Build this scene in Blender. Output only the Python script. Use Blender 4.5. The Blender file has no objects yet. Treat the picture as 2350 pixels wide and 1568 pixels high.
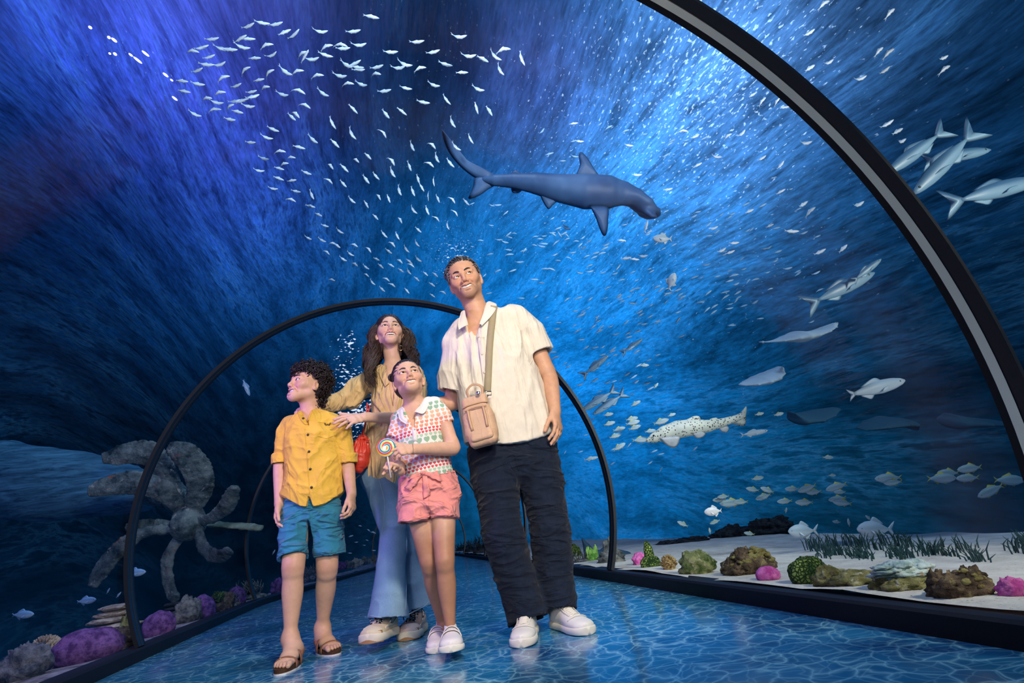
import bpy, bmesh, math, random
import numpy as np
from mathutils import Vector, Matrix, Euler
from mathutils.bvhtree import BVHTree
R = math.radians
rng = np.random.default_rng(7)
random.seed(7)
scn = bpy.context.scene
col = scn.collection

# ------------------------------------------------------------------ camera
W_, H_ = 2350, 1568
FPX, YAW, PITCH, ROLL, CH = 1224.88, 0.2524, 0.334, -0.1357, 0.428
_f = np.array([math.sin(YAW)*math.cos(PITCH), math.cos(YAW)*math.cos(PITCH), math.sin(PITCH)])
_r0 = np.array([math.cos(YAW), -math.sin(YAW), 0.0]); _u0 = np.cross(_r0, _f)
_c, _s = math.cos(ROLL), math.sin(ROLL)
CR, CU, CF = _c*_r0 + _s*_u0, -_s*_r0 + _c*_u0, _f
CAMP = np.array([0.0, 0.0, CH])
cam = bpy.data.cameras.new('camera'); cam.sensor_width = 36; cam.sensor_fit = 'HORIZONTAL'
cam.lens = FPX/W_*36; cam.clip_start = .02; cam.clip_end = 400
camo = bpy.data.objects.new('camera', cam); col.objects.link(camo)
M = Matrix.Identity(4)
for i in range(3):
    M[i][0], M[i][1], M[i][2], M[i][3] = CR[i], CU[i], -CF[i], CAMP[i]
camo.matrix_world = M
scn.camera = camo

def ray(px, py):
    return CF + (px-W_/2)/FPX*CR - (py-H_/2)/FPX*CU
def at(px, py, Y=None, z=None):
    """the point seen at a pixel, at distance Y down the tunnel or at height z"""
    d = ray(px, py)
    t = Y/d[1] if Y is not None else (z-CH)/d[2]
    return CAMP + d*t

scn.view_settings.view_transform = 'Standard'; scn.view_settings.look = 'None'
scn.view_settings.exposure = 0.0; scn.view_settings.gamma = 1.0
scn.view_settings.use_curve_mapping = False
cy = scn.cycles
cy.max_bounces = 8; cy.diffuse_bounces = 2; cy.glossy_bounces = 2; cy.transparent_max_bounces = 12; cy.transmission_bounces = 4
cy.caustics_reflective = False; cy.caustics_refractive = False; cy.sample_clamp_indirect = 3

# ------------------------------------------------------------------ node helper
class NT:
    def __init__(s, tree): s.t = tree; s.n = tree.nodes; s.l = tree.links
    def new(s, typ, **kw):
        x = s.n.new(typ)
        for k, v in kw.items():
            if k.startswith('i_'):
                k = k[2:]; k = int(k) if k.isdigit() else k.replace('_', ' ')
                s.set(x, k, v)
            else: setattr(x, k, v)
        return x
    def set(s, x, k, v):
        if isinstance(v, bpy.types.NodeSocket): s.l.new(v, x.inputs[k])
        else:
            if isinstance(v, (tuple, list)) and len(v) == 3 and x.inputs[k].type == 'RGBA': v = (*v, 1)
            x.inputs[k].default_value = v
    def m(s, op, a, b=None, c=None, clamp=False):
        x = s.new('ShaderNodeMath', operation=op, use_clamp=clamp); s.set(x, 0, a)
        if b is not None: s.set(x, 1, b)
        if c is not None: s.set(x, 2, c)
        return x.outputs[0]
    def v(s, op, a, b=None):
        x = s.new('ShaderNodeVectorMath', operation=op); s.set(x, 0, a)
        if b is not None: s.set(x, 3 if op == 'SCALE' else 1, b)
        return x.outputs['Value'] if op in ('DOT_PRODUCT', 'LENGTH', 'DISTANCE') else x.outputs[0]
    def mix(s, fac, a, b, mode='MIX'):
        x = s.new('ShaderNodeMix', data_type='RGBA', blend_type=mode)
        s.set(x, 0, fac); s.set(x, 6, a); s.set(x, 7, b); return x.outputs[2]
    def noise(s, vec, scale, detail=3, rough=.5, dist=0., out='Fac', typ=None):
        x = s.new('ShaderNodeTexNoise', i_Scale=scale, i_Detail=detail, i_Roughness=rough, i_Distortion=dist)
        if typ: x.noise_type = typ
        if vec is not None: s.l.new(vec, x.inputs['Vector'])
        return x.outputs[out]
    def ramp(s, fac, pts, interp='LINEAR'):
        x = s.new('ShaderNodeValToRGB'); x.color_ramp.interpolation = interp
        e = x.color_ramp.elements
        while len(e) < len(pts): e.new(.5)
        for k, (p, c) in enumerate(pts):
            e[k].position = p; e[k].color = (*c, 1) if isinstance(c, (tuple, list)) else (c, c, c, 1)
        s.set(x, 0, fac); return x.outputs[0]
    def mapr(s, v, a, b, c=0., d=1.):
        x = s.new('ShaderNodeMapRange', i_0=v, i_1=a, i_2=b, i_3=c, i_4=d); return x.outputs[0]
    def sep(s, v): 
        x = s.new('ShaderNodeSeparateXYZ', i_0=v); return x.outputs
    def comb(s, a, b, c): return s.new('ShaderNodeCombineXYZ', i_0=a, i_1=b, i_2=c).outputs[0]

# ------------------------------------------------------------------ water all round: the world
def lob(px, py):
    d = ray(px, py); return tuple(d/np.linalg.norm(d))
w = bpy.data.worlds.new('water'); scn.world = w; w.use_nodes = True
T = NT(w.node_tree); T.n.clear()
D = T.new('ShaderNodeTexCoord').outputs['Generated']
# (px, py, sharpness, colour) soft pools of light and dark in the water
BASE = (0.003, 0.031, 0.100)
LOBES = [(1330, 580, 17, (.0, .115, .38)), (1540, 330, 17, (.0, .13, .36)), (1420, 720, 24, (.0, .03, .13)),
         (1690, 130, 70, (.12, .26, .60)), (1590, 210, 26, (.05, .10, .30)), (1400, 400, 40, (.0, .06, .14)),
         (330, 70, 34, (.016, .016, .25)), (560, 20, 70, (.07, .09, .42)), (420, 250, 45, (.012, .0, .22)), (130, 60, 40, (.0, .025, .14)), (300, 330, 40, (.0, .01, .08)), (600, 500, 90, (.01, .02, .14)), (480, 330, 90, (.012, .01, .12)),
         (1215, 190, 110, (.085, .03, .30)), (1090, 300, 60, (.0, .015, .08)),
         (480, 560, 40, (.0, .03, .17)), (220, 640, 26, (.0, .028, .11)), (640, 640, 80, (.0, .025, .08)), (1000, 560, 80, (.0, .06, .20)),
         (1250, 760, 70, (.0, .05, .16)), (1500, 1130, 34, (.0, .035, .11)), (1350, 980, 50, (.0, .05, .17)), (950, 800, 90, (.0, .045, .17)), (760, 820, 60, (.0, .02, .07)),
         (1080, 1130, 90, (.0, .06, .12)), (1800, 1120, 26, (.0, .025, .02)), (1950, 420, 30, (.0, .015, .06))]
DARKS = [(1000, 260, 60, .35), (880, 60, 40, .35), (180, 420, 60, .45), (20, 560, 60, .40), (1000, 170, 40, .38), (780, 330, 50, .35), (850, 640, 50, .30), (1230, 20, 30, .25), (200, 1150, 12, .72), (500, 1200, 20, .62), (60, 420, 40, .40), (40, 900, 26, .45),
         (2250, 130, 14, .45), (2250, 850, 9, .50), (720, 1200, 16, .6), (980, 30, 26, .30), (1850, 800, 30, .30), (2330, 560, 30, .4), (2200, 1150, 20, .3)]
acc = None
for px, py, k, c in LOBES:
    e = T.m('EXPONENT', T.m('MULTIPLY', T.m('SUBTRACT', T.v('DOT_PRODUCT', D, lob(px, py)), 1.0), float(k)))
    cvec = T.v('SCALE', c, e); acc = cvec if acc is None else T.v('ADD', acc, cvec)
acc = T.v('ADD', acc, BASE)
dk = None
for px, py, k, a in DARKS:
    e = T.m('EXPONENT', T.m('MULTIPLY', T.m('SUBTRACT', T.v('DOT_PRODUCT', D, lob(px, py)), 1.0), float(k)))
    e = T.m('MULTIPLY_ADD', e, -a, 1.0); dk = e if dk is None else T.m('MULTIPLY', dk, e)
# ripples of light drawn out along the tunnel
def polar(px, py):
    a3 = np.array(lob(px, py)); a1 = np.cross(a3, [0, 0, 1.]); a1 /= np.linalg.norm(a1); a2 = np.cross(a1, a3)
    x, y, z = T.v('DOT_PRODUCT', D, tuple(a1)), T.v('DOT_PRODUCT', D, tuple(a3)), T.v('DOT_PRODUCT', D, tuple(a2))
    r = T.m('SQRT', T.m('ADD', T.m('MULTIPLY', x, x), T.m('MULTIPLY', z, z)))
    return x, r, T.m('DIVIDE', y, T.m('MAXIMUM', r, .03)), T.m('ARCTAN2', x, z)
xr, rad, al_r, an_r = polar(850, 1085); _, _, al_l, an_l = polar(760, 760)
lm = T.new('ShaderNodeMapRange', i_0=xr, i_1=-.15, i_2=-.50, i_3=0., i_4=1., interpolation_type='SMOOTHSTEP').outputs[0]
def lerp(a, b): return T.m('ADD', T.m('MULTIPLY', a, T.m('SUBTRACT', 1., lm)), T.m('MULTIPLY', b, lm))
along, ang = lerp(al_r, al_l), lerp(an_r, an_l)
rip = None
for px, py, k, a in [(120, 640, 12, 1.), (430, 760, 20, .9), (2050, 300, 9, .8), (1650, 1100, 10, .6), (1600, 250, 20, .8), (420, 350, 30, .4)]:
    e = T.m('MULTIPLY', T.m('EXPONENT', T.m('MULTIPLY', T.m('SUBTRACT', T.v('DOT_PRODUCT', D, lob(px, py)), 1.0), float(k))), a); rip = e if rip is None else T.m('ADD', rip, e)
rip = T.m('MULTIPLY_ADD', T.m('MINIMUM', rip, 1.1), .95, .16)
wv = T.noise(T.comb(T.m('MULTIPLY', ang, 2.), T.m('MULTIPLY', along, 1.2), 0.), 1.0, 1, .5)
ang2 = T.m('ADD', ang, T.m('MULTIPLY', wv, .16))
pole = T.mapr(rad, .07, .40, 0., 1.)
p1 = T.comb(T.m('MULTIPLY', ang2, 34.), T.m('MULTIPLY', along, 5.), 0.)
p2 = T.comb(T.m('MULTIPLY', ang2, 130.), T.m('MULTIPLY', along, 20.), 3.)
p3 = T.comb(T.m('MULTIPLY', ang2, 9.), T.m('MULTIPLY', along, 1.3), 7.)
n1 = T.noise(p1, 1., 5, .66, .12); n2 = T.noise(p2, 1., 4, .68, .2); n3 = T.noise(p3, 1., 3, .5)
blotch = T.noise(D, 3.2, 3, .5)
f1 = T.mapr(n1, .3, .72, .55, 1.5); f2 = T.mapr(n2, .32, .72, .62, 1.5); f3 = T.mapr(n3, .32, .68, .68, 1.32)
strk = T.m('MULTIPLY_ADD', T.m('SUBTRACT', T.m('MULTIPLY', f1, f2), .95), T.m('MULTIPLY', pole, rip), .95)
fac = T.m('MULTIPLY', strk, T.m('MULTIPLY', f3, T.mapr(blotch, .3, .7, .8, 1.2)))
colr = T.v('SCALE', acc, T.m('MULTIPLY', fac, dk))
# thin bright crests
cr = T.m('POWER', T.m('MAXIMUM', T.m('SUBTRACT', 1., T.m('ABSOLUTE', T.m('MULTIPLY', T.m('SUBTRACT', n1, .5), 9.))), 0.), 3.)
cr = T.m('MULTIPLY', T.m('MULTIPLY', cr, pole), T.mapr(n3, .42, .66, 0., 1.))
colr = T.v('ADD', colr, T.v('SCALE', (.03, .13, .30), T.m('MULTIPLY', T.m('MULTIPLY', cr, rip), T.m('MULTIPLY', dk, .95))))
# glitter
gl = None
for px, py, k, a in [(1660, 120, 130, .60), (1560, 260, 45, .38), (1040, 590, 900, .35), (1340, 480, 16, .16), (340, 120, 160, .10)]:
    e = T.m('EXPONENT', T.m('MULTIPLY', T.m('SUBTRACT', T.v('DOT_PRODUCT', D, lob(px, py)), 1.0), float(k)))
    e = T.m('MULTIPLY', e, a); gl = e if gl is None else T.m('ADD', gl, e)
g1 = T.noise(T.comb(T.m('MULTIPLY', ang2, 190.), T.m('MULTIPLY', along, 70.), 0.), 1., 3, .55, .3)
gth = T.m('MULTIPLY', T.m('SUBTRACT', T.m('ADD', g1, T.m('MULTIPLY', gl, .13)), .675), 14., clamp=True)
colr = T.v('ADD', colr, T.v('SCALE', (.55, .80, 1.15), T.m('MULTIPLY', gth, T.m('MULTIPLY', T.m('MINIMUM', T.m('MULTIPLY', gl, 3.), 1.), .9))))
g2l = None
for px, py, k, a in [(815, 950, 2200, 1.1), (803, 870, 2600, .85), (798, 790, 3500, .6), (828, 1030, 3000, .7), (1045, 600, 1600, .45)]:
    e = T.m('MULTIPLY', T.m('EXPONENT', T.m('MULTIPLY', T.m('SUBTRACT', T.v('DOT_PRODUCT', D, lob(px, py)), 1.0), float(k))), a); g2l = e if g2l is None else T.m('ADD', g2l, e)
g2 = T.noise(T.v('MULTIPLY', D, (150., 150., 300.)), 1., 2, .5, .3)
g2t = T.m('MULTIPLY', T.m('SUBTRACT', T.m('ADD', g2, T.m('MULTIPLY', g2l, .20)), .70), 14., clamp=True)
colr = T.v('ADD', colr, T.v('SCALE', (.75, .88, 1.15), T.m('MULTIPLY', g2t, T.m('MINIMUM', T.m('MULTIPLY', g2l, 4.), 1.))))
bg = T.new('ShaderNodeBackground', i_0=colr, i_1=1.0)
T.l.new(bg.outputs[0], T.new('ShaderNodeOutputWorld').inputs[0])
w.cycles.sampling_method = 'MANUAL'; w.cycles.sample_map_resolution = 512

# ------------------------------------------------------------------ lamps
def area(name, loc, aim, size, power, colour, sy=None, spread=None):
    l = bpy.data.lights.new(name, 'AREA'); l.energy = power; l.color = colour; l.size = size
    if sy: l.shape = 'RECTANGLE'; l.size_y = sy
    if spread: l.spread = R(spread)
    o = bpy.data.objects.new(name, l); col.objects.link(o); o.location = loc
    o.rotation_euler = (Vector(aim)-Vector(loc)).to_track_quat('-Z', 'Y').to_euler(); return o
def spot(name, loc, aim, power, colour, ang, blend=.5, rad=.15):
    l = bpy.data.lights.new(name, 'SPOT'); l.energy = power; l.color = colour; l.spot_size = R(ang); l.spot_blend = blend; l.shadow_soft_size = rad
    o = bpy.data.objects.new(name, l); col.objects.link(o); o.location = loc
    o.rotation_euler = (Vector(aim)-Vector(loc)).to_track_quat('-Z', 'Y').to_euler(); return o
spot('key_lamp', (.55, .25, 1.98), (.12, 2.7, .95), 195, (1.0, .86, .70), 74, .7, .16)
spot('front_lamp', (1.05, -.9, 1.6), (.05, 2.8, 1.0), 130, (1.0, .88, .74), 46, .6, .25)
spot('fill_lamp', (-.9, -.8, 1.2), (.0, 2.8, .9), 120, (.95, .86, 1.0), 50, .7, .3)
spot('violet_lamp', (-1.35, 2.2, 1.25), (.3, 3.0, 1.0), 52, (.45, .22, 1.0), 95, .6, .15)
spot('tank_fill_right', (2.7, -.3, 2.3), (2.0, 2.3, 0.), 250, (1.0, .97, .80), 52, .8, .2)  # added fill, unseen, brightens the near sand strip
spot('tank_fill_reef', (2.6, .6, 2.4), (1.85, 5.0, 0.), 250, (.92, 1.0, .95), 40, .8, .2)  # added fill out of view, lifts the reef strip along the curb
spot('tank_lamp_deep', (5.5, -1.5, 3.2), (4.2, 5.5, .6), 130, (.55, .80, 1.0), 80, .8, .3)
spot('tank_lamp_left', (-2.9, 2.6, 3.4), (-2.6, 5.4, -.2), 140, (.55, .45, 1.0), 100, .8, .3)
spot('tank_lamp_overhead', (.6, 2.5, 7.5), (.6, 6., 2.5), 700, (.55, .75, 1.0), 130, .8, .5)
spot('tank_fill_rear', (1.5, -3.0, 2.9), (.8, 5., 8.2), 2300, (.75, .88, 1.0), 78, .5, .4)  # unseen source added behind the camera to whiten the overhead school
spot('tank_fill_side', (4.2, -2.5, 1.6), (4.2, 4., 3.9), 900, (1.0, .98, .86), 62, .7, .4)  # added off-frame to brighten the fish at the upper right
spot('arch_fill', (-.5, -.3, .35), (1.45, 1.1, 1.3), 26, (1.0, 1.0, .86), 75, .7, .08)  # added near the floor to lighten the nearest arch's pale strip
spot('tank_fill_far', (2.7, .4, 2.4), (1.85, 9.6, .1), 420, (.90, .88, 1.0), 17, .8, .1)  # added narrow beam, unseen, for the far right sand row
# ------------------------------------------------------------------ objects, names, materials
def mat(name, color=(.5, .5, .5), rough=.6, spec=.4, metal=0., **kw):
    m = bpy.data.materials.new(name); m.use_nodes = True; t = NT(m.node_tree); b = t.n['Principled BSDF']
    t.set(b, 'Base Color', color); b.inputs['Roughness'].default_value = rough
    b.inputs['Specular IOR Level'].default_value = spec; b.inputs['Metallic'].default_value = metal
    for k, v in kw.items(): t.set(b, k.replace('_', ' '), v)
    return m, t, b
def simple(name, color, rough=.6, spec=.4, metal=0., bump=0., bscale=200., var=0., vscale=8., **kw):
    m, t, b = mat(name, color, rough, spec, metal, **kw)
    P = t.new('ShaderNodeTexCoord').outputs['Object']
    if bump:
        n = t.noise(P, bscale, 4, .6); bm_ = t.new('ShaderNodeBump', i_Strength=bump, i_Distance=.01, i_Height=n)
        t.l.new(bm_.outputs[0], b.inputs['Normal'])
    if var:
        n = t.noise(P, vscale, 4, .6); c = t.mix(t.mapr(n, .3, .7), tuple(x*(1-var) for x in color), tuple(min(1, x*(1+var)) for x in color))
        t.l.new(c, b.inputs['Base Color'])
    return m
def attr_mat(name, rough=.55, spec=.35, bump=.1, bscale=300., **kw):
    m, t, b = mat(name, (1, 1, 1), rough, spec, **kw)
    a = t.new('ShaderNodeAttribute', attribute_name='tint'); 
    P = t.new('ShaderNodeTexCoord').outputs['Object']; n = t.noise(P, 40., 3, .6)
    t.l.new(t.mix(1., a.outputs['Color'], t.mapr(n, .3, .7, .92, 1.06), 'MULTIPLY'), b.inputs['Base Color'])
    if bump:
        n = t.noise(P, bscale, 3, .6); bm_ = t.new('ShaderNodeBump', i_Strength=bump, i_Distance=.002, i_Height=n)
        t.l.new(bm_.outputs[0], b.inputs['Normal'])
    return m
def tag(o, label=None, cat=None, group=None, kind=None):
    for k, v in (('label', label), ('category', cat), ('group', group), ('kind', kind)):
        if v: o[k] = v
    return o
def empty(name, loc=(0, 0, 0), label=None, cat=None, group=None, parent=None):
    o = bpy.data.objects.new(name, None); o.empty_display_size = .05; col.objects.link(o); o.location = loc
    if parent: o.parent = parent
    return tag(o, label, cat, group)
def obj(name, V, F, m, parent=None, smooth=True, tint=None, mi=None):
    """one mesh object; vertices in world space (parents sit unrotated, their location is taken off)"""
    me = bpy.data.meshes.new(name); V = np.asarray(V, float)
    o = bpy.data.objects.new(name, me); col.objects.link(o)
    if parent is not None:
        o.parent = parent; off = np.zeros(3); p = parent
        while p is not None: off += np.array(p.location); p = p.parent
        V = V-off
    me.from_pydata(V.tolist(), [], [list(map(int, f)) for f in F])
    for x in (m if isinstance(m, (list, tuple)) else [m]): me.materials.append(x)
    if mi is not None: me.polygons.foreach_set('material_index', np.asarray(mi, dtype=np.int32))
    if smooth: me.polygons.foreach_set('use_smooth', np.ones(len(me.polygons), dtype=bool))
    if tint is not None:
        a = me.attributes.new('tint', 'FLOAT_COLOR', 'POINT'); c = np.ones((len(V), 4), np.float32); c[:, :3] = tint
        a.data.foreach_set('color', c.ravel())
    me.update(); return o
def setorigin(o):
    """put a top-level mesh's origin at the middle of its foot"""
    me = o.data; n = len(me.vertices); co = np.empty(n*3); me.vertices.foreach_get('co', co); co = co.reshape(-1, 3)
    c = (co.min(0)+co.max(0))/2; c[2] = co[:, 2].min(); co -= c; me.vertices.foreach_set('co', co.ravel()); o.location = c; return o
class MB:
    """collects vertices and faces for one mesh"""
    def __init__(s): s.V = []; s.F = []; s.n = 0; s.mi = []
    def add(s, V, F, mi=0):
        V = np.asarray(V, float); s.V.append(V); s.F += [tuple(int(i)+s.n for i in f) for f in F]; s.mi += [mi]*len(F); s.n += len(V); return s
    def obj(s, name, m, parent=None, smooth=True, tint=None): return obj(name, np.vstack(s.V), s.F, m, parent, smooth, tint, s.mi)
    def box(s, c, h, ax=None, mi=0):
        ax = np.eye(3) if ax is None else np.asarray(ax); V = [np.asarray(c)+sum(k*hh*a for k, hh, a in zip(q, h, ax)) for q in
             ((-1,-1,-1),(1,-1,-1),(1,1,-1),(-1,1,-1),(-1,-1,1),(1,-1,1),(1,1,1),(-1,1,1))]
        return s.add(V, [(0,3,2,1),(4,5,6,7),(0,1,5,4),(1,2,6,5),(2,3,7,6),(3,0,4,7)], mi)
    def tube(s, P, r, n=8, flat=None, up=None, caps=True, mi=0):
        """tube along points P; r scalar or list; flat=(a,b) scales the section; up: section's first axis"""
        P = np.asarray(P, float); m = len(P); r = np.ones(m)*r if np.isscalar(r) else np.asarray(r, float)
        T_ = np.gradient(P, axis=0); T_ /= np.linalg.norm(T_, axis=1)[:, None]+1e-12
        a = np.array([0, 0, 1.]) if up is None else np.asarray(up, float); V = []
        if up is None and abs(T_[0]@a) > .9: a = np.array([1., 0, 0])
        for i in range(m):
            if up is not None and np.ndim(up) == 2: a = np.asarray(up[i], float)
            a = a-T_[i]*(a@T_[i]); a /= np.linalg.norm(a)+1e-12; b = np.cross(T_[i], a)
            fa, fb = flat or (1, 1)
            for k in range(n):
                t = 2*math.pi*k/n; V.append(P[i]+r[i]*(fa*math.cos(t)*a+fb*math.sin(t)*b))
        F = [(i*n+k, i*n+(k+1) % n, (i+1)*n+(k+1) % n, (i+1)*n+k) for i in range(m-1) for k in range(n)]
        if caps: F += [tuple(range(n))[::-1], tuple(range((m-1)*n, m*n))]
        return s.add(V, F, mi)
    def sphere(s, c, r, ax=None, nu=14, nv=8, mi=0):
        ax = np.eye(3) if ax is None else np.asarray(ax); r = np.ones(3)*r; V = []
        for j in range(nv+1):
            p = math.pi*j/nv
            for i in range(nu):
                t = 2*math.pi*i/nu; V.append(np.asarray(c)+r[0]*math.sin(p)*math.cos(t)*ax[0]+r[1]*math.sin(p)*math.sin(t)*ax[1]+r[2]*math.cos(p)*ax[2])
        return s.add(V, [(j*nu+i, (j+1)*nu+i, (j+1)*nu+(i+1) % nu, j*nu+(i+1) % nu) for j in range(nv) for i in range(nu)], mi)
def spline(P, n):
    P = np.asarray(P, float); m = len(P); Q = np.vstack([2*P[0]-P[1], P, 2*P[-1]-P[-2]]); out = []
    for t in np.linspace(0, m-1-1e-9, n):
        i = int(t); u = t-i; a, b, c, d = Q[i:i+4]
        out.append(.5*(2*b+(c-a)*u+(2*a-5*b+4*c-d)*u*u+(3*b-a-3*c+d)*u**3))
    return np.array(out)
def unit(v): v = np.asarray(v, float); return v/(np.linalg.norm(v)+1e-12)

def vnoise(P, seed=0):
    """smooth noise in -1..1 for many points"""
    P = np.asarray(P, float)+seed*17.31; I = np.floor(P).astype(np.int64); f = P-I; u = f*f*(3-2*f); out = 0
    for dx in (0, 1):
        for dy in (0, 1):
            for dz in (0, 1):
                h = ((I[:, 0]+dx)*73856093) ^ ((I[:, 1]+dy)*19349663) ^ ((I[:, 2]+dz)*83492791); h = (h*2654435761) & 0xffffffff
                h = ((h >> 13) ^ h)*1274126177 & 0xffffffff
                val = h/0xffffffff*2-1
                out = out+val*(u[:, 0] if dx else 1-u[:, 0])*(u[:, 1] if dy else 1-u[:, 1])*(u[:, 2] if dz else 1-u[:, 2])
    return out
def fbm(P, seed=0, o=3):
    P = np.asarray(P, float); s = 0; a = 1
    for k in range(o): s = s+a*vnoise(P*2**k, seed+k); a *= .5
    return s/1.6

# ------------------------------------------------------------------ solid modelling by distance fields
class Sdf:
    def __init__(s): s.ops = []
    def _p(s, fn, lo, hi, k, mode): s.ops.append((fn, np.asarray(lo, float), np.asarray(hi, float), k, mode)); return s
    def cone(s, a, b, ra, rb, k=.01, mode='u'):
        a = np.asarray(a, float); b = np.asarray(b, float); ba = b-a; L = ba@ba+1e-12
        def fn(X, Y, Z):
            t = np.clip(((X-a[0])*ba[0]+(Y-a[1])*ba[1]+(Z-a[2])*ba[2])/L, 0, 1)
            return np.sqrt((X-a[0]-t*ba[0])**2+(Y-a[1]-t*ba[1])**2+(Z-a[2]-t*ba[2])**2)-(ra+(rb-ra)*t)
        r = max(ra, rb); return s._p(fn, np.minimum(a, b)-r, np.maximum(a, b)+r, k, mode)
    def chain(s, P, r, k=.01, n=16, mode='u'):
        """a limb: tapering tube through points, without swellings at the joints"""
        Q = spline([[*p, a] for p, a in zip(P, r)], n); C, rr = Q[:, :3], Q[:, 3]
        def fn(X, Y, Z):
            out = None
            for i in range(n-1):
                a = C[i]; ba = C[i+1]-a; L = ba@ba+1e-12; t = np.clip(((X-a[0])*ba[0]+(Y-a[1])*ba[1]+(Z-a[2])*ba[2])/L, 0, 1)
                e = np.sqrt((X-a[0]-t*ba[0])**2+(Y-a[1]-t*ba[1])**2+(Z-a[2]-t*ba[2])**2)-(rr[i]+(rr[i+1]-rr[i])*t); out = e if out is None else np.minimum(out, e)
            return out
        r_ = rr.max(); return s._p(fn, C.min(0)-r_, C.max(0)+r_, k, mode)
    def ball(s, c, r, ax=None, k=.01, mode='u'):
        c = np.asarray(c, float); r = np.ones(3)*r; ax = np.eye(3) if ax is None else np.asarray(ax)
        def fn(X, Y, Z):
            q = [((X-c[0])*ax[i][0]+(Y-c[1])*ax[i][1]+(Z-c[2])*ax[i][2]) for i in range(3)]
            k0 = np.sqrt(sum((q[i]/r[i])**2 for i in range(3))); k1 = np.sqrt(sum((q[i]/r[i]**2)**2 for i in range(3)))+1e-9
            return k0*(k0-1)/k1
        e = np.sqrt(((ax*r[:, None])**2).sum(0)); return s._p(fn, c-e, c+e, k, mode)
    def loft(s, st, k=.01, mode='u', flat=''):
        """st: list of (centre, half width, half depth, width axis)"""
        C = [np.asarray(x[0], float) for x in st]; w = [x[1] for x in st]; d = [x[2] for x in st]
        A = [unit(x[3]) for x in st]
        def fn(X, Y, Z):
            out = None
            for i in range(len(C)-1):
                a = C[i]; ba = C[i+1]-a; L = ba@ba+1e-12; tl = (((X-a[0])*ba[0]+(Y-a[1])*ba[1]+(Z-a[2])*ba[2])/L)
                t = np.clip(tl, 0, 1); n = ba/math.sqrt(L)
                ws = w[i]+(w[i+1]-w[i])*t; ds = d[i]+(d[i+1]-d[i])*t
                ua = unit(A[i]+A[i+1]); ua = unit(ua-n*(ua@n)); ub = np.cross(n, ua)
                x = X-a[0]-t*ba[0]; y = Y-a[1]-t*ba[1]; z = Z-a[2]-t*ba[2]
                u = x*ua[0]+y*ua[1]+z*ua[2]; v = x*ub[0]+y*ub[1]+z*ub[2]; h = x*n[0]+y*n[1]+z*n[2]
                mn = np.minimum(ws, ds); e = (np.sqrt((u/ws)**2+(v/ds)**2+(h/mn)**2)-1)*mn
                out = e if out is None else np.minimum(out, e)-np.maximum(0, .006-np.abs(out-e))**2*41.
            if 'a' in flat: n = unit(C[0]-C[1]); out = np.maximum(out, (X-C[0][0])*n[0]+(Y-C[0][1])*n[1]+(Z-C[0][2])*n[2])
            if 'b' in flat: n = unit(C[-1]-C[-2]); out = np.maximum(out, (X-C[-1][0])*n[0]+(Y-C[-1][1])*n[1]+(Z-C[-1][2])*n[2])
            return out
        r = max(max(w), max(d)); C_ = np.array(C); return s._p(fn, C_.min(0)-r, C_.max(0)+r, k, mode)
    def rbox(s, c, h, ax, r=.01, k=.006, mode='u'):
        c = np.asarray(c, float); h = np.asarray(h, float); ax = np.asarray(ax)
        def fn(X, Y, Z):
            q = [np.abs((X-c[0])*ax[i][0]+(Y-c[1])*ax[i][1]+(Z-c[2])*ax[i][2])-h[i]+r for i in range(3)]
            return np.sqrt(sum(np.maximum(a, 0)**2 for a in q))+np.minimum(np.maximum(np.maximum(q[0], q[1]), q[2]), 0)-r
        e = np.abs(ax*h[:, None]).sum(0); return s._p(fn, c-e, c+e, k, mode)
    def plane(s, p, n, k=.002):
        """keep only the side the normal points away from"""
        p = np.asarray(p, float); n = unit(n)
        return s._p(lambda X, Y, Z: (X-p[0])*n[0]+(Y-p[1])*n[1]+(Z-p[2])*n[2], np.ones(3)*-1e9, np.ones(3)*1e9, k, 'i')
    def cut(s, fn, lo, hi, k=.003): return s._p(fn, lo, hi, k, 's')
    def bounds(s):
        u = [o for o in s.ops if o[4] == 'u']; return np.min([o[1] for o in u], 0), np.max([o[2] for o in u], 0)
    def field(s, lo, n, vs):
        F = np.full(n, 1., np.float32); hi = lo+vs*(np.array(n)-1)
        for fn, a, b, k, mode in s.ops:
            m = 2.5*vs+k; i0 = np.clip(np.floor((a-m-lo)/vs), 0, np.array(n)).astype(int); i1 = np.clip(np.ceil((b+m-lo)/vs)+1, 0, np.array(n)).astype(int)
            if (i1 <= i0).any(): continue
            sl = tuple(slice(x, y) for x, y in zip(i0, i1))
            g = [ (lo[i]+vs*np.arange(i0[i], i1[i])).astype(np.float32).reshape([-1 if j == i else 1 for j in range(3)]) for i in range(3)]
            d = fn(*g).astype(np.float32); f = F[sl]
            if mode == 'u': h = np.maximum(k-np.abs(f-d), 0)/k; F[sl] = np.minimum(f, d)-h*h*k*.25
            elif mode == 's': d = -d; h = np.maximum(k-np.abs(f-d), 0)/k; F[sl] = np.maximum(f, d)+h*h*k*.25
            else: h = np.maximum(k-np.abs(f-d), 0)/k; F[sl] = np.maximum(f, d)+h*h*k*.25
        return F
    def mesh(s, vs, lo=None, hi=None, clip=False):
        if lo is None: lo, hi = s.bounds(); lo = lo-3*vs; hi = hi+3*vs
        lo = np.asarray(lo, float); hi = np.asarray(hi, float)
        lo0, hi0 = lo, hi
        if clip: lo = lo-2*vs; hi = hi+2*vs
        lo = np.floor(lo/vs)*vs; n = tuple(np.ceil((hi-lo)/vs).astype(int)+1)
        V, F = nets(s.field(lo, n, vs), lo, vs)
        return V, F
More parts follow.
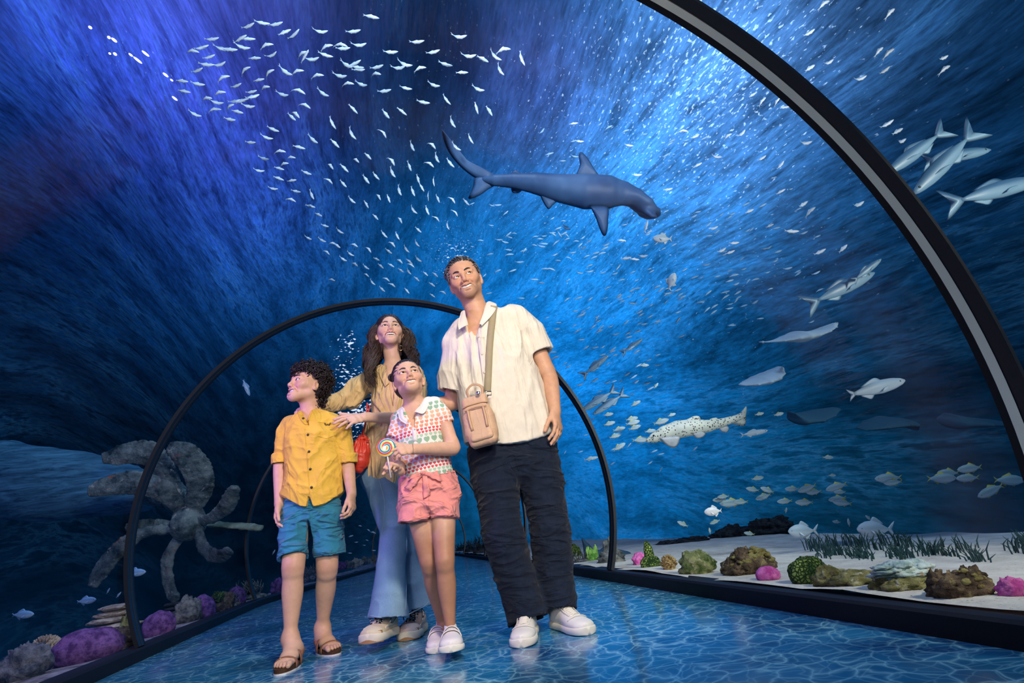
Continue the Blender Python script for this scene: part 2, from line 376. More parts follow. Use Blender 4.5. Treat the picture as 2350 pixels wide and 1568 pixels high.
def nets(F, lo, vs):
    s = F < 0; nx, ny, nz = F.shape
    c = np.zeros((nx-1, ny-1, nz-1), np.int8)
    for i in (0, 1):
        for j in (0, 1):
            for k in (0, 1): c += s[i:nx-1+i, j:ny-1+j, k:nz-1+k]
    act = np.argwhere((c > 0) & (c < 8)); 
    idx = np.full(c.shape, -1, np.int32); idx[tuple(act.T)] = np.arange(len(act))
    cor = np.array([(i, j, k) for i in (0, 1) for j in (0, 1) for k in (0, 1)])
    val = np.stack([F[tuple((act+q).T)] for q in cor], 1)
    P = np.zeros((len(act), 3)); cnt = np.zeros(len(act))
    for a in range(8):
        for b in range(a+1, 8):
            if np.abs(cor[a]-cor[b]).sum() != 1: continue
            va, vb = val[:, a], val[:, b]; m = (va < 0) != (vb < 0); t = np.where(m, va/np.where(m, va-vb, 1), 0)
            P[m] += (cor[a]+t[:, None]*(cor[b]-cor[a]))[m]; cnt += m
    V = lo+vs*(act+P/np.maximum(cnt, 1)[:, None])
    faces = []
    for ax in range(3):
        sl0 = [slice(None)]*3; sl1 = [slice(None)]*3; sl0[ax] = slice(0, -1); sl1[ax] = slice(1, None)
        ch = s[tuple(sl0)] != s[tuple(sl1)]; e = np.argwhere(ch); b, d = [(1, 2), (2, 0), (0, 1)][ax]
        lim = np.array(c.shape); e = e[(e[:, b] > 0) & (e[:, d] > 0) & (e[:, b] < lim[b]) & (e[:, d] < lim[d]) & (e[:, ax] < lim[ax])]
        ub = np.zeros(3, int); ub[b] = 1; ud = np.zeros(3, int); ud[d] = 1
        q = np.stack([idx[tuple((e-o).T)] for o in (0*ub, ub, ub+ud, ud)], 1)
        ins = s[tuple(e.T)]; q[~ins] = q[~ins][:, ::-1]; faces.append(q[(q >= 0).all(1)])
    return V, np.vstack(faces)[:, ::-1] if False else np.vstack(faces)
def joinm(parts):
    Vs, Fs, n = [], [], 0
    for V, F in parts: Vs.append(V); Fs.append(F+n); n += len(V)
    return np.vstack(Vs), np.vstack(Fs)
def inbox(P, lo, hi): return ((P > lo) & (P < hi)).all(1)
def normals(V, F):
    N = np.zeros_like(V); n = np.cross(V[F[:, 2]]-V[F[:, 0]], V[F[:, 3]]-V[F[:, 1]])
    for k in range(4): np.add.at(N, F[:, k], n)
    return N/(np.linalg.norm(N, axis=1)[:, None]+1e-12)
def compact(V, F):
    u, inv = np.unique(F, return_inverse=True); return V[u], inv.reshape(F.shape)
def multires(sdf, vs, fine):
    """coarse mesh plus finer meshes inside boxes [(lo, hi, vs)]: one closed-looking skin"""
    V, F = sdf.mesh(vs); c = V[F].mean(1); keep = np.ones(len(F), bool)
    for lo, hi, v in fine: keep &= ~inbox(c, lo, hi)
    parts = [compact(V, F[keep])]
    for i, (lo, hi, v) in enumerate(fine):
        A, B = sdf.mesh(v, lo-2*vs, hi+2*vs); cc = A[B].mean(1); k = inbox(cc, lo-.6*vs, hi+.6*vs)
        for l2, h2, _ in fine[:i]: k &= ~inbox(cc, l2, h2)
        parts.append(compact(A, B[k]))
    return joinm(parts)
class Cast:
    """finds the surface of meshes along a pixel's sight line, to lay trims on cloth"""
    def __init__(s, *os):
        V = []; F = []; n = 0
        for o in os:
            off = np.zeros(3); p = o
            while p is not None: off += np.array(p.location); p = p.parent
            me = o.data; co = np.empty(len(me.vertices)*3); me.vertices.foreach_get('co', co); V.append(co.reshape(-1, 3)+off)
            F += [tuple(i+n for i in f.vertices) for f in me.polygons]; n += len(me.vertices)
        s.t = BVHTree.FromPolygons(np.vstack(V).tolist(), F)
    def hit(s, px, py, off=.002):
        d = ray(px, py); h = s.t.ray_cast(Vector(CAMP), Vector(d))
        if h[0] is None: return None, None
        n = np.array(h[1]); n = n if n@d < 0 else -n
        return np.array(h[0])+n*off, n
    def line(s, pts, n, off=.002, closed=False):
        pts = list(pts)+([pts[0]] if closed else []); q = spline([(a, b, 0) for a, b in pts], n); P = []; N = []
        for a in q:
            p, m = s.hit(a[0], a[1], off)
            if p is not None: P.append(p); N.append(m)
        return np.array(P), np.array(N)
    def near(s, p, off=.0):
        h = s.t.find_nearest(Vector(p)); return np.array(h[0])+np.array(h[1])*off, np.array(h[1])
# ------------------------------------------------------------------ the tunnel
RR, ZC = 1.55, .6234
# past the third arch the tunnel narrows from the left while its right wall runs straight on
YG = np.linspace(-4, 15, 191); _sm = lambda a: np.convolve(np.pad(a, 3, mode='edge'), np.ones(7)/7, 'valid')
WG = _sm(np.interp(YG, [-4, 6.7, 9.28, 12.04, 15], [1, 1, .83, .62, .58])); XG = 1.435-1.415*WG
def ctr(Y): return np.interp(Y, YG, XG), 0.
def wf(Y): return np.interp(Y, YG, WG)
def frame(Y): return np.array([ctr(Y)[0], Y, 0.]), np.array([1., 0, 0]), np.array([0, 1., 0])   # e points to the right wall
def edge(side, y, off=1.475):
    """x of a tunnel wall at distance y"""
    P = np.array([frame(t)[0]+frame(t)[1]*side*off*wf(t) for t in YG]); return np.interp(y, P[:, 1], P[:, 0])
YF = np.concatenate([np.linspace(-4, 6, 11), np.linspace(6.3, 15, 50)])
def sweep(profile, ys, closed=False):
    """profile [(across, up)] carried along the tunnel"""
    V = []; m = len(profile)
    for y in ys:
        o, e, t = frame(y)
        for a, b in profile: V.append(o+e*a*wf(y)+np.array([0, 0, 1.])*b*wf(y))
    k = m if closed else m-1
    F = [(i*m+j, i*m+(j+1) % m, (i+1)*m+(j+1) % m, (i+1)*m+j) for i in range(len(ys)-1) for j in range(k)]
    return np.array(V), F
# floor: a printed sheet of rippled shallow water under clear gloss
m_floor, t, b = mat('printed_floor', rough=.16, spec=.5)
P = t.new('ShaderNodeTexCoord').outputs['Object']
wq = t.noise(P, 2.2, 3, .55, out='Color'); wp = t.v('ADD', P, t.v('SCALE', t.v('SUBTRACT', wq, (.5, .5, .5)), .22))
wq2 = t.noise(P, 9., 2, .5, out='Color'); wp = t.v('ADD', wp, t.v('SCALE', t.v('SUBTRACT', wq2, (.5, .5, .5)), .07))
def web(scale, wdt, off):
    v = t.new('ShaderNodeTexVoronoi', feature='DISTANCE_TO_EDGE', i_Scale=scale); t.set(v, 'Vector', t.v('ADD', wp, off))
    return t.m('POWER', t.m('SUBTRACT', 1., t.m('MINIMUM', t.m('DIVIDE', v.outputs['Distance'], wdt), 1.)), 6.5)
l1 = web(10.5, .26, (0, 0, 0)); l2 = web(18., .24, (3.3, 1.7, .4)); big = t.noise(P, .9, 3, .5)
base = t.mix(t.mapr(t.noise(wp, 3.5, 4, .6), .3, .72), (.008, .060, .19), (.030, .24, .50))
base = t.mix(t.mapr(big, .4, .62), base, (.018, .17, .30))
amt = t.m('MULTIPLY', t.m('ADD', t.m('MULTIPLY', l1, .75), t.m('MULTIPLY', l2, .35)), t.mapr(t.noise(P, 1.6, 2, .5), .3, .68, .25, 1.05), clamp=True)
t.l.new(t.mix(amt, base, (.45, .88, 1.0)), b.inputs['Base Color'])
bm_ = t.new('ShaderNodeBump', i_Strength=.12, i_Distance=.004, i_Height=t.noise(P, 9., 3, .5)); t.l.new(bm_.outputs[0], b.inputs['Normal'])
V, F = sweep([(-1.45, -.012), (-1.45, 0), (1.45, 0), (1.45, -.012)], YF); F = [f[::-1] for f in F]
tag(obj('floor', V, F, m_floor, smooth=False), kind='structure')
m_black = simple('black_rubber', (.0065, .006, .010), .6, .3, bump=.1, bscale=90.)
m_black2 = simple('black_paint', (.010, .013, .019), .42, .45, bump=.05, bscale=60.)
m_alu = simple('brushed_aluminium', (.86, .86, .74), .45, .5, .0, bump=.05, bscale=150.)
for k, (nm, s) in enumerate((('trim_1', -1), ('trim_2', 1))):
    pr = [(s*1.412, .0), (s*1.408, .060), (s*1.418, .069), (s*1.52, .069), (s*1.52, -.02)]
    V, F = sweep(pr, YF); tag(obj(nm, V, F if s > 0 else [f[::-1] for f in F], m_black, smooth=False), kind='structure')
# ribs: black channel arches with a pale metal strip let into the inner face
A0 = math.acos((.066-ZC)/RR)
RIBS = [(.995, 1.), (3.755, 1.), (6.52, 1.), (9.28, .83), (12.04, .62)]
def arch(prof, Y, n=96, sc=1.):
    """prof [(radius offset, along)] swept round the arch"""
    o, e, t_ = frame(Y); V = []; m = len(prof); zc = ZC
    for a in np.linspace(-A0, A0, n):
        for r, y in prof: V.append(o+e*math.sin(a)*(RR*sc+r)+np.array([0, 0, 1.])*(zc*sc+math.cos(a)*(RR*sc+r))+t_*y)
    F = [(i*m+j, i*m+(j+1) % m, (i+1)*m+(j+1) % m, (i+1)*m+j) for i in range(n-1) for j in range(m)]
    return np.array(V), F
for k, (Y, sc) in enumerate(RIBS):
    mb = MB(); dp = .012 if k == 0 else .022
    V, F = arch([(0, 0), (-dp, 0), (-dp, .006), (-dp, .038), (-dp-.002, .039), (-dp-.002, .064), (-dp, .065), (-dp, .086), (0, .086)], Y, sc=sc)
    # strip faces get the pale metal
    mi = [1 if (j % 9) == 4 else (2 if (j % 9) <= 2 else 0) for j in range(len(F))]
    mb.V.append(V); mb.F = F; mb.mi = mi; mb.n = len(V)
    o = mb.obj('trim_%d' % (k+3), [m_black, m_alu if k == 0 else m_black2, m_black2], smooth=False); tag(o, kind='structure')
# clear acrylic between the ribs
m_ac = bpy.data.materials.new('clear_acrylic'); m_ac.use_nodes = True; t = NT(m_ac.node_tree); t.n.clear()
lw = t.new('ShaderNodeLayerWeight', i_Blend=.25); P = t.new('ShaderNodeTexCoord').outputs['Object']
sc_ = t.noise(t.v('MULTIPLY', P, (14., 2.2, 14.)), 1., 4, .7)
bmp = t.new('ShaderNodeBump', i_Strength=.25, i_Distance=.01, i_Height=sc_)
gl_ = t.new('ShaderNodeBsdfGlossy', i_Roughness=.09, i_Color=(.9, .95, 1.)); t.l.new(bmp.outputs[0], gl_.inputs['Normal'])
tr = t.new('ShaderNodeBsdfTransparent', i_Color=(.97, .985, 1.))
mx = t.new('ShaderNodeMixShader', i_0=t.m('MULTIPLY_ADD', lw.outputs['Facing'], .024, .010), i_1=tr.outputs[0], i_2=gl_.outputs[0])
t.l.new(mx.outputs[0], t.new('ShaderNodeOutputMaterial').inputs[0])
edges = [-4.0]+[r[0]+.05 for r in RIBS]+[15.0]
for k in range(len(edges)-1):
    ys = np.linspace(edges[k], edges[k+1], max(3, int((edges[k+1]-edges[k])/.4)))
    pr = [(math.sin(a)*(RR+.004), ZC+math.cos(a)*(RR+.004)) for a in np.linspace(-A0, A0, 72)]
    V, F = sweep(pr, ys); tag(obj('window_%d' % (k+1), V, F, m_ac), kind='structure')
# the dark end of the tunnel
m_dark = simple('dark_rock', (.006, .010, .022), .9, .1)
mb = MB(); mb.box(at(948, 1246, Y=15.2)+np.array([0, 0, .05]), (.26, .12, .62)); tag(mb.obj('door_1', m_dark, smooth=False), kind='structure')

# ------------------------------------------------------------------ the tank bed
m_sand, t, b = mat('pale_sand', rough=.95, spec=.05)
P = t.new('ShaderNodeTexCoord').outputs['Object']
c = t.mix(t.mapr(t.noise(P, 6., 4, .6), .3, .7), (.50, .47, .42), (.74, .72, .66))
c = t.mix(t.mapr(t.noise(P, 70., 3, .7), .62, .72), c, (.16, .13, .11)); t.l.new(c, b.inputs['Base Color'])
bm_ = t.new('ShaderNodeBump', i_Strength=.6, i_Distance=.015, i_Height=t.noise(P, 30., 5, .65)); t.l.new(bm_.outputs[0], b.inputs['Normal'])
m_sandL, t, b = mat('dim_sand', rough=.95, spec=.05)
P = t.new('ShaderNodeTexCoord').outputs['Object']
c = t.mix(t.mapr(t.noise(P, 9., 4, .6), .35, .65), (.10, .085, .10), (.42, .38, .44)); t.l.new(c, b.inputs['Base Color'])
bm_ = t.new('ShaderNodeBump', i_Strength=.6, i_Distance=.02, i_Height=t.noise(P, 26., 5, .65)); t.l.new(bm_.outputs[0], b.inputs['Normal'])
def bed(side, x1, m, name, zf):
    us = np.concatenate([np.linspace(0, .8, 18), np.linspace(.9, x1, 60)]); ys = np.linspace(-2.5, 15, 170); V = []
    P = np.array([frame(t)[0]+frame(t)[1]*side*1.475*wf(t) for t in YG]); X0 = np.interp(ys, P[:, 1], P[:, 0])
    for y, x0 in zip(ys, X0):
        for u in us: V.append([x0+side*u, y, zf(u, y, 0.)])
    V = np.array(V); V[:, 2] += .018*fbm(V*[3, 3, 0], 3)+.03*vnoise(V*[.8, .8, 0], 9)*np.clip(np.tile(us, len(ys)), 0, 1)
    m_ = len(us); F = [(i*m_+j, i*m_+j+1, (i+1)*m_+j+1, (i+1)*m_+j) for i in range(len(ys)-1) for j in range(m_-1)]
    if side < 0: F = [f[::-1] for f in F]
    return tag(obj(name, V, F, m), kind='stuff')
def zr(u, y, z0): return z0+.074-.05*min(u, 1.)-.035*max(u-1, 0)-1.1*max(u-2.8, 0)
def zl(u, y, z0): return z0+.064-.06*min(u, 1.)-.45*max(u-.55, 0)
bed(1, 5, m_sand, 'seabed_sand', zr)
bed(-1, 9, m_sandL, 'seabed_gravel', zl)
# ------------------------------------------------------------------ people: heads, hands, feet
def fr(fw, up):
    """axes of a body part that faces fw: x to its own right, y forward, z up"""
    y = unit(fw); x = unit(np.cross(y, up)); z = np.cross(x, y); return np.array([x, y, z])
class Head:
    def __init__(h, S, c, fw, up, H=.23, mo=.012, mw=1., jaw=1., smile=1., nose=1., cheek=1., eye=1., es=1.):
        h.A = fr(fw, up); h.s = s = H/.23; h.c = np.asarray(c, float)-h.A.T@(np.array([0, 0, .12])*s); h.mo, h.mw = mo, mw
        P = h.P; A = h.A
        def B(p, r, k, mode='u', ax=A): S.ball(P(*p), np.array(r)*s, ax, k*s, mode)
        def C_(p, q, ra, rb, k, mode='u'): S.cone(P(*p), P(*q), ra*s, rb*s, k*s, mode)
        B((0, -.018, .148), (.0745, .093, .083), .01); B((0, .016, .150), (.062, .064, .062), .03)
        B((0, .028, .090), (.054*jaw, .059, .068), .025)
        for q in (-1, 1):
            C_((q*.045*jaw, .004, .058), (q*.012*jaw, .067, .020), .0155, .0125, .022); C_((q*.052*jaw, -.004, .095), (q*.047*jaw, .004, .056), .016, .016, .03)
        for q in (-1, 1): B((q*.025*jaw, .044, .040), (.017, .022, .020), .03)
        B((0, .070, .018), (.018*jaw, .013, .013), .03)
        for q in (-1, 1):
            B((q*.037, .062, .083), (.021*cheek, .019, .018), .022); B((q*.056, .030, .100), (.014, .03, .02), .03)
            C_((q*.014, .084, .126), (q*.044, .070, .127), .009, .008, .016)
            B((q*.031, .094, .110), (.0185, .012, .0115), .016, 's')
        C_((0, .082, .120), (0, .102*1, .082), .0065, .0095, .014)
        B((0, .1035, .0775), (.0094*nose, .0105*nose, .0088), .008)
        for q in (-1, 1):
            B((q*.0115*nose, .095, .074), (.0075, .010, .0075), .006); B((q*.0065, .0995, .0668), (.0038, .006, .003), .003, 's')
        B((0, .073, .047), (.027, .018, .024), .018)
        zu, zl = .0535, .0425-mo; h.zu, h.zl = zu, zl; zc = (zu+zl)/2; sm = .007*smile; W = .0235*mw; h.W = W; zk = zu-.30*(zu-zl)+sm; h.zk = zk
        B((0, .071, zl-.008), (.026, .017, .013), .03)
        # open mouth: a hollow with turned-up corners
        for q in (-1, 1):
            C_((0, .088, zc), (q*W*.55, .085, zc+sm*.35), (zu-zl)*.46, (zu-zl)*.42, .004, 's'); C_((q*W*.5, .086, zc+sm*.3), (q*W*.95, .081, zk), (zu-zl)*.36, .0016, .003, 's')
            C_((0, .094, zc), (q*W*.55, .091, zc+sm*.35), (zu-zl)*.44, (zu-zl)*.36, .003, 's')
        h.sm = sm; up_ = [(-W, .0815, zk), (-W*.8, .0865, zk*.45+zu*.55+sm*.3), (-W*.45, .0935, zu+.0008+sm*.28), (0, .0970, zu), (W*.45, .0935, zu+.0008+sm*.28), (W*.8, .0865, zk*.45+zu*.55+sm*.3), (W, .0815, zk)]
        lo_ = [(-W, .0812, zk-.0005), (-W*.78, .0855, zk*.42+zl*.58), (-W*.45, .0900, zl+.0015), (0, .0925, zl-.001), (W*.45, .0900, zl+.0015), (W*.78, .0855, zk*.42+zl*.58), (W, .0812, zk-.0005)]
        for L_, r in ((up_, .0036), (lo_, .0046)):
            for a, b in zip(L_[:-1], L_[1:]): C_(a, b, r*(1.1-.75*(a[0]/W)**2), r*(1.1-.75*(b[0]/W)**2), .0035)
        h.up_, h.lo_ = up_, lo_
        C_((-.011, .0925, zl-.0115), (.011, .0925, zl-.0125), .0008, .0008, .010, 's')
        for q in (-1, 1): C_((q*.020, .0870, .0740), (q*.030, .0765, .0610), .0012, .0012, .011, 's'); C_((q*.030, .0765, .0610), (q*.0345, .0670, .0450), .0012, .0006, .011, 's')
        for q in (-1, 1):  # ears
            ea = np.array([unit(A[0]*q+A[1]*-.45), unit(A[1]+A[0]*q*.45), A[2]]); ea[2] = unit(np.cross(ea[0], ea[1]))
            B((q*.077*1, -.012, .096), (.008, .018, .030), .006, 'u', ea); B((q*.0835, -.008, .099), (.0055, .0105, .0185), .003, 's', ea)
            B((q*.076, -.002, .074), (.006, .008, .009), .006)
            B((q*.031, .0705, .1105), (.0165*es, .0150*es, .0150*es), .004)   # lids
        h.eyes = []; h.es = es
        for q in (-1, 1):
            B((q*.031, .092, .1107), (.0134*es, .022, .0047*eye*es), .0025, 's'); h.eyes.append(P(q*.031, .0722, .1105))
    def P(h, x, y, z): return h.c+h.A.T@(np.array([x, y, z])*h.s)
    def L(h, V): return (V-h.c)@h.A.T/h.s
    def box(h, pad=.13): c = h.P(0, 0, .12); return c-pad*h.s, c+pad*h.s
    def paint(h, V, T_, lip=(.42, .13, .11), skin=None, stubble=0, lash=1.):
        q = h.L(V); x, y, z = q.T; near = (np.abs(x) < .09) & (y > -.1) & (z > -.02) & (z < .24)
        def dl(L_):
            d = np.full(len(V), 9.)
            for a, b in zip(L_[:-1], L_[1:]):
                a = np.array(a); b = np.array(b); ba = b-a; t = np.clip((q-a)@ba/(ba@ba), 0, 1); d = np.minimum(d, np.linalg.norm(q-a-t[:, None]*ba, axis=1))
            return d
        def mixin(mask, colr): 
            m = np.clip(mask, 0, 1)[:, None]; T_[:] = T_*(1-m)+np.array(colr)*m
        mixin(np.where(near & (y > .05), np.exp(-((np.abs(x)-.040)**2+(z-.080)**2)/.00035)*.30, 0), (.55, .17, .12))
        mixin(np.where(near & (y > .085), np.exp(-(x**2+(z-.078)**2)/.00022)*.25, 0), (.5, .16, .11))
        if stubble: mixin(np.where(near & (y > .0), np.clip((.075-z)/.03, 0, 1)*np.clip((y+.01)/.03, 0, 1)*stubble, 0), (.12, .09, .085))
        fall = .0022*(np.abs(x)/h.W)**2; d = np.minimum(dl(h.up_)-.0036, dl(h.lo_)-.0046)+fall; mixin(np.where(near & (y > .07), np.clip((.0012-d)/.0012, 0, 1), 0), lip)
        smx = .0045*(x/h.W)**2; inside = near & (y < .0868-.007*(x/h.W)**2) & (y > .03) & (np.abs(x) < h.W*.96) & (z < h.zu+.001+h.sm*.3) & (z > h.zl+.001+(h.zk-h.zl-.002)*(np.abs(x)/h.W)**2.2) & (d > .0002)
        mixin(np.where(inside & (y > .055), 1., 0), (.06, .012, .012))
        ex = (np.abs(x)-.031)/.0142/h.es; ez = (z-.1107)/.0066/h.es; e = ex**2+ez**2
        mixin(np.where(near & (y > .06) & (z > .1075), np.exp(-((e-.95)/.30)**2)*.8*lash, 0), (.03, .018, .015))
        return T_
    def extras(h, parent, iris=(.06, .03, .015), gaze=None, brow=None, brow_r=.0034, teeth=True, lash=False, tongue=False, mats=None):
        s = h.s; A = h.A; es = s*h.es; g = A[1] if gaze is None else unit(gaze)
        for q, c in zip((-1, 1), h.eyes):
            mb = MB()
            gx = unit(np.cross(g, A[2])); ax = np.array([gx, np.cross(g, gx), g])
            mb.sphere(c, .0128*es, ax, 20, 14, 0)
            for r0, lift, mi in ((.0071, .0003, 1), (.0030, .0007, 2)):
                n = 16; V = [c+g*(.0128+lift)*es]; R_ = (.0128+lift)*es
                for rr in (r0*es*.5, r0*es):
                    for k in range(n):
                        t = 2*math.pi*k/n; V.append(c+g*math.sqrt(R_*R_-rr*rr)+rr*(math.cos(t)*ax[0]+math.sin(t)*ax[1]))
                mb.add(V, [(0, 1+k, 1+(k+1) % n) for k in range(n)]+[(1+k, 1+n+k, 1+n+(k+1) % n, 1+(k+1) % n) for k in range(n)], mi)
            gl = c+unit(g+A[2]*.16+A[0]*.14)*.0130*es; mb.sphere(gl, .0009*es, None, 6, 4, 3)  # white bead set on the eye as a painted highlight
            mb.obj('eye', [mats['white'], mats['iris'], mats['pupil'], mats['white']], parent)
        if brow:
            for q in (-1, 1):
                mb = MB(); pts = [h.P(q*x_, y_, z_) for x_, y_, z_ in ((.013, .0955, .1265), (.022, .0955, .131), (.033, .0900, .1345), (.044, .0790, .1335), (.052, .0665, .128))]
                mb.tube(spline(pts, 12), np.array([.6, .95, 1.1, 1.1, 1.1, 1.05, 1., .9, .8, .65, .5, .2])*brow_r*s, 8, flat=(.62, 1.15), up=A[1])
                mb.obj('eyebrow', brow, parent)
        if teeth:
            mb = MB(); n = 26; W = h.W*.84; zt = h.zu-.0005; V = []; hgt = min(.0105, (h.zu-h.zl)*.80)
            for i in range(n+1):
                u = i/n*2-1; x_ = u*W; y_ = .0885-.0085*u*u; dz = h.sm*.55*u*u; g_ = .0006 if i % 3 == 0 else 0
                for zz, yy in ((zt+.002, -.001), (zt-hgt*.5, 0), (zt-hgt*(1-.25*abs(u)), -.0012-g_*2)): V.append(h.P(x_, y_+yy-g_, zz+dz-.0045*(u*u)*(1 if h.sm < .005 else .3)))
            F = [(i*3+j, i*3+j+1, (i+1)*3+j+1, (i+1)*3+j) for i in range(n) for j in range(2)]
            mb.add(V, F); mb.obj('teeth', mats['teeth'], parent)
def hand(S, w, fd, bn, ts, L=.19, curl=((10, 15, 10),)*4, spread=8, thumb=(35, 15, 20), tcurl=20, k=.0035, wr=None):
    """w wrist, fd towards the knuckles, bn back of the hand, ts +1/-1 the thumb's side along cross(fd, bn)"""
    s = L/.19; fd = unit(fd); bn = unit(bn-fd*(bn@fd)); sd = unit(np.cross(fd, bn))*ts; w = np.asarray(w, float)
    p = lambda a, b, c: w+s*(fd*a+sd*b+bn*c)
    S.loft([(p(-.03, 0, 0), .027*s, .020*s, sd), (p(.0, 0, 0), .027*s, .0185*s, sd), (p(.035, .001, 0), .037*s, .0165*s, sd), (p(.068, 0, 0), .040*s, .0145*s, sd), (p(.088, 0, -.001), .0385*s, .011*s, sd)], k=.012)
    S.cone(p(.015, .018, -.006), p(.05, .030, -.010), .013*s, .013*s, .012)
    tips = []
    for i in range(4):
        b0 = .0295-.0198*i; ln = (.074, .083, .077, .060)[i]; r = (.0088, .0090, .0085, .0076)[i]; sp = R(spread*(1.3-i*.9))
        d = fd*math.cos(sp)+sd*math.sin(sp); a = p((.084, .090, .086, .076)[i], b0, .0005); n = bn.copy(); ang = 0
        S.cone(a-d*.02*s, a, r*.9*s, r*1.12*s, .008)
        cu = curl[i] if len(curl) > i else curl[-1]
        for j, f in enumerate((.44, .31, .25)):
            ang = R(cu[j]); d, n = d*math.cos(ang)-n*math.sin(ang), n*math.cos(ang)+d*math.sin(ang)
            b = a+d*ln*f*s; S.cone(a, b, r*(1.05-.1*j)*s, r*(.95-.1*j)*s, k); a = b
        tips.append((a, n, d, r*s))
    t0 = R(thumb[0]); d = unit(fd*math.cos(t0)+sd*math.sin(t0)-bn*math.sin(R(thumb[1]))); a = p(.018, .024, -.006); n = bn
    for j, (f, r) in enumerate(((.040, .0118), (.034, .0100), (.026, .0092))):
        b = a+d*f*s; S.cone(a, b, r*s, r*.93*s, .008 if j == 0 else k+.001); a = b
        q = R(tcurl); d = unit(d*math.cos(q)-sd*math.sin(q)*.8-bn*math.sin(q)*.3)
    tips.append((a, unit(bn+sd*.6), d, .009*s))
    return tips, (w-.13*s+fd*.085*s, w+.13*s+fd*.085*s)
def nails(tips, parent, m):
    for a, n, d, r in tips:
        mb = MB(); sx = unit(np.cross(n, d)); mb.sphere(a+n*r*.52+d*r*.15, (r*.62, r*.85, r*.38), np.array([sx, d, n]), 10, 6)
        mb.obj('fingernail', m, parent)
def leg(S, hip, kn, an, rt, rk, rc, ra, back=.008):
    d = an-kn; hip, kn, an = map(np.asarray, (hip, kn, an))
    S.chain([hip, hip*.55+kn*.45, kn, kn+d*.16+[0, back*.4, 0], kn+d*.36+[0, back, 0], kn+d*.62+[0, back*.8, 0], kn+d*.86, an], [rt, rt*.45+rk*.58, rk, rc*.96, rc, rc*.80, ra*1.03, ra], .02, 22)
    S.ball(kn+[0, -.012, .004], rk*.74, k=.02)
def arm(S, a, b, c, ra, rb, rc):
    a, b, c = map(np.asarray, (a, b, c)); S.chain([a, a*.55+b*.45, a*.12+b*.88], [ra, ra*.45+rb*.6, rb], .02, 8); S.chain([a*.12+b*.88, b, b*.72+c*.28, b*.35+c*.65, c], [rb, rb*.98, rb*1.0, (rb+rc)*.5, rc], .012, 12)
def foot(S, ank, heel, toe, inner, zb=.019, W=.086):
    """bare foot on a sole zb high; inner = +1/-1, the side of the big toe along the foot's own right"""
    toe = np.array(toe, float); heel = np.array(heel, float); y = toe-heel; L = np.linalg.norm(y[:2]); y[2] = 0; y = unit(y); x = unit(np.cross(y, [0, 0, 1]))*inner
    P = lambda a, b, c: heel+x*b*W+y*a*L+np.array([0, 0, zb+c])
    S.loft([(P(.11, 0, .026), .30*W, .026, x), (P(.3, 0, .030), .34*W, .030, x), (P(.52, .02, .024), .40*W, .023, x), (P(.72, .02, .014), .45*W, .015, x)], k=.02)
    S.cone(ank, P(.20, 0, .045), .031, .034, .03); S.cone(ank, P(.45, 0, .030), .026, .022, .03)
    tips = []
    for b, a1, r in ((.34, .97, .0115), (.12, .95, .0085), (-.06, .92, .0080), (-.22, .88, .0076), (-.37, .83, .0075)):
        S.cone(P(.70, b*.9, .012), P(a1-.07, b, .012), r*1.05, r, .006); S.cone(P(a1-.07, b, .012), P(a1-.03, b, .008), r*1.02, r*.92, .003)
        tips.append((P(a1-.03, b, .009), np.array([0, 0, 1.]), y, r))
    return P, x, y, L, tips
def cloth(V, F, amp=.004, freq=(9, 9, 5), seed=0, crease=.5, keep=None, fine=True):
    """folds: cloth pushed in and out along its normals"""
    N = normals(V, F); f = np.array(freq, float)
    wv = np.stack([fbm(V*4, seed+5, 2), fbm(V*4, seed+9, 2), fbm(V*4, seed+13, 2)], 1)*.35
    q = (V+wv*.12)*f; a = np.clip(1-np.abs(vnoise(q, seed))*1.5, 0, 1)**2.5; g = vnoise(q*.5+9, seed+7)
    b = np.clip(1-np.abs(vnoise(q*1.9+3, seed+3))*1.6, 0, 1)**3
    d = amp*(1.5*a*np.clip(.6+g, 0, 1.4)+crease*1.2*b-.55+.5*g)
    if keep is not None: d = d*keep(V)
    return V+N*d[:, None]
def ripple_folds(V, F, p, d, n, L, wdt, amp):
    """one long fold starting at p running along d"""
    N = normals(V, F); q = V-p; t = q@d; u = q@n
    m = np.exp(-(u/wdt)**2)*np.clip(t/L*4, 0, 1)*np.clip((L-t)/L*3, 0, 1); return V+N*(amp*m)[:, None]
def skinmat(name, base, spec=.35, rough=.5):
    m = attr_mat(name, rough, spec, .12, 260.); return m
def garment(name, S, vs, m, parent, amp=.004, freq=(9, 9, 5), seed=0, crease=.5, keep=None, post=None, tint=None):
    V, F = S.mesh(vs); V, F = compact(V, F); V = cloth(V, F, amp, freq, seed, crease, keep)
    if post: V = post(V, F)
    return obj(name, V, F, m, parent, tint=None if tint is None else tint(V))
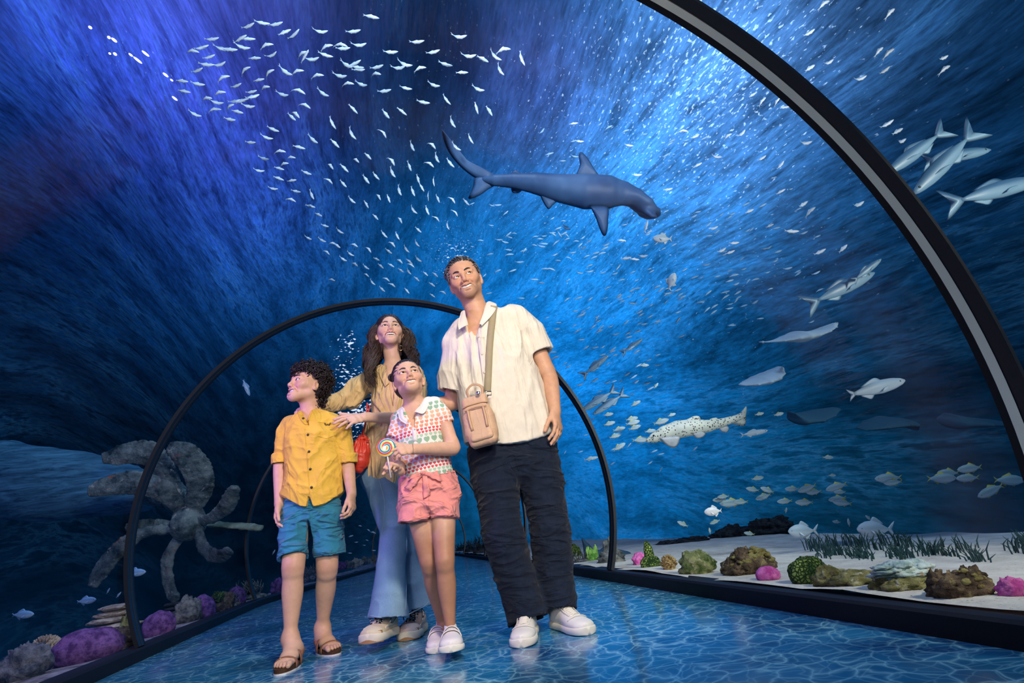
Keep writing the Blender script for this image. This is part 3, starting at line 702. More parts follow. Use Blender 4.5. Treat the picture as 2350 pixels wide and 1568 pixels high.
def fabric(name, color, weave=900., bump=.25, rough=.85, var=.06, slub=False, sheen=.15, folds=None):
    m, t, b = mat(name, color, rough, .15); b.inputs['Sheen Weight'].default_value = sheen
    P = t.new('ShaderNodeTexCoord').outputs['Object']
    n = t.noise(t.v('MULTIPLY', P, (1., 1., .25) if slub else (1, 1, 1)), weave*.25, 3, .6); n2 = t.noise(P, 30., 4, .6)
    bm_ = t.new('ShaderNodeBump', i_Strength=bump, i_Distance=.004, i_Height=t.m('ADD', n, t.m('MULTIPLY', n2, 1.5)))
    if folds:
        fn_ = t.noise(t.v('MULTIPLY', P, folds[:3]), 1., 3, .45, .9); rd = t.m('POWER', t.m('SUBTRACT', 1., t.m('MINIMUM', t.m('MULTIPLY', t.m('ABSOLUTE', t.m('SUBTRACT', fn_, .5)), 7.), 1.)), 1.6)
        b2 = t.new('ShaderNodeBump', i_Strength=folds[3], i_Distance=.02, i_Height=rd); t.l.new(bm_.outputs[0], b2.inputs['Normal']); bm_ = b2
    t.l.new(bm_.outputs[0], b.inputs['Normal'])
    c = t.mix(t.mapr(n2, .3, .7), tuple(x*(1-var) for x in color), tuple(min(1, x*(1+var)) for x in color))
    c = t.mix(t.mapr(n, .35, .65, 0, .5), c, tuple(x*(1-var*1.6) for x in color)); t.l.new(c, b.inputs['Base Color']); return m
def patch(cast, quad, nu, nv, m, name, parent, off=.004, thick=.003, mb=None):
    """a piece of cloth laid on a surface: quad = four corner pixels"""
    q = [np.array(a, float) for a in quad]; V = []; N = []; ok = []
    for j in range(nv+1):
        for i in range(nu+1):
            u, v = i/nu, j/nv; a = q[0]*(1-u)*(1-v)+q[1]*u*(1-v)+q[2]*u*v+q[3]*(1-u)*v
            p, n = cast.hit(a[0], a[1], off); V.append(p); N.append(n); ok.append((a, p is not None))
    good = [p for p in V if p is not None]
    if not good: return None
    for i, p in enumerate(V):
        if p is None:
            a = ok[i][0]; d = unit(ray(*a)); j = min((j for j in range(len(V)) if ok[j][1]), key=lambda j: np.abs(ok[j][0]-a).sum()); g = V[j]
            V[i] = CAMP+d*((g-CAMP)@d); N[i] = N[j]
    V = np.array(V, float); N = np.array(N, float); w_ = nu+1; Vb = V-N*thick*2.5; n0 = len(V)
    F = [(j*w_+i, j*w_+i+1, (j+1)*w_+i+1, (j+1)*w_+i) for j in range(nv) for i in range(nu)]
    G = [tuple(x+n0 for x in f[::-1]) for f in F]
    rim = [i for i in range(nu)]+[nu+j*w_ for j in range(nv)]+[nv*w_+i for i in range(nu, 0, -1)]+[j*w_ for j in range(nv, 0, -1)]
    rim = rim+[rim[0]]; G += [(rim[k], rim[k]+n0, rim[k+1]+n0, rim[k+1]) for k in range(len(rim)-1)]
    if mb is not None: mb.add(np.vstack([V, Vb]), F+G); return mb
    return obj(name, np.vstack([V, Vb]), F+G, m, parent)
def shoe(name, toe, heel, m_up, m_sole, parent, W=.098, hgt=.075, ank=.10, sole=.03, lift=0., pitch=0., toe_spring=.0, kind='plain', extra=None, bulk=1.):
    """toe, heel: ground points; returns frame for laces and straps"""
    toe = np.array(toe, float); heel = np.array(heel, float); y = toe-heel; L = np.linalg.norm(y[:2]); y[2] = 0; y = unit(y); x = unit(np.cross(y, [0, 0, 1])); z = np.array([0, 0, 1.])
    if pitch: y, z = y*math.cos(pitch)+z*math.sin(pitch), z*math.cos(pitch)-y*math.sin(pitch)
    P = lambda a, b, c: heel+np.array([0, 0, lift])+x*b+y*a*L+z*c
    st = np.array([.0035, .010, .02, .045, .08, .15, .25, .40, .55, .68, .80, .86, .90, .935, .96, .98, .990, .9965])
    hw = np.interp(st, [0, .08, .25, .40, .55, .68, .80, .86, 1], [.30, .35, .37, .37, .43, .50, .50, .48, .46])*W
    hw = hw*np.sqrt(np.clip(1-np.clip((st-.84)/.16, 0, 1)**2.3, .0006, 1))*np.sqrt(np.clip(1-np.clip((.08-st)/.08, 0, 1)**2.3, .0006, 1))
    top = np.interp(st, [0, .04, .12, .25, .38, .5, .62, .75, .88, .96, 1.], [ank*.6, ank*.95, ank, ank*1.03, ank*.98, ank*.84, hgt*.86, hgt*.76, hgt*.70, hgt*.62, sole+.012])
    n = 24
    def lo(mb, grow, z0, z1, mi=0, flat=False):
        V = []
        for i, a in enumerate(st):
            w_ = hw[i]*grow+(.001 if grow > 1 else 0); t1 = z1 if flat else max(top[i], sole+.004); zb = z0+toe_spring*max(0, a-.7)**2*3; 
            for k in range(n):
                t = 2*math.pi*k/n; c, s_ = math.cos(t), math.sin(t); e = .55 if flat else (.62 if s_ < 0 else .9)
                xx = w_*math.copysign(abs(c)**(.75 if flat else .85), c); zz = .5*(1+math.copysign(abs(s_)**(e if not flat else .35), s_))
                a2 = .5+(a-.5)*(1.02 if grow > 1 else 1)
                taper = 1-.28*max(0, zz-.35)*(0 if flat else 1)
                V.append(P(a2, xx*taper, zb+(t1-z0)*zz))
        F = [(i*n+k, i*n+(k+1) % n, (i+1)*n+(k+1) % n, (i+1)*n+k) for i in range(len(st)-1) for k in range(n)]; m_ = len(st); e0 = np.mean(V[:n], 0)-y*.0012; e1 = np.mean(V[-n:], 0)+y*.0012; V += [e0, e1]
        F += [((k+1) % n, k, m_*n) for k in range(n)]+[((m_-1)*n+k, (m_-1)*n+(k+1) % n, m_*n+1) for k in range(n)]
        mb.add(V, F, mi)
    root = empty(name, P(.5, 0, 0), parent=parent)
    a = MB(); lo(a, 1, sole*.5, None); a.obj('upper', m_up, root)
    b = MB(); lo(b, 1.06*bulk, 0., sole, 0, True); b.obj('sole', m_sole, root)
    topz = lambda a_: np.interp(a_, st, top)
    return root, P, x, y, z, topz, lambda a_: np.interp(a_, st, hw), L

def seams(cast, lines, m, parent, r=.0015, n=18, off=.001, name='seam'):
    for pts in lines:
        P_, N_ = cast.line(pts, n, off)
        if len(P_) > 3: mb = MB(); mb.tube(P_, r, 6); mb.obj(name, m, parent)
m_eyew = simple('eye_white', (.78, .76, .74), .25, .5); m_iris = simple('iris', (.045, .025, .014), .2, .6); m_pup = simple('pupil', (.004, .004, .004), .1, .8)
m_teeth = simple('teeth', (.80, .77, .70), .3, .5); m_nail = simple('nail', (.62, .36, .29), .3, .5)
EM = dict(white=m_eyew, iris=m_iris, pupil=m_pup, teeth=m_teeth)
m_skinM = skinmat('tan_skin', None); m_skinK = skinmat('child_skin', None); m_skinW = skinmat('fair_skin', None)
J = at
# ================================================================== the man
man = empty('person', (.58, 2.5, 0), 'tall grey-haired man in cream short-sleeved shirt and navy trousers, looking up smiling', 'person')
UPW = np.array([0, 0, 1.]); XW = np.array([1., 0, 0])
S = Sdf()
neck0 = J(1100, 728, 2.53); hc = J(1066, 640, 2.49)
hM = Head(S, hc, (-.26, -.95, -.11), (-.22, .0, 1.), .238, mo=.006, mw=1.36, jaw=.97, smile=1.2, es=1.08, eye=.80, nose=1.15)
S.loft([(neck0+[0, .01, -.06], .075, .065, XW), (neck0+[0, 0, .0], .060, .058, XW), (hM.P(0, -.022, .055), .055, .060, hM.A[0])], k=.03)
shR, shL = J(1052, 765, 2.54), J(1203, 735, 2.52); pel = J(1176, 1012, 2.54); ch = J(1135, 850, 2.53)
elR, wrR = J(1040, 925, 2.64), J(950, 940, 2.63); elL, wrL = J(1262, 868, 2.50), J(1274, 945, 2.44)
S.loft([(pel+[0, 0, -.02], .15, .105, XW), (J(1160, 930, 2.53), .135, .10, XW), (ch, .155, .105, XW), (J(1122, 780, 2.53), .165, .095, shL-shR), (neck0+[.01, .01, -.05], .11, .07, shL-shR)], k=.03)
hipR, hipL = J(1126, 1040, 2.54), J(1229, 1035, 2.54); knR, knL = J(1153, 1225, 2.46), J(1263, 1215, 2.49); anR, anL = J(1212, 1418, 2.46), J(1282, 1398, 2.47)
for a, b, c in ((hipR, knR, anR), (hipL, knL, anL)):
    leg(S, a, b, c, .082, .055, .050, .026)
for a, b, c, mus in ((shR, elR, wrR, 1), (shL, elL, wrL, 1)):
    arm(S, a, b, c, .050, .041, .028)
tipsL, bxL = hand(S, wrL, J(1284, 1000, 2.40)-wrL, (.75, -.65, 0.), 1 if np.cross(J(1284, 1000, 2.40)-wrL, (.75, -.65, 0))[0] < 0 else -1, .195, ((18, 22, 14), (16, 24, 14), (18, 24, 14), (22, 24, 16)), 5, (24, 22, 0), 12)
fdR = J(915, 944, 2.515)-wrR
tipsR, bxR = hand(S, wrR, fdR, (0, -.25, 1.), 1 if np.cross(fdR, (0, -.25, 1.))[1] < 0 else -1, .185, ((42, 42, 25), (44, 42, 25), (46, 44, 25), (48, 46, 25)), 8, (40, 10, 0), 15)
V, F = multires(S, .0055, [(*hM.box(), .0019), (*bxL, .0024), (*bxR, .0026)])
T_ = np.ones((len(V), 3))*np.array([.62, .345, .215]); hM.paint(V, T_, (.50, .225, .165), stubble=.28, lash=.8)
body = obj('body', V, F, m_skinM, man, tint=T_)
m_hairM = simple('grey_hair', (.035, .032, .034), .5, .4, bump=.6, bscale=500., var=.5, vscale=60.); m_hairG = simple('silver_hair', (.22, .21, .21), .5, .4)
hM.extras(man, gaze=(.05, -.90, .16), brow=m_hairM, brow_r=.0026, mats=EM)
nails(tipsL, man, m_nail)
def strands(h, n, roots, length, flow, r=.0016, m=None, name='hair', parent=None, grey=None, seed=1, lift=.004, steps=6, top=1.0):
    """short combed hair: roots(rng)->(x,y,z) in head space; flow(p)->direction in head space"""
    rg = np.random.default_rng(seed); mb = MB()
    for i in range(n):
        p = np.array(roots(rg)); P_ = [p]; ln = length(p)*rg.uniform(.8, 1.2)
        for k in range(steps-1):
            d = np.array(flow(P_[-1]))+rg.normal(0, .10, 3); q = P_[-1]+unit(d)*ln/(steps-1)
            e = skull(q); tgt = top+lift*10*(1+.5*math.sin(k)); q2 = np.array([q[0], q[1]+.018, q[2]-.148]); q2 = q2*max(1, (tgt/e)); q = np.array([q2[0], q2[1]-.018, q2[2]+.148]); P_.append(q)
        P_ = spline(P_, 9); W_p = np.array([h.P(*q) for q in P_]); mb.tube(W_p, np.array([.8, 1, 1, 1, 1, .9, .8, .6, .15])*r*h.s*rg.uniform(.7, 1.3), 5, mi=1 if (grey and rg.random() < grey(p)) else 0)
    return mb.obj(name, m, parent)
def skull(q, r=(.0765, .095, .085)): 
    return math.sqrt((q[0]/r[0])**2+((q[1]+.018)/r[1])**2+((q[2]-.148)/r[2])**2)
def cap(h, keep, name, m, parent, r=(.0765, .0955, .0855), noise=.0015, seed=2):
    mb = MB(); nu, nv = 48, 30; V = []; F = []
    for j in range(nv+1):
        p = math.pi*j/nv
        for i in range(nu):
            t = 2*math.pi*i/nu; V.append((r[0]*math.sin(p)*math.cos(t), r[1]*math.sin(p)*math.sin(t)-.018, r[2]*math.cos(p)+.148))
    V = np.array(V); V += (V-[0, -.018, .148])/.08*(noise*fbm(V*60, seed))[:, None]
    for j in range(nv):
        for i in range(nu):
            f = (j*nu+i, (j+1)*nu+i, (j+1)*nu+(i+1) % nu, j*nu+(i+1) % nu)
            if keep(V[list(f)].mean(0)): F.append(f)
    mb.add([h.P(*v) for v in V], F); return mb
def hairbase(h, r, fr_, fc=(0, .087, .108), low=.045, part=False, strands_=26., amp=.0016, vs=.0026, back=0., extra=()):
    """hair volume: a shell round the skull, open at the face, combed with fine grooves"""
    S = Sdf(); P, s, A = h.P, h.s, h.A
    S.ball(P(0, -.018, .148), np.array(r)*s, A, .01); S.ball(P(0, -.050-back, .100), np.array([r[0]*.90, r[1]*.62, .070])*s, A, .03*s)
    for c, q in extra: S.ball(P(*c), np.array(q)*s, A, .02*s)
    S.ball(P(*fc), np.array(fr_)*s, A, .008*s, 's')
    for q in (-1, 1): S.ball(P(q*.085, .004, .086), np.array([.030, .034, .034])*s, A, .008*s, 's'); S.ball(P(q*.055, .060, .085), np.array([.035, .045, .050])*s, A, .008*s, 's')
    S.ball(P(0, .02, low-.075), np.array([.13, .14, .075])*s, A, .01*s, 's')
    if part: S.cone(P(.004, .075, .205), P(.004, -.03, .262), .004*s, .006*s, .008*s, 's')
    V, F = S.mesh(vs*s); V, F = compact(V, F); N = normals(V, F); q = h.L(V); th = np.arctan2(q[:, 0]+.0001, q[:, 2]-.12); rad = np.linalg.norm(q-[0, -.018, .14], axis=1)
    g = vnoise(np.stack([th*strands_, q[:, 1]*10, rad*12], 1), 3)+.5*vnoise(np.stack([th*strands_*2.6, q[:, 1]*16, rad*12], 1), 5)
    return V+N*(g*amp*1.5)[:, None], F
def hairline_man(c): return c[2] > .184-.45*max(abs(c[0])-.035, 0) or (c[1] < .040 and c[2] > .118+.6*max(c[1], 0) and abs(c[0]) > .045) or (c[1] < -.022 and c[2] > .05)
hbm = hairbase(hM, (.0800, .1015, .0960), (.062, .075, .079), low=.050); mc = MB(); mc.add(*hbm)
def roots(rg):
    while True:
        t = rg.uniform(0, 2*math.pi); z = rg.uniform(-.6, 1); s_ = math.sqrt(1-z*z); p = np.array([.0790*s_*math.cos(t), .0990*s_*math.sin(t)-.018, .0920*z+.148])
        if hairline_man(p): return p
hs = strands(hM, 900, roots, lambda p: .030+.020*max(0, (p[2]-.16)/.07), lambda p: (p[0]*6+.35, -.9, .5 if p[1] > .05 else -.2) if p[2] > .17 else (0, -.7, -.75), r=.0014, m=[m_hairM, m_hairG], parent=man, grey=lambda p: .28 if p[2] > .19 else .72, seed=3, top=1.075)
mc.obj('hair', m_hairM, man)
# shirt
S = Sdf()
S.loft([(J(1172, 1030, 2.53), .222, .135, XW), (J(1168, 985, 2.53), .224, .14, XW), (J(1152, 900, 2.53), .212, .14, XW), (J(1132, 810, 2.53), .200, .132, shL-shR), (J(1122, 760, 2.535), .180, .115, shL-shR), (neck0+[.012, .01, -.045], .11, .085, shL-shR)], k=.03)
S.loft([(shR+[.05, .0, .0], .075, .085, UPW), (shR*.8+elR*.2, .073, .085, [1, 0, .3]), (J(1036, 897, 2.60), .068, .085, [1, 0, 0])], k=.022, flat='b')
S.loft([(shL+[-.05, 0, .0], .080, .09, UPW), (shL*.75+elL*.25, .076, .088, [1, 0, .4]), (J(1238, 813, 2.51), .074, .085, [1, 0, -.1])], k=.022, flat='b')
hemz = J(1172, 1016, 2.40)[2]
S.cut(lambda X, Y, Z: Z-(hemz+.045*np.clip((np.abs(X-.60)-.04)/.16, 0, 1)**1.5+.012*np.sin((X-.6)*9)), (0, 2, .5), (1.2, 3, hemz+.06), .004)
S.cone(hM.P(0, -.022, .05), neck0+[-.002, -.01, -.01], .060, .072, .006, 's')
S.loft([(J(1078, 735, 2.36), .004, .1, XW), (J(1083, 700, 2.42), .055, .12, XW)], k=.01, mode='s')
S.loft([(J(1093, 775, 2.36), .003, .06, XW), (J(1093, 735, 2.40), .030, .08, XW), (J(1090, 700, 2.44), .055, .1, XW)], k=.006, mode='s')
arm_in = [(J(1240, 822, 2.51), .064, .072, [1, 0, -.1]), (J(1232, 795, 2.51), .055, .066, [1, 0, -.1])]; S.loft(arm_in+[], k=.004, mode='s')
S.loft([(J(1034, 905, 2.60), .058, .072, XW), (J(1038, 875, 2.59), .05, .062, XW)], k=.004, mode='s')
m_cream = fabric('cream_cotton', (.80, .745, .63), 1100., .30, slub=True, folds=(9., 9., 1.6, .35))
def post(V, F):
    p = J(1205, 770, 2.40)
    for a, b, L, w_, am in (((1078, 760), (1115, 985), .50, .012, .010), ((1048, 770), (1085, 930), .35, .010, .007), ((1098, 790), (1150, 990), .42, .010, .006), ((1060, 830), (1075, 990), .3, .014, .008), ((1225, 850), (1190, 990), .3, .02, .007), ((1215, 740), (1190, 850), .25, .022, -.007), ((1060, 740), (1050, 880), .3, .008, .006), ((1232, 860), (1262, 980), .3, .014, .010), ((1205, 900), (1235, 1000), .25, .014, .007)):
        A_, B_ = J(*a, 2.40), J(*b, 2.40); d = unit(B_-A_); n = unit(np.cross(d, [0, 1, 0])); V = ripple_folds(V, F, A_, d, n, L, w_, am)
    return V
shirt = garment('shirt', S, .0052, m_cream, man, .0075, (8, 8, 3.0), 3, .5, post=post)
CM = Cast(shirt)
m_creamD = fabric('cream_collar', (.82, .76, .65), 1100., .2)
for quad in (((1118, 697), (1139, 700), (1132, 722), (1112, 708)), ((1066, 716), (1060, 738), (1052, 757), (1049, 740))):
    pass
def collar(pts_in, pts_out, cast_, m, parent, name='collar', off=.010, nn=16, th=.0025):
    """collar leaf between an inner and an outer line of pixels (px, py, Y)"""
    A_ = spline([J(*p) for p in pts_in], nn); B_ = spline([J(*p) for p in pts_out], nn); V = []; w_ = 5
    for a, b in zip(A_, B_):
        for k in range(w_): u = k/(w_-1); V.append(a*(1-u)+b*u+np.array([0, -1, .3])*.006*math.sin(u*math.pi))
    V = np.array(V); F = [(i*w_+j, i*w_+j+1, (i+1)*w_+j+1, (i+1)*w_+j) for i in range(nn-1) for j in range(w_-1)]
    n0 = len(V); V2 = V+np.array([0, 1, 0])*th*2; G = [tuple(x+n0 for x in f[::-1]) for f in F]
    ring = [j for j in range(w_)]+[i*w_+w_-1 for i in range(1, nn)]+[(nn-1)*w_+j for j in range(w_-2, -1, -1)]+[i*w_ for i in range(nn-2, -1, -1)]
    G += [(ring[k], ring[k+1], ring[k+1]+n0, ring[k]+n0) for k in range(len(ring)-1)]
    return obj(name, np.vstack([V, V2]), F+G, m, parent)
collar([(1067, 713, 2.47), (1070, 728, 2.43), (1075, 746, 2.405)], [(1058, 716, 2.49), (1051, 742, 2.43), (1053, 757, 2.40)], CM, m_creamD, man)
collar([(1116, 695, 2.52), (1112, 706, 2.46), (1108, 722, 2.42), (1100, 744, 2.40)], [(1126, 692, 2.54), (1140, 700, 2.48), (1131, 721, 2.41), (1106, 748, 2.392)], CM, m_creamD, man)
pl = MB()
for a, b in (((1095, 775), (1110, 900)), ((1110, 900), (1130, 1012))): patch(CM, (a, (a[0]+17, a[1]-1), (b[0]+17, b[1]-1), b), 3, 14, None, '', None, .0022, .0012, pl)
pl.obj('placket', m_cream, man)
m_btn = simple('pearl_button', (.70, .64, .52), .3, .5)
for px, py in ((1100, 773), (1106, 813), (1112, 855), (1121, 930), (1127, 972)):
    p, n = CM.hit(px, py, .004); mb = MB()
    if p is not None: mb.sphere(p, (.0055, .0055, .0022), np.array([unit(np.cross(n, UPW)), unit(np.cross(n, np.cross(n, UPW))), n]), 12, 6); mb.obj('button', m_btn, man)
# sleeve hems and yoke seam lines
seams(CM, ([(1216, 836), (1232, 812), (1256, 797)], [(1017, 889), (1034, 892), (1052, 895)], [(1212, 738), (1206, 780), (1212, 830)]), m_cream, man, .0016, 16)
# trousers
S = Sdf()
wz = J(1174, 985, 2.5)
S.loft([(J(1174, 1000, 2.54), .155, .095, XW), (J(1178, 1035, 2.54), .182, .115, XW), (J(1180, 1062, 2.53), .190, .12, XW)], k=.03, flat='a')
S.loft([(hipR, .110, .118, XW), (J(1138, 1110, 2.52), .104, .112, XW), (knR, .094, .100, XW), (J(1180, 1320, 2.48), .088, .098, XW), (J(1206, 1400, 2.47), .084, .10, XW), (J(1212, 1424, 2.46), .086, .10, XW)], k=.025, flat='b')
S.loft([(hipL, .110, .118, XW), (J(1243, 1110, 2.53), .104, .112, XW), (knL, .094, .100, XW), (J(1270, 1310, 2.50), .088, .098, XW), (J(1280, 1378, 2.48), .082, .10, XW), (J(1282, 1402, 2.47), .084, .10, XW)], k=.025, flat='b')
S.loft([(J(1213, 1430, 2.46), .070, .085, XW), (J(1209, 1405, 2.465), .062, .078, XW)], k=.004, mode='s')
S.loft([(J(1283, 1408, 2.47), .068, .085, XW), (J(1281, 1385, 2.475), .060, .078, XW)], k=.004, mode='s')
m_navy = fabric('navy_linen', (.010, .017, .036), 1200., .4, var=.25, slub=True, sheen=.08, folds=(3.5, 3.5, 12., .6))
trs = garment('trousers', S, .0052, m_navy, man, .006, (5, 5, 14), 11, .8)
CT = Cast(trs)
seams(CT, ([(1180, 1025), (1182, 1050), (1190, 1080)], [(1168, 1060), (1176, 1075), (1184, 1082)], [(1262, 1020), (1268, 1060), (1272, 1100)], [(1177, 1404), (1205, 1412), (1242, 1407)], [(1256, 1392), (1285, 1394), (1312, 1380)]), m_navy, man, .0015, 16)
# shoes
m_wleather = simple('white_leather', (.80, .78, .72), .42, .45, bump=.15, bscale=120., var=.03); m_wsole = simple('white_rubber', (.78, .75, .66), .55, .3)
def laced(name, toe, heel, parent, **kw):
    root, P, x, y, z, tz, hw, L = shoe(name, toe, heel, m_wleather, m_wsole, parent, **kw)
    mb = MB()
    for a in np.linspace(.44, .64, 6):
        w_ = .020; mb.tube([P(a, -w_, tz(a)-.002), P(a, -w_*.5, tz(a)+.003), P(a, w_*.5, tz(a)+.003), P(a, w_, tz(a)-.002)], .0026, 6, flat=(1.3, .7))
        mb.tube([P(a, -w_, tz(a)-.001), P(a+.02, 0, tz(a+.02)+.004), P(a+.04, w_, tz(a+.04)-.001)], .0022, 6)
    mb.obj('lace', m_wsole, root)
    mb = MB(); c = []
    for t in np.linspace(-1.15, 1.15, 15): c.append(P(.70+.06*math.cos(t*1.1), hw(.72)*.95*math.sin(t), tz(.70)*(.62+.42*math.cos(t))))
    mb.tube(c, .0018, 6)
    for q in (-1, 1): mb.tube([P(.40, q*.026, tz(.40)-.001), P(.52, q*.028, tz(.52)-.003), P(.66, q*.025, tz(.66)-.002), P(.70, q*.012, tz(.7)+.0005)], .002, 6)
    mb.obj('seam', m_wsole, root)
    mb = MB(); ts = []
    for t in np.linspace(0, 2*math.pi, 21): ts.append(P(.23+.17*math.cos(t), .030*math.sin(t), tz(.23)+.004+.010*math.cos(t)))
    mb.tube(ts, .006, 8, caps=False); mb.obj('ankle_collar', m_wleather, root); return root
laced('shoe', (.452, 2.235, 0), (.560, 2.520, 0), man, W=.102, hgt=.078, ank=.098, sole=.032)
laced('shoe', (.725, 2.235, 0), (.672, 2.530, 0), man, W=.102, hgt=.078, ank=.098, sole=.032)
# ring and bag
m_gold = simple('gold', (.75, .50, .18), .25, .5, 1.)
fing = tipsL[2]

mb = MB(); c = J(1293, 1005, 2.41)
a0, n0_, d0, r0_ = tipsL[2]
pr = a0-d0*.048; 
mb.tube([pr+.0098*(math.cos(t)*n0_+math.sin(t)*unit(np.cross(d0, n0_))) for t in np.linspace(0, 2*math.pi, 17)], .0014, 6, caps=False); mb.obj('ring', m_gold, man)
# ---- crossbody bag
m_strap = simple('khaki_webbing', (.42, .36, .225), .75, .2, bump=.5, bscale=400., var=.06); m_tan = simple('tan_leather', (.58, .375, .235), .5, .4, bump=.15, bscale=150., var=.06)
m_tan2 = simple('tan_leather_trim', (.50, .31, .18), .5, .4, bump=.1, bscale=150.); m_steel = simple('steel', (.6, .6, .6), .25, .5, 1.)
ctop, cbot = J(1090, 922, 2.365), J(1111, 1012, 2.34); zc_ = unit(ctop-cbot); yb = unit(np.array([-.30, -1, -.05])); xb = unit(np.cross(yb, zc_)); yb = np.cross(zc_, xb); AX = np.array([xb, yb, zc_]); bc = (ctop+cbot)/2
bag = empty('crossbody_bag', cbot, 'small tan leather bag on a khaki strap across the cream shirt', 'bag')
S = Sdf(); S.rbox(bc, (.062, .034, .118), AX, .022, .01); S.rbox(bc-zc_*.02, (.066, .038, .06), AX, .026, .03)
V, F = S.mesh(.003); V = cloth(V, F, .002, (20, 20, 20), 4, .5); obj('bag_body', V, F, m_tan, bag)
S = Sdf(); S.rbox(bc+yb*.036-zc_*.028, (.052, .012, .072), AX, .014, .01); V, F = S.mesh(.003); V = cloth(V, F, .0018, (24, 24, 24), 8, .5); obj('front_pocket', V, F, m_tan, bag)
mb = MB()
bp = lambda a, b, c: bc+xb*a+yb*b+zc_*c
mb.tube([bp(x_, .036, z_) for x_, z_ in ((-.060, .065), (-.03, .072), (.03, .072), (.060, .065))], .0035, 6)
mb.obj('zip', m_tan2, bag)
mb = MB(); mb.tube(spline([bp(-.050, .049, .045), bp(.0, .052, .050), bp(.050, .049, .045)], 10), .004, 6); mb.obj('pocket_flap', m_tan2, bag)
mb = MB(); mb.tube(spline([bp(-.040, .012, .105), bp(-.046, .014, .150), bp(-.012, .016, .172), bp(.022, .014, .150), bp(.020, .012, .105)], 24), .0065, 8, flat=(1, .5)); mb.obj('handle', m_tan2, bag)
for q in (-1, 1):
    mb = MB(); mb.tube(spline([bp(q*.035, .0505, .05), bp(q*.036, .052, -.0), bp(q*.034, .0505, -.05)], 8), .004, 6, flat=(1.5, .5)); mb.obj('side_strap', m_tan2, bag)
mb = MB(); mb.sphere(bp(-.028, .05, .112), (.010, .006, .010), AX, 12, 8); mb.obj('stud', m_steel, bag)
def band(cast, pts, wpx, m, name, parent, n=30, off=.006, th=.0035, tail=None):
    """flat strap laid along pixels on a surface, wpx wide"""
    q = spline([(a, b, 0) for a, b in pts], n)[:, :2]; tg = np.gradient(q, axis=0); nn = np.stack([-tg[:, 1], tg[:, 0]], 1); nn /= np.linalg.norm(nn, axis=1)[:, None]; V = []; ok = []
    C_ = []
    for a, m_ in zip(q, nn):
        p, n_ = cast.hit(a[0], a[1], off); C_.append((p, n_))
    good = [i for i in range(n) if C_[i][0] is not None]
    dep = np.interp(range(n), good, [(C_[i][0]-CAMP) @ CF for i in good]); k = np.ones(5)/5; dep = np.minimum(dep, np.convolve(np.pad(dep, 2, mode='edge'), k, 'valid')+.001)
    Pc = [CAMP+ray(*a)*d for a, d in zip(q, dep)]; W0 = [CAMP+ray(*(a+m_*wpx/2))*d for a, m_, d in zip(q, nn, dep)]; W1 = [CAMP+ray(*(a-m_*wpx/2))*d for a, m_, d in zip(q, nn, dep)]
    V = []
    for a, c, b in zip(W0, Pc, W1): f_ = CF*th; V += [a, c-f_*.5, b, b+f_, c+f_*.5, a+f_]
    F = [(i*6+j, i*6+(j+1) % 6, (i+1)*6+(j+1) % 6, (i+1)*6+j) for i in range(n-1) for j in range(6)]
    return obj(name, V, F, m, parent)
band(CM, [(1134, 702), (1129, 740), (1124, 790), (1121, 850), (1119, 897)], 16, m_strap, 'strap', bag, off=.007)
mb = MB(); p0, p1 = J(1118, 899, 2.352), J(1116, 925, 2.345)
mb.tube([p0+np.array([-.019, 0, 0]), p0+np.array([.019, 0, 0]), p0+np.array([.017, 0, -.018]), p0+np.array([-.017, 0, -.018]), p0+np.array([-.019, 0, 0])], .0028, 6); mb.tube([p0+[0, 0, -.016], p1+[0, 0, .012]], .005, 8)
mb.sphere(p1+[0, -.001, .004], (.009, .005, .012), None, 12, 8); mb.obj('swivel_clasp', m_steel, bag)
# ================================================================== the boy
boy = empty('person', (-.385, 2.85, 0), 'curly-haired boy in yellow shirt, blue shorts and sandals', 'person')
S = Sdf()
hB = Head(S, J(706, 882, 2.84), (-.76, -.63, .22), (.0, .0, 1.), .212, mo=.012, mw=1.15, jaw=.90, smile=1.0, nose=.85, cheek=1., es=1.1)
nk = J(712, 950, 2.87); shR, shL = J(658, 978, 2.88), J(780, 976, 2.85); pel = J(716, 1165, 2.86)
S.loft([(nk+[0, 0, -.04], .058, .052, XW), (nk, .046, .046, XW), (hB.P(0, -.02, .055), .043, .050, hB.A[0])], k=.025)
S.loft([(pel+[0, 0, .02], .108, .075, XW), (J(718, 1080, 2.86), .10, .068, XW), (J(718, 1010, 2.86), .108, .070, XW), (J(716, 974, 2.865), .112, .062, XW), (nk+[0, .0, -.03], .085, .05, XW)], k=.03)
elR, wrR, elL, wrL = J(643, 1058, 2.90), J(641, 1158, 2.84), J(797, 1058, 2.86), J(807, 1135, 2.78)
knR, anR, knL, anL = J(673, 1302, 2.79), J(666, 1466, 2.795), J(751, 1302, 2.86), J(740, 1442, 2.985)
hiR, hiL = J(683, 1175, 2.86), J(750, 1175, 2.86)
for a, b, c, kf in ((hiR, knR, anR, .0), (hiL, knL, anL, 0)):
    leg(S, a, b, c, .058, .050, .0465, .028)
for a, b, c in ((shR, elR, wrR), (shL, elL, wrL)):
    arm(S, a, b, c, .034, .032, .022)
tR, bR = hand(S, wrR, (-.04, -.25, -1), (-1, .2, 0), 1 if np.cross((-.04, -.25, -1), (-1, .2, 0))[1] < 0 else -1, .155, ((20, 25, 15),)*4, 3, (25, 10, 0), 12)
tL, bL = hand(S, wrL, (.02, -.28, -1), (1, -.35, 0), 1 if np.cross((.02, -.28, -1), (1, -.35, 0))[1] < 0 else -1, .155, ((28, 40, 25), (30, 40, 25), (32, 42, 25), (36, 42, 25)), 3, (22, 15, 0), 14)
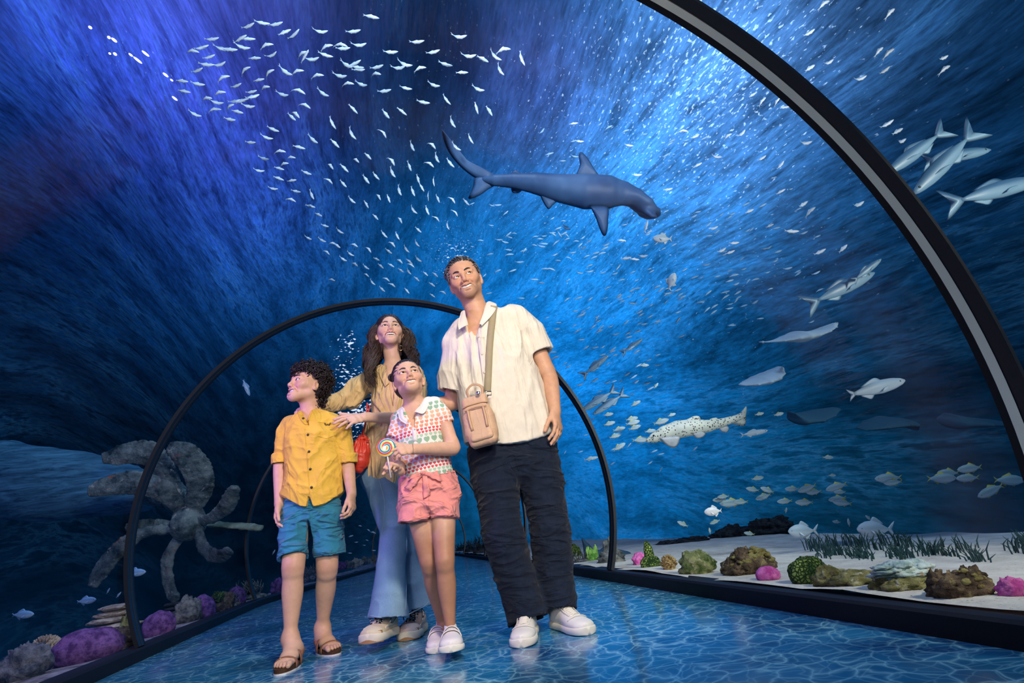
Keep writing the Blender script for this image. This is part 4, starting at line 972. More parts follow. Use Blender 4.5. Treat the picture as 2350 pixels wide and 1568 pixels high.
ftR = foot(S, anR, (-.428, 2.818, 0), (-.462, 2.585, 0), -1); ftL = foot(S, anL, (-.362, 3.02, 0), (-.268, 2.815, 0), 1)
V, F = multires(S, .005, [(*hB.box(), .0018), (*bR, .0024), (*bL, .0022), (np.array([-.54, 2.5, -.05]), np.array([-.20, 3.1, .10]), .0026)])
T_ = np.ones((len(V), 3))*np.array([.68, .41, .27]); hB.paint(V, T_, (.55, .23, .18), lash=1.2)
for p in (knR, knL): T_ *= 1-.22*np.exp(-((V-p-[0, -.045, 0])**2).sum(1)/.0012)[:, None]*np.array([.6, 1, 1.1])
obj('body', V, F, m_skinK, boy, tint=T_); nails(tL+tR, boy, m_nail)
for tp in (ftR[4], ftL[4]):
    for a, n, d, r in tp:
        mb = MB(); sx = np.cross(n, d); mb.sphere(a+n*r*.55+d*r*.1, (r*.6, r*.7, r*.4), np.array([sx, d, n]), 8, 5); mb.obj('toenail', m_nail, boy)
m_hairB = simple('dark_curls', (.014, .008, .008), .38, .5, bump=.2, bscale=400., var=.4, vscale=50.)
hB.extras(boy, gaze=(-.85, -.42, .34), brow=m_hairB, brow_r=.0030, mats=EM)
def curly(h, n, keep, m, parent, seed=5):
    rg = np.random.default_rng(seed); mb = MB(); k = 0
    while k < n:
        t = rg.uniform(0, 2*math.pi); z = rg.uniform(-.9, 1); s_ = math.sqrt(1-z*z); d = np.array([s_*math.cos(t), s_*math.sin(t), z])
        p = np.array([.074, .092, .083])*d+[0, -.018, .148]
        if not keep(p): continue
        k += 1; out = unit(d*[1, .8, 1]); L = rg.uniform(.030, .062); a = unit(np.cross(out, rg.normal(0, 1, 3))); b = np.cross(out, a); hr = rg.uniform(.006, .0115); tn = rg.uniform(1.3, 2.3); ph = rg.uniform(0, 6.3); P_ = []
        ax = unit(out*.75+rg.normal(0, .45, 3)+np.array([0, 0, -.25])); p0 = p+out*.002
        for u in np.linspace(0, 1, 15): w_ = ph+u*tn*2*math.pi; P_.append(h.P(*(p0+ax*L*u*.8+out*.010*math.sin(u*3)+hr*(a*math.cos(w_)+b*math.sin(w_)))))
        mb.tube(P_, np.concatenate([[.9], np.ones(11), [.8, .6, .25]])*rg.uniform(.0019, .0034)*h.s, 5)
    return mb
kb = lambda p: (p[2] > .168 and p[1] < .075) or (p[1] < .030 and p[2] > .125 and (p[2] > .15 or p[1] < .008)) or (p[1] < -.020 and p[2] > .055)
mb = curly(hB, 950, kb, m_hairB, boy); c2 = cap(hB, kb, 'hair', m_hairB, boy, r=(.083, .100, .092), noise=.006)
mb.add(np.vstack(c2.V), c2.F)
rg = np.random.default_rng(19)
for i in range(48):   # fringe tumbling over the brow
    t = rg.uniform(-1.1, 1.1); p = np.array([.062*math.sin(t), .072*math.cos(t)-.004, rg.uniform(.155, .205)]); a, b = unit([math.cos(t), -math.sin(t), 0]), np.array([0, 0, 1.]); hr = rg.uniform(.004, .0065); ph = rg.uniform(0, 6); o_ = np.array([math.sin(t), math.cos(t), 0])
    mb.tube([hB.P(*(p+o_*(.012+.012*math.sin(u*3))+np.array([0, 0, -.022*u])+hr*(a*math.cos(ph+u*9)+b*math.sin(ph+u*9)))) for u in np.linspace(0, 1, 12)], .0027, 5)
rg = np.random.default_rng(9)
for i in range(60):   # curls on the nape
    p = np.array([rg.uniform(-.060, .060), rg.uniform(-.105, -.055), rg.uniform(-.005, .075)]); a, b = np.array([1, 0, 0]), np.array([0, 1., 0]); hr = rg.uniform(.006, .011); ph = rg.uniform(0, 6)
    mb.tube([hB.P(*(p+np.array([0, 0, -.045*u])+hr*(a*math.cos(ph+u*10)+b*math.sin(ph+u*10)))) for u in np.linspace(0, 1, 14)], .0036, 5)
mb.obj('hair', m_hairB, boy)
# shirt
S = Sdf()
S.loft([(J(717, 1172, 2.85), .156, .108, XW), (J(717, 1140, 2.85), .152, .106, XW), (J(719, 1080, 2.85), .136, .098, XW), (J(717, 1010, 2.855), .138, .098, XW), (J(716, 978, 2.86), .136, .086, XW), (nk+[0, .0, -.045], .092, .066, XW)], k=.02)
S.loft([(shR+[.02, 0, 0], .052, .060, UPW), (shR*.8+elR*.2, .048, .054, XW), (J(645, 1060, 2.90), .041, .050, XW)], k=.014, flat='b')
S.loft([(shL+[-.02, 0, 0], .052, .060, UPW), (shL*.8+elL*.2, .048, .054, XW), (J(796, 1060, 2.86), .045, .052, XW)], k=.014, flat='b')
xc = J(716, 1160, 2.75)[0]; zb = J(712, 1164, 2.75)[2]
S.cut(lambda X, Y, Z: Z-(zb+.085*np.clip((np.abs(X-xc-.005)-.02)/.14, 0, 1)**1.6)-.0*Y, (-1, 2.4, .3), (0, 3.3, zb+.09), .003)
S.loft([(J(711, 1170, 2.74), .018, .06, XW), (J(708, 1140, 2.74), .002, .06, XW)], k=.003, mode='s')
S.cone(nk+[0, 0, -.035], hB.P(0, -.02, .05), .052, .054, .004, 's')
S.loft([(J(708, 978, 2.77), .002, .06, XW), (J(701, 950, 2.78), .022, .07, XW), (J(700, 930, 2.78), .045, .07, XW)], k=.004, mode='s')
m_yel = fabric('yellow_cotton', (.84, .52, .075), 1000., .3, var=.05, folds=(6., 6., 6., .4))
def postb(V, F):
    for a, b, L, w_, am in (((655, 1040), (700, 1110), .2, .010, .007), ((650, 1105), (720, 1120), .16, .010, .008), ((650, 1075), (690, 1130), .14, .010, -.006), ((760, 990), (720, 1040), .16, .014, .005), ((775, 1060), (735, 1110), .16, .010, .006), ((660, 990), (676, 1050), .16, .012, .006), ((785, 1100), (735, 1080), .12, .010, .005)):
        A_, B_ = J(*a, 2.75), J(*b, 2.75); d = unit(B_-A_); V = ripple_folds(V, F, A_, d, unit(np.cross(d, [0, 1, 0])), L, w_, am)
    return V
shb = garment('shirt', S, .0045, m_yel, boy, .0065, (9, 9, 8), 21, .6, post=postb)
CB = Cast(shb)
for c, wd, dp in ((J(645, 1053, 2.90), .047, .057), (J(797, 1053, 2.86), .051, .059)):
    S = Sdf(); S.loft([(c+[0, 0, .022], wd, dp, XW), (c+[0, 0, -.025], wd*.98, dp, XW)], k=.004, flat='ab'); S.loft([(c+[0, 0, -.012], wd-.008, dp-.008, XW), (c+[0, 0, -.05], wd-.008, dp-.008, XW)], k=.003, mode='s')
    garment('cuff', S, .004, m_yel, boy, .003, (14, 14, 14), 4, .5)
seams(CB, ([(699, 985), (704, 1040), (708, 1100), (711, 1150)], [(729, 969), (766, 973)], [(728, 1000), (748, 1006), (764, 1001)]), m_yel, boy)
mb = MB(); P_, N_ = CB.line([(683, 944), (690, 962), (703, 975), (709, 962), (717, 944)], 24, .001); mb.tube(P_, .004, 6, flat=(1.6, .7)); mb.obj('neckband', m_yel, boy)
A_ = [nk+np.array([.054*math.cos(t), -.058*math.sin(t), -.020+.006*math.sin(t)]) for t in np.linspace(-.3, math.pi+.3, 26) if not .40*math.pi < t < .66*math.pi]
k_ = [i for i in range(len(A_)-1) if np.linalg.norm(A_[i+1]-A_[i]) > .02][0]+1
for a_ in (A_[:k_], A_[k_:]): mb = MB(); mb.tube(a_, .012, 8, flat=(.28, 1.), up=[0, -1, 0.01]); mb.obj('collar', m_yel, boy)
m_db = simple('dark_button', (.03, .018, .012), .35, .5)
for px, py in ((698, 944), (696, 961), (707, 998), (709, 1037), (712, 1077), (715, 1119)):
    p, n = CB.hit(px, py, .0025)
    if p is None: continue
    mb = MB(); mb.sphere(p, (.0062, .0062, .0026), np.array([unit(np.cross(n, UPW)), unit(np.cross(n, np.cross(n, UPW))), n]), 12, 6); mb.obj('button', m_db, boy)
mb = MB(); P_, N_ = CB.line([(745, 971), (747, 976), (752, 975), (756, 976), (758, 971)], 12, .002); mb.tube(P_, .0028, 6); mb.obj('embroidered_badge', m_db, boy)
# shorts
S = Sdf()
S.loft([(J(716, 1135, 2.855), .130, .088, XW), (J(716, 1175, 2.86), .142, .098, XW), (J(717, 1190, 2.86), .142, .10, XW)], k=.02, flat='a')
S.loft([(J(683, 1185, 2.86), .080, .092, XW), (J(674, 1240, 2.83), .069, .080, XW), (J(673, 1282, 2.80), .066, .076, XW)], k=.016, flat='b')
S.loft([(J(750, 1185, 2.86), .080, .092, XW), (J(752, 1235, 2.86), .078, .084, XW), (J(754, 1277, 2.86), .084, .086, XW)], k=.016, flat='b')
for c, w_ in ((J(673, 1285, 2.80), .058), (J(754, 1281, 2.86), .076)): S.loft([(c+[0, 0, -.03], w_, .072, XW), (c+[0, 0, .012], w_-.006, .064, XW)], k=.003, mode='s')
S.loft([(J(709.5, 1310, 2.72), .013, .16, XW), (J(710, 1240, 2.80), .008, .16, XW), (J(711, 1203, 2.82), .002, .12, XW)], k=.006, mode='s')
m_teal = fabric('teal_cotton', (.035, .235, .36), 1000., .35, var=.12, folds=(4., 4., 14., .8))
shs = garment('shorts', S, .0048, m_teal, boy, .0095, (6, 6, 15), 31, .6)
CS = Cast(shs); seams(CS, ([(644, 1276), (672, 1273), (703, 1268)], [(716, 1272), (752, 1272), (791, 1260)], [(709, 1165), (711, 1190), (711, 1210)], [(784, 1150), (788, 1200), (790, 1255)]), m_teal, boy, .0014, 18)
# sandals
m_cork = simple('cork', (.075, .036, .018), .8, .2, bump=.4, bscale=300., var=.3, vscale=90.); m_white = simple('white_rubber_line', (.75, .74, .72), .5, .3); m_sand_l = simple('tan_strap', (.30, .135, .075), .5, .35, bump=.2, bscale=200.)
def sandal(ft, parent):
    P, x, y, L, tips = ft; root = empty('sandal', P(.5, 0, -.019), parent=parent)
    def plate(nm, m, z0, z1, g):
        n = 40; V = []
        for zz in (z0, z1):
            for k in range(n):
                t = 2*math.pi*k/n; a = .50+.53*math.cos(t)*g; w_ = (.52 if math.cos(t) > .1 else .40+.12*max(0, (math.cos(t)+.5)/.6))*g; b = w_*math.copysign(abs(math.sin(t))**.8, math.sin(t)); V.append(P(a, b+.02, zz-.019))
        F = [(k, (k+1) % n, n+(k+1) % n, n+k) for k in range(n)]+[tuple(range(n))[::-1], tuple(range(n, 2*n))]; obj(nm, V, F, m, root, smooth=False)
    plate('outsole', m_white, 0, .006, 1.02); plate('footbed', m_cork, .006, .021, 1.0)
    for a0, h_ in ((.40, .052), (.66, .032)):
        mb = MB(); pts = [P(a0+.02*math.cos(t), .53*math.cos(t)*(1.0), -.010+(h_+.010)*max(0, math.sin(t))**.6) for t in np.linspace(0, math.pi, 22)]
        mb.tube(pts, .015, 8, flat=(1., .18), up=y); mb.obj('strap', m_sand_l, root)
        mb = MB(); c = P(a0+.01, -.25, h_*.92); mb.tube([c+y*.012*math.cos(t)+x*.009*math.sin(t) for t in np.linspace(0, 2*math.pi, 5)], .0016, 5); mb.obj('buckle', m_gold, root)
    mb = MB(); mb.tube([P(.40-.50*math.sin(t), .50*math.cos(t), .022+.012*math.sin(t)) for t in np.linspace(0, math.pi, 18)], .010, 8, flat=(1., .22), up=[0, 0, 1]); mb.obj('heel_strap', m_sand_l, root)
sandal(ftR, boy); sandal(ftL, boy)

# ================================================================== the girl
girl = empty('person', (.18, 2.48, 0), 'girl in heart-patterned polo shirt and pink shorts gazing up', 'person')
S = Sdf()
hG = Head(S, J(936, 871, 2.44), (.02, -.94, .32), (-.12, .0, 1.), .198, mo=.008, mw=1.32, jaw=.86, smile=.9, nose=.85, cheek=1.05, eye=.95, es=1.18)
nk = J(950, 922, 2.475); shR, shL = J(912, 962, 2.50), J(1006, 930, 2.45); pel = J(985, 1095, 2.47)
S.loft([(nk+[0, .01, -.035], .050, .045, XW), (nk, .039, .039, XW), (hG.P(0, -.022, .052), .038, .045, hG.A[0])], k=.022)
S.loft([(pel, .105, .078, XW), (J(978, 1050, 2.47), .094, .068, XW), (J(965, 990, 2.47), .100, .070, XW), (J(958, 955, 2.475), .098, .060, shL-shR), (nk+[.003, .0, -.03], .06, .045, XW)], k=.025)
elL, wrL, elR, wrR = J(1041, 1030, 2.40), J(948, 1031, 2.285), J(915, 1062, 2.47), J(915, 1080, 2.33)
hiR, hiL = J(957, 1150, 2.47), J(1016, 1150, 2.46); knR, anR, knL, anL = J(985, 1290, 2.47), J(1015, 1432, 2.60), J(1021, 1288, 2.38), J(1034, 1446, 2.40)
for a, b, c in ((hiR, knR, anR), (hiL, knL, anL)):
    leg(S, a, b, c, .060, .0400, .0385, .0225, .006); S.cone(c, c+[0, -.05, -.04], .022, .024, .01)
for a, b, c in ((shR, elR, wrR), (shL, elL, wrL)):
    arm(S, a, b, c, .033, .0305, .0205)
tL, bL = hand(S, wrL, J(915, 1032, 2.255)-wrL, (.12, -.75, .55), 1 if np.cross(J(915, 1032, 2.255)-wrL, (.12, -.75, .55))[2] > 0 else -1, .138, ((10, 25, 10), (30, 45, 20), (45, 50, 25), (55, 50, 25)), 12, (30, 0, 0), 8)
stk0, stk1 = J(896, 1090, 2.268), J(886, 1027, 2.262)
fdR = J(898, 1066, 2.285)-wrR
tR, bR = hand(S, wrR, fdR, (-.2, -.35, .25), 1 if np.cross(fdR, (-.2, -.35, .25))[2] > 0 else -1, .132, ((75, 85, 60), (78, 85, 60), (78, 85, 60), (78, 85, 60)), 2, (15, 45, 0), 20)
V, F = multires(S, .0045, [(*hG.box(), .0017), (*bR, .0021), (*bL, .0021)])
T_ = np.ones((len(V), 3))*np.array([.66, .40, .28]); 
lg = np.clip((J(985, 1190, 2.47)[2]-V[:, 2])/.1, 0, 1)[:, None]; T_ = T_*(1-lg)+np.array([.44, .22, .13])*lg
hG.paint(V, T_, (.58, .24, .19), lash=1.2)
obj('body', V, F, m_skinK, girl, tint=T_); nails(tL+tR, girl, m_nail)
m_hairG2 = simple('dark_brown_hair', (.020, .012, .011), .35, .5, bump=.5, bscale=300., var=.4, vscale=50.)
hG.extras(girl, gaze=(.18, -.80, .50), brow=m_hairG2, brow_r=.0024, mats=EM)
kg = lambda c: c[2] > .174-.6*max(abs(c[0])-.035, 0) or (c[1] < .034 and c[2] > .118+.5*max(c[1], 0) and abs(c[0]) > .05) or (c[1] < -.022 and c[2] > .045)
mb = MB(); mb.add(*hairbase(hG, (.0805, .102, .0965), (.062, .074, .076), fc=(0, .088, .106), low=.050, strands_=34.))
def rootsg(rg):
    while True:
        t = rg.uniform(0, 2*math.pi); z = rg.uniform(-.7, 1); s_ = math.sqrt(1-z*z); p = np.array([.079*s_*math.cos(t), .098*s_*math.sin(t)-.018, .088*z+.148])
        if kg(p): return p
bunc = [np.array([.060, -.060, .205]), np.array([-.060, -.060, .205])]
def flowg(p): b = bunc[0] if p[0] > 0 else bunc[1]; return unit(b-p)
bpx = hG.L(J(899, 862, 2.47)[None])[0]; bunc2 = [np.array([.066, -.055, .185]), np.array([-.064, -.060, .190])]
for c in bunc2:
    for rr, ph in ((.017, 0), (.012, 1.5), (.007, 3)):
        ax1 = unit(np.array([c[0], c[1]+.018, c[2]-.148])); a = unit(np.cross(ax1, [0, 1, .2])); b = np.cross(ax1, a)
        mb.tube([hG.P(*(c+ax1*(.010+.010*(1-rr/.017)+.004*math.sin(t*2+ph))+rr*(a*math.cos(t)+b*math.sin(t)))) for t in np.linspace(0, 2*math.pi, 21)], .0085*hG.s, 8, caps=False)
mb.obj('hair', m_hairG2, girl)
# polo shirt with rows of printed hearts
S = Sdf()
S.loft([(J(980, 1098, 2.465), .120, .092, XW), (J(976, 1060, 2.465), .116, .088, XW), (J(966, 1000, 2.465), .113, .086, XW), (J(960, 965, 2.47), .110, .076, shL-shR), (nk+[.004, .0, -.038], .068, .055, XW)], k=.02, flat='a')
S.loft([(shL+[-.02, 0, 0], .042, .048, UPW), (shL*.75+elL*.25, .043, .047, [1, 0, .3]), (J(1021, 972, 2.44), .040, .045, [1, 0, .15])], k=.025, flat='b')
S.loft([(shR+[.02, 0, 0], .042, .048, UPW), (J(905, 1010, 2.48), .040, .045, XW)], k=.025, flat='b')
S.cone(nk+[.0, .0, -.045], hG.P(0, -.022, .05), .047, .050, .004, 's')
S.loft([(J(949, 978, 2.385), .002, .05, XW), (J(944, 950, 2.40), .016, .06, XW), (J(942, 925, 2.41), .04, .06, XW)], k=.003, mode='s')
def heartmat():
    m, t, b = mat('heart_print', rough=.8, spec=.15); P = t.new('ShaderNodeTexCoord').outputs['Object']; s3 = t.sep(P)
    U = t.m('ADD', s3[0], t.m('MULTIPLY', s3[2], .10)); Z = t.m('SUBTRACT', s3[2], t.m('MULTIPLY', s3[0], .12))
    col_ = None
    def row(pitch, z0, size, color, prev, zlo, zhi, off=0.):
        u = t.m('MULTIPLY', t.m('SUBTRACT', t.m('FRACT', t.m('ADD', t.m('DIVIDE', U, pitch), off)), .5), pitch/size)
        v = t.m('DIVIDE', t.m('SUBTRACT', Z, z0), size)
        q = t.m('SUBTRACT', t.m('ADD', t.m('MULTIPLY', u, u), t.m('MULTIPLY', v, v)), 1.)
        hrt = t.m('SUBTRACT', t.m('MULTIPLY', t.m('MULTIPLY', q, q), q), t.m('MULTIPLY', t.m('MULTIPLY', u, u), t.m('MULTIPLY', t.m('MULTIPLY', v, v), v)))
        return t.mix(t.m('LESS_THAN', hrt, 0.), prev, color)
    cc = (.80, .80, .76)
    zs = ROWS
    for k, (z0, sz, c, pt) in enumerate(zs): cc = row(pt, z0, sz, c, cc, 0, 0, .37*k)
    t.l.new(cc, b.inputs['Base Color']); n = t.noise(P, 400., 3, .6); bm_ = t.new('ShaderNodeBump', i_Strength=.25, i_Distance=.002, i_Height=n); t.l.new(bm_.outputs[0], b.inputs['Normal']); return m
zt, zb_ = J(960, 920, 2.38)[2], J(980, 1090, 2.38)[2]
cor, pch, red, grn, lgn = (.78, .30, .20), (.80, .45, .30), (.66, .10, .12), (.28, .47, .33), (.42, .60, .44)
ROWS = []; z = zt+.02-.12*.2; seq = [(grn, .0085, .027), (grn, .0095, .028), (pch, .0082, .025), (pch, .0085, .027), (cor, .0072, .022), (cor, .0076, .023), (red, .0058, .018), (red, .0054, .016), (lgn, .0068, .021), (grn, .0115, .034), (lgn, .0062, .019), (pch, .0075, .023), (pch, .0080, .025), (cor, .0074, .023), (cor, .0078, .024), (red, .0058, .018), (red, .0056, .017), (lgn, .0066, .020), (grn, .0085, .026)]
for c, sz, pt in seq: z -= sz*1.18; ROWS.append((z, sz, c, pt)); z -= sz*1.18
m_heart = heartmat(); m_polo = simple('white_knit', (.80, .79, .76), .8, .2, bump=.3, bscale=400.)
pol = garment('polo_shirt', S, .0042, m_heart, girl, .0045, (10, 10, 8), 41, .5)
CG = Cast(pol)
collar([(925, 938, 2.41), (927, 955, 2.39), (936, 962, 2.385)], [(913, 945, 2.43), (917, 963, 2.40), (934, 975, 2.38)], CG, m_polo, girl)
collar([(974, 913, 2.44), (968, 926, 2.41), (955, 940, 2.385), (950, 950, 2.38)], [(990, 911, 2.45), (983, 932, 2.40), (972, 949, 2.375), (954, 946, 2.372)], CG, m_polo, girl)
mb = MB(); patch(CG, ((943, 960), (953, 958), (958, 1012), (948, 1014)), 2, 8, None, '', None, .002, .0012, mb); mb.obj('placket', m_polo, girl)
for px, py in ((951, 954), (953, 985)):
    p, n = CG.hit(px, py, .004)
    if p is not None: mb = MB(); mb.sphere(p, (.0052, .0052, .002), np.array([unit(np.cross(n, UPW)), unit(np.cross(n, np.cross(n, UPW))), n]), 12, 6); mb.obj('button', m_btn, girl)
c = J(1020, 967, 2.44); ax_ = unit(elL-shL)
S = Sdf(); S.loft([(c-ax_*.006, .0425, .0475, [1, 0, .15]), (c+ax_*.014, .042, .047, [1, 0, .15])], k=.003, flat='ab'); S.cone(c, c+ax_*.05, .035, .036, .003, 's'); garment('sleeve_band', S, .0036, m_polo, girl, .001)
# shorts, waist tie
S = Sdf()
S.loft([(J(984, 1083, 2.465), .116, .088, XW), (J(984, 1120, 2.47), .130, .098, XW), (J(984, 1150, 2.47), .132, .10, XW)], k=.02, flat='a')
S.loft([(J(955, 1145, 2.47), .078, .092, XW), (J(952, 1202, 2.46), .074, .084, [1, 0, .1])], k=.014, flat='b')
S.loft([(J(1014, 1140, 2.46), .076, .090, XW), (J(1016, 1192, 2.45), .070, .082, XW)], k=.014, flat='b')
for c, w_ in ((J(952, 1206, 2.46), .066), (J(1016, 1196, 2.45), .062)): S.loft([(c+[0, 0, -.03], w_, .074, XW), (c+[0, 0, .014], w_-.006, .066, XW)], k=.003, mode='s')
S.loft([(J(986, 1230, 2.40), .009, .14, XW), (J(986, 1180, 2.42), .002, .10, XW)], k=.006, mode='s')
m_pink = fabric('coral_pink_cotton', (.92, .34, .31), 1000., .3, var=.06, folds=(6., 6., 12., .7))
sg = garment('shorts', S, .0042, m_pink, girl, .009, (8, 8, 13), 51, .6)
CP = Cast(sg); seams(CP, ([(920, 1196), (950, 1194), (984, 1182)], [(987, 1184), (1015, 1183), (1046, 1182)], [(985, 1125), (984, 1150), (985, 1180)], [(923, 1098), (980, 1092), (1043, 1084)]), m_pink, girl, .0015, 18)
mb = MB()
patch(CP, ((966, 1084), (974, 1088), (944, 1128), (931, 1122)), 3, 8, None, '', None, .012, .002, mb)
patch(CP, ((970, 1088), (980, 1088), (988, 1136), (972, 1146)), 3, 8, None, '', None, .010, .002, mb)
patch(CP, ((970, 1082), (976, 1090), (940, 1106), (944, 1092)), 3, 6, None, '', None, .014, .002, mb)
patch(CP, ((974, 1083), (974, 1092), (1010, 1108), (1006, 1090)), 3, 6, None, '', None, .014, .002, mb)
p, n = CP.hit(972, 1087, .014); mb.sphere(p, (.012, .009, .010), None, 12, 8); mb.obj('waist_tie', m_pink, girl)
# velcro shoes
def velcro(toe, heel, m, **kw):
    root, P, x, y, z, tz, hw, L = shoe('shoe', toe, heel, m, m_wsole, girl, **kw)
    for a in (.36, .52):
        mb = MB(); mb.tube([P(a, hw(a)*1.03*math.cos(t), .030+(tz(a)-.026)*max(0, math.sin(t))**.7) for t in np.linspace(.12, math.pi-.12, 20)], .011, 8, flat=(1., .22), up=y); mb.obj('strap', m, root)
m_pw = simple('white_leather_child', (.80, .76, .74), .45, .4, bump=.1, bscale=150.)
velcro((.186, 2.205, 0), (.215, 2.425, 0), m_pw, W=.092, hgt=.068, ank=.078, sole=.024, lift=.012, pitch=.10)
velcro((.150, 2.425, 0), (.172, 2.640, 0), m_pw, W=.090, hgt=.066, ank=.078, sole=.024)
for c in (anR, anL):
    S = Sdf(); S.cone(c+[0, 0, .008], c+[0, 0, -.03], .026, .028, .004); V, F = S.mesh(.004); obj('sock', V, F, m_polo, girl)
# lollipop
m_st = simple('white_stick', (.8, .8, .78), .5, .4)
m_ll, t, b = mat('rainbow_swirl', rough=.15, spec=.6, Coat_Weight=.4); lc = stk1; lx = unit([.97, -.1, .12]); ln = unit([-.1, -1, -.12]); lz = np.cross(lx, ln)
P = t.v('SUBTRACT', t.new('ShaderNodeTexCoord').outputs['Object'], (0, 0, 0)); s3 = t.sep(P)
an = t.m('ARCTAN2', s3[2], s3[0]); rr = t.m('SQRT', t.m('ADD', t.m('MULTIPLY', s3[0], s3[0]), t.m('MULTIPLY', s3[2], s3[2])))
ph = t.m('FRACT', t.m('ADD', t.m('DIVIDE', an, 2*math.pi), t.m('MULTIPLY', rr, 48.)))
t.l.new(t.ramp(ph, [(0, (.75, .05, .05)), (.14, (.85, .30, .04)), (.28, (.85, .70, .06)), (.42, (.80, .78, .72)), (.56, (.04, .40, .16)), (.70, (.03, .22, .60)), (.84, (.80, .78, .72)), (.92, (.45, .08, .35))], 'CONSTANT'), b.inputs['Base Color'])
lol = empty('lollipop', lc-np.array([0, 0, .11]), 'round rainbow swirl lollipop held by the girl on a white stick', 'lollipop')
me = MB(); me.sphere((0, 0, 0), (.0385, .0085, .0385), None, 36, 18); o = obj('candy_disc', np.vstack(me.V), me.F, m_ll, None); o.parent = lol; o.location = Vector(lc)-lol.location; o.rotation_euler = (0, 0, -.1)
mb = MB(); mb.tube([stk1, stk0+(stk0-stk1)*.10], .0028, 8); mb.obj('stick', m_st, lol)
# ================================================================== the woman
wom = empty('person', (.0, 3.0, 0), 'laughing long-haired woman in tan blouse and flared jeans', 'person')
S = Sdf()
hW = Head(S, J(894, 763, 3.0), (.06, -.96, .26), (.02, .0, 1.), .222, mo=.016, mw=1.36, jaw=.90, smile=.55, nose=.82, cheek=1.08, eye=.95, es=1.08)
nk = J(903, 838, 3.05); shR, shL = J(856, 860, 3.08), J(958, 858, 3.06); pel = J(893, 1070, 3.04)
S.loft([(nk+[0, 0, -.05], .060, .052, XW), (nk, .046, .045, XW), (hW.P(0, -.022, .055), .044, .050, hW.A[0])], k=.025)
S.loft([(pel, .140, .095, XW), (J(898, 985, 3.05), .105, .08, XW), (J(902, 910, 3.05), .120, .09, XW), (J(904, 868, 3.06), .125, .075, XW), (nk+[0, 0, -.04], .085, .055, XW)], k=.03)
elR, wrR, elL, wrL = J(797, 915, 3.08), J(716, 936, 2.97), J(950, 962, 2.97), J(836, 958, 2.79)
for a, b, c in ((shR, elR, wrR), (shL, elL, wrL)):
    arm(S, a, b, c, .038, .033, .0235)
fdR = J(676, 942, 2.865)-wrR
tR, bR = hand(S, wrR, fdR, (0, -.15, 1), 1 if np.cross(fdR, (0, -.15, 1))[1] < 0 else -1, .172, ((25, 35, 20), (28, 36, 20), (30, 38, 20), (32, 40, 20)), 12, (30, 0, 0), 5)
fdL = J(800, 963, 2.745)-wrL
tL, bL = hand(S, wrL, fdL, (-.15, -.8, .55), 1 if np.cross(fdL, (-.15, -.8, .55))[2] > 0 else -1, .175, ((10, 14, 10), (8, 14, 10), (10, 14, 12), (12, 16, 12)), 14, (38, 5, 0), 0)
hiR, hiL = J(868, 1085, 3.03), J(922, 1085, 3.04); knR, anR, knL, anL = J(902, 1215, 2.88), J(885, 1436, 2.80), J(925, 1215, 3.0), J(957, 1412, 3.02)
leg(S, hiR, knR, anR, .075, .048, .043, .025); leg(S, hiL, knL, anL, .075, .048, .043, .025)
V, F = multires(S, .0055, [(*hW.box(), .0018), (*bR, .0025), (*bL, .0022)])
T_ = np.ones((len(V), 3))*np.array([.74, .46, .335]); hW.paint(V, T_, (.50, .11, .10), lash=1.5)
obj('body', V, F, m_skinW, wom, tint=T_); nails(tL+tR, wom, m_nail)
m_hairW = simple('long_brown_hair', (.040, .021, .013), .30, .6, bump=.5, bscale=260., var=.5, vscale=40.)
hW.extras(wom, gaze=(.10, -.86, .46), brow=m_hairW, brow_r=.0023, mats=EM)
kw = lambda c: c[2] > .184-.30*max(abs(c[0])-.012, 0) or (c[1] < .046 and c[2] > .10 and abs(c[0]) > .052) or (c[1] < -.010 and c[2] > .02)
mb = MB(); mb.add(*hairbase(hW, (.086, .104, .101), (.055, .072, .078), fc=(0, .092, .104), low=.03, part=True, strands_=30., back=.01))
rg = np.random.default_rng(12)
def rw(rg):
    while True:
        t = rg.uniform(0, 2*math.pi); z = rg.uniform(-.6, 1); s_ = math.sqrt(1-z*z); p = np.array([.080*s_*math.cos(t), .098*s_*math.sin(t)-.018, .089*z+.148])
        if kw(p): return p
for i in range(460):
    p = rw(rg)
    while p[1] > -.005 and p[2] > .13: p = rw(rg)
    sd = 1 if p[0] > 0 else -1; P_ = [p]
    for k in range(7):
        q = P_[-1]+unit([sd*(.7 if p[2] > .2 else .1), -.12, -1.0])*.021; q2 = np.array([q[0], q[1]+.018, q[2]-.148])
        if q[2] > .06: q2 = q2*(1.085/skull(q)); q = np.array([q2[0], q2[1]-.018, q2[2]+.148])
        P_.append(q)
    mb.tube([hW.P(*v) for v in spline(P_, 12)], np.array([.7]+[1]*9+[.8, .4])*.0022, 5, flat=(1.3, .6))
GU = [([(886, 735, 3.0), (866, 752, 2.98), (857, 785, 2.98), (855, 820, 2.96), (853, 855, 2.93), (851, 890, 2.92)], 0.019, 170, 1), ([(882, 733, 3.05), (862, 752, 3.05), (850, 787, 3.05), (848, 828, 3.02), (850, 868, 2.98)], 0.018, 120, 1),
      ([(902, 735, 3.0), (924, 752, 2.98), (936, 785, 2.99), (941, 812, 2.98), (943, 846, 2.96)], 0.018, 140, -1), ([(906, 733, 3.06), (931, 756, 3.06), (944, 790, 3.07), (949, 822, 3.05), (947, 856, 3.03)], 0.017, 120, -1),
      ([(880, 745, 3.12), (868, 785, 3.15), (866, 830, 3.16), (868, 870, 3.17)], .030, 90, 1), ([(912, 745, 3.12), (926, 785, 3.15), (930, 830, 3.16), (930, 870, 3.17)], .030, 90, -1)]
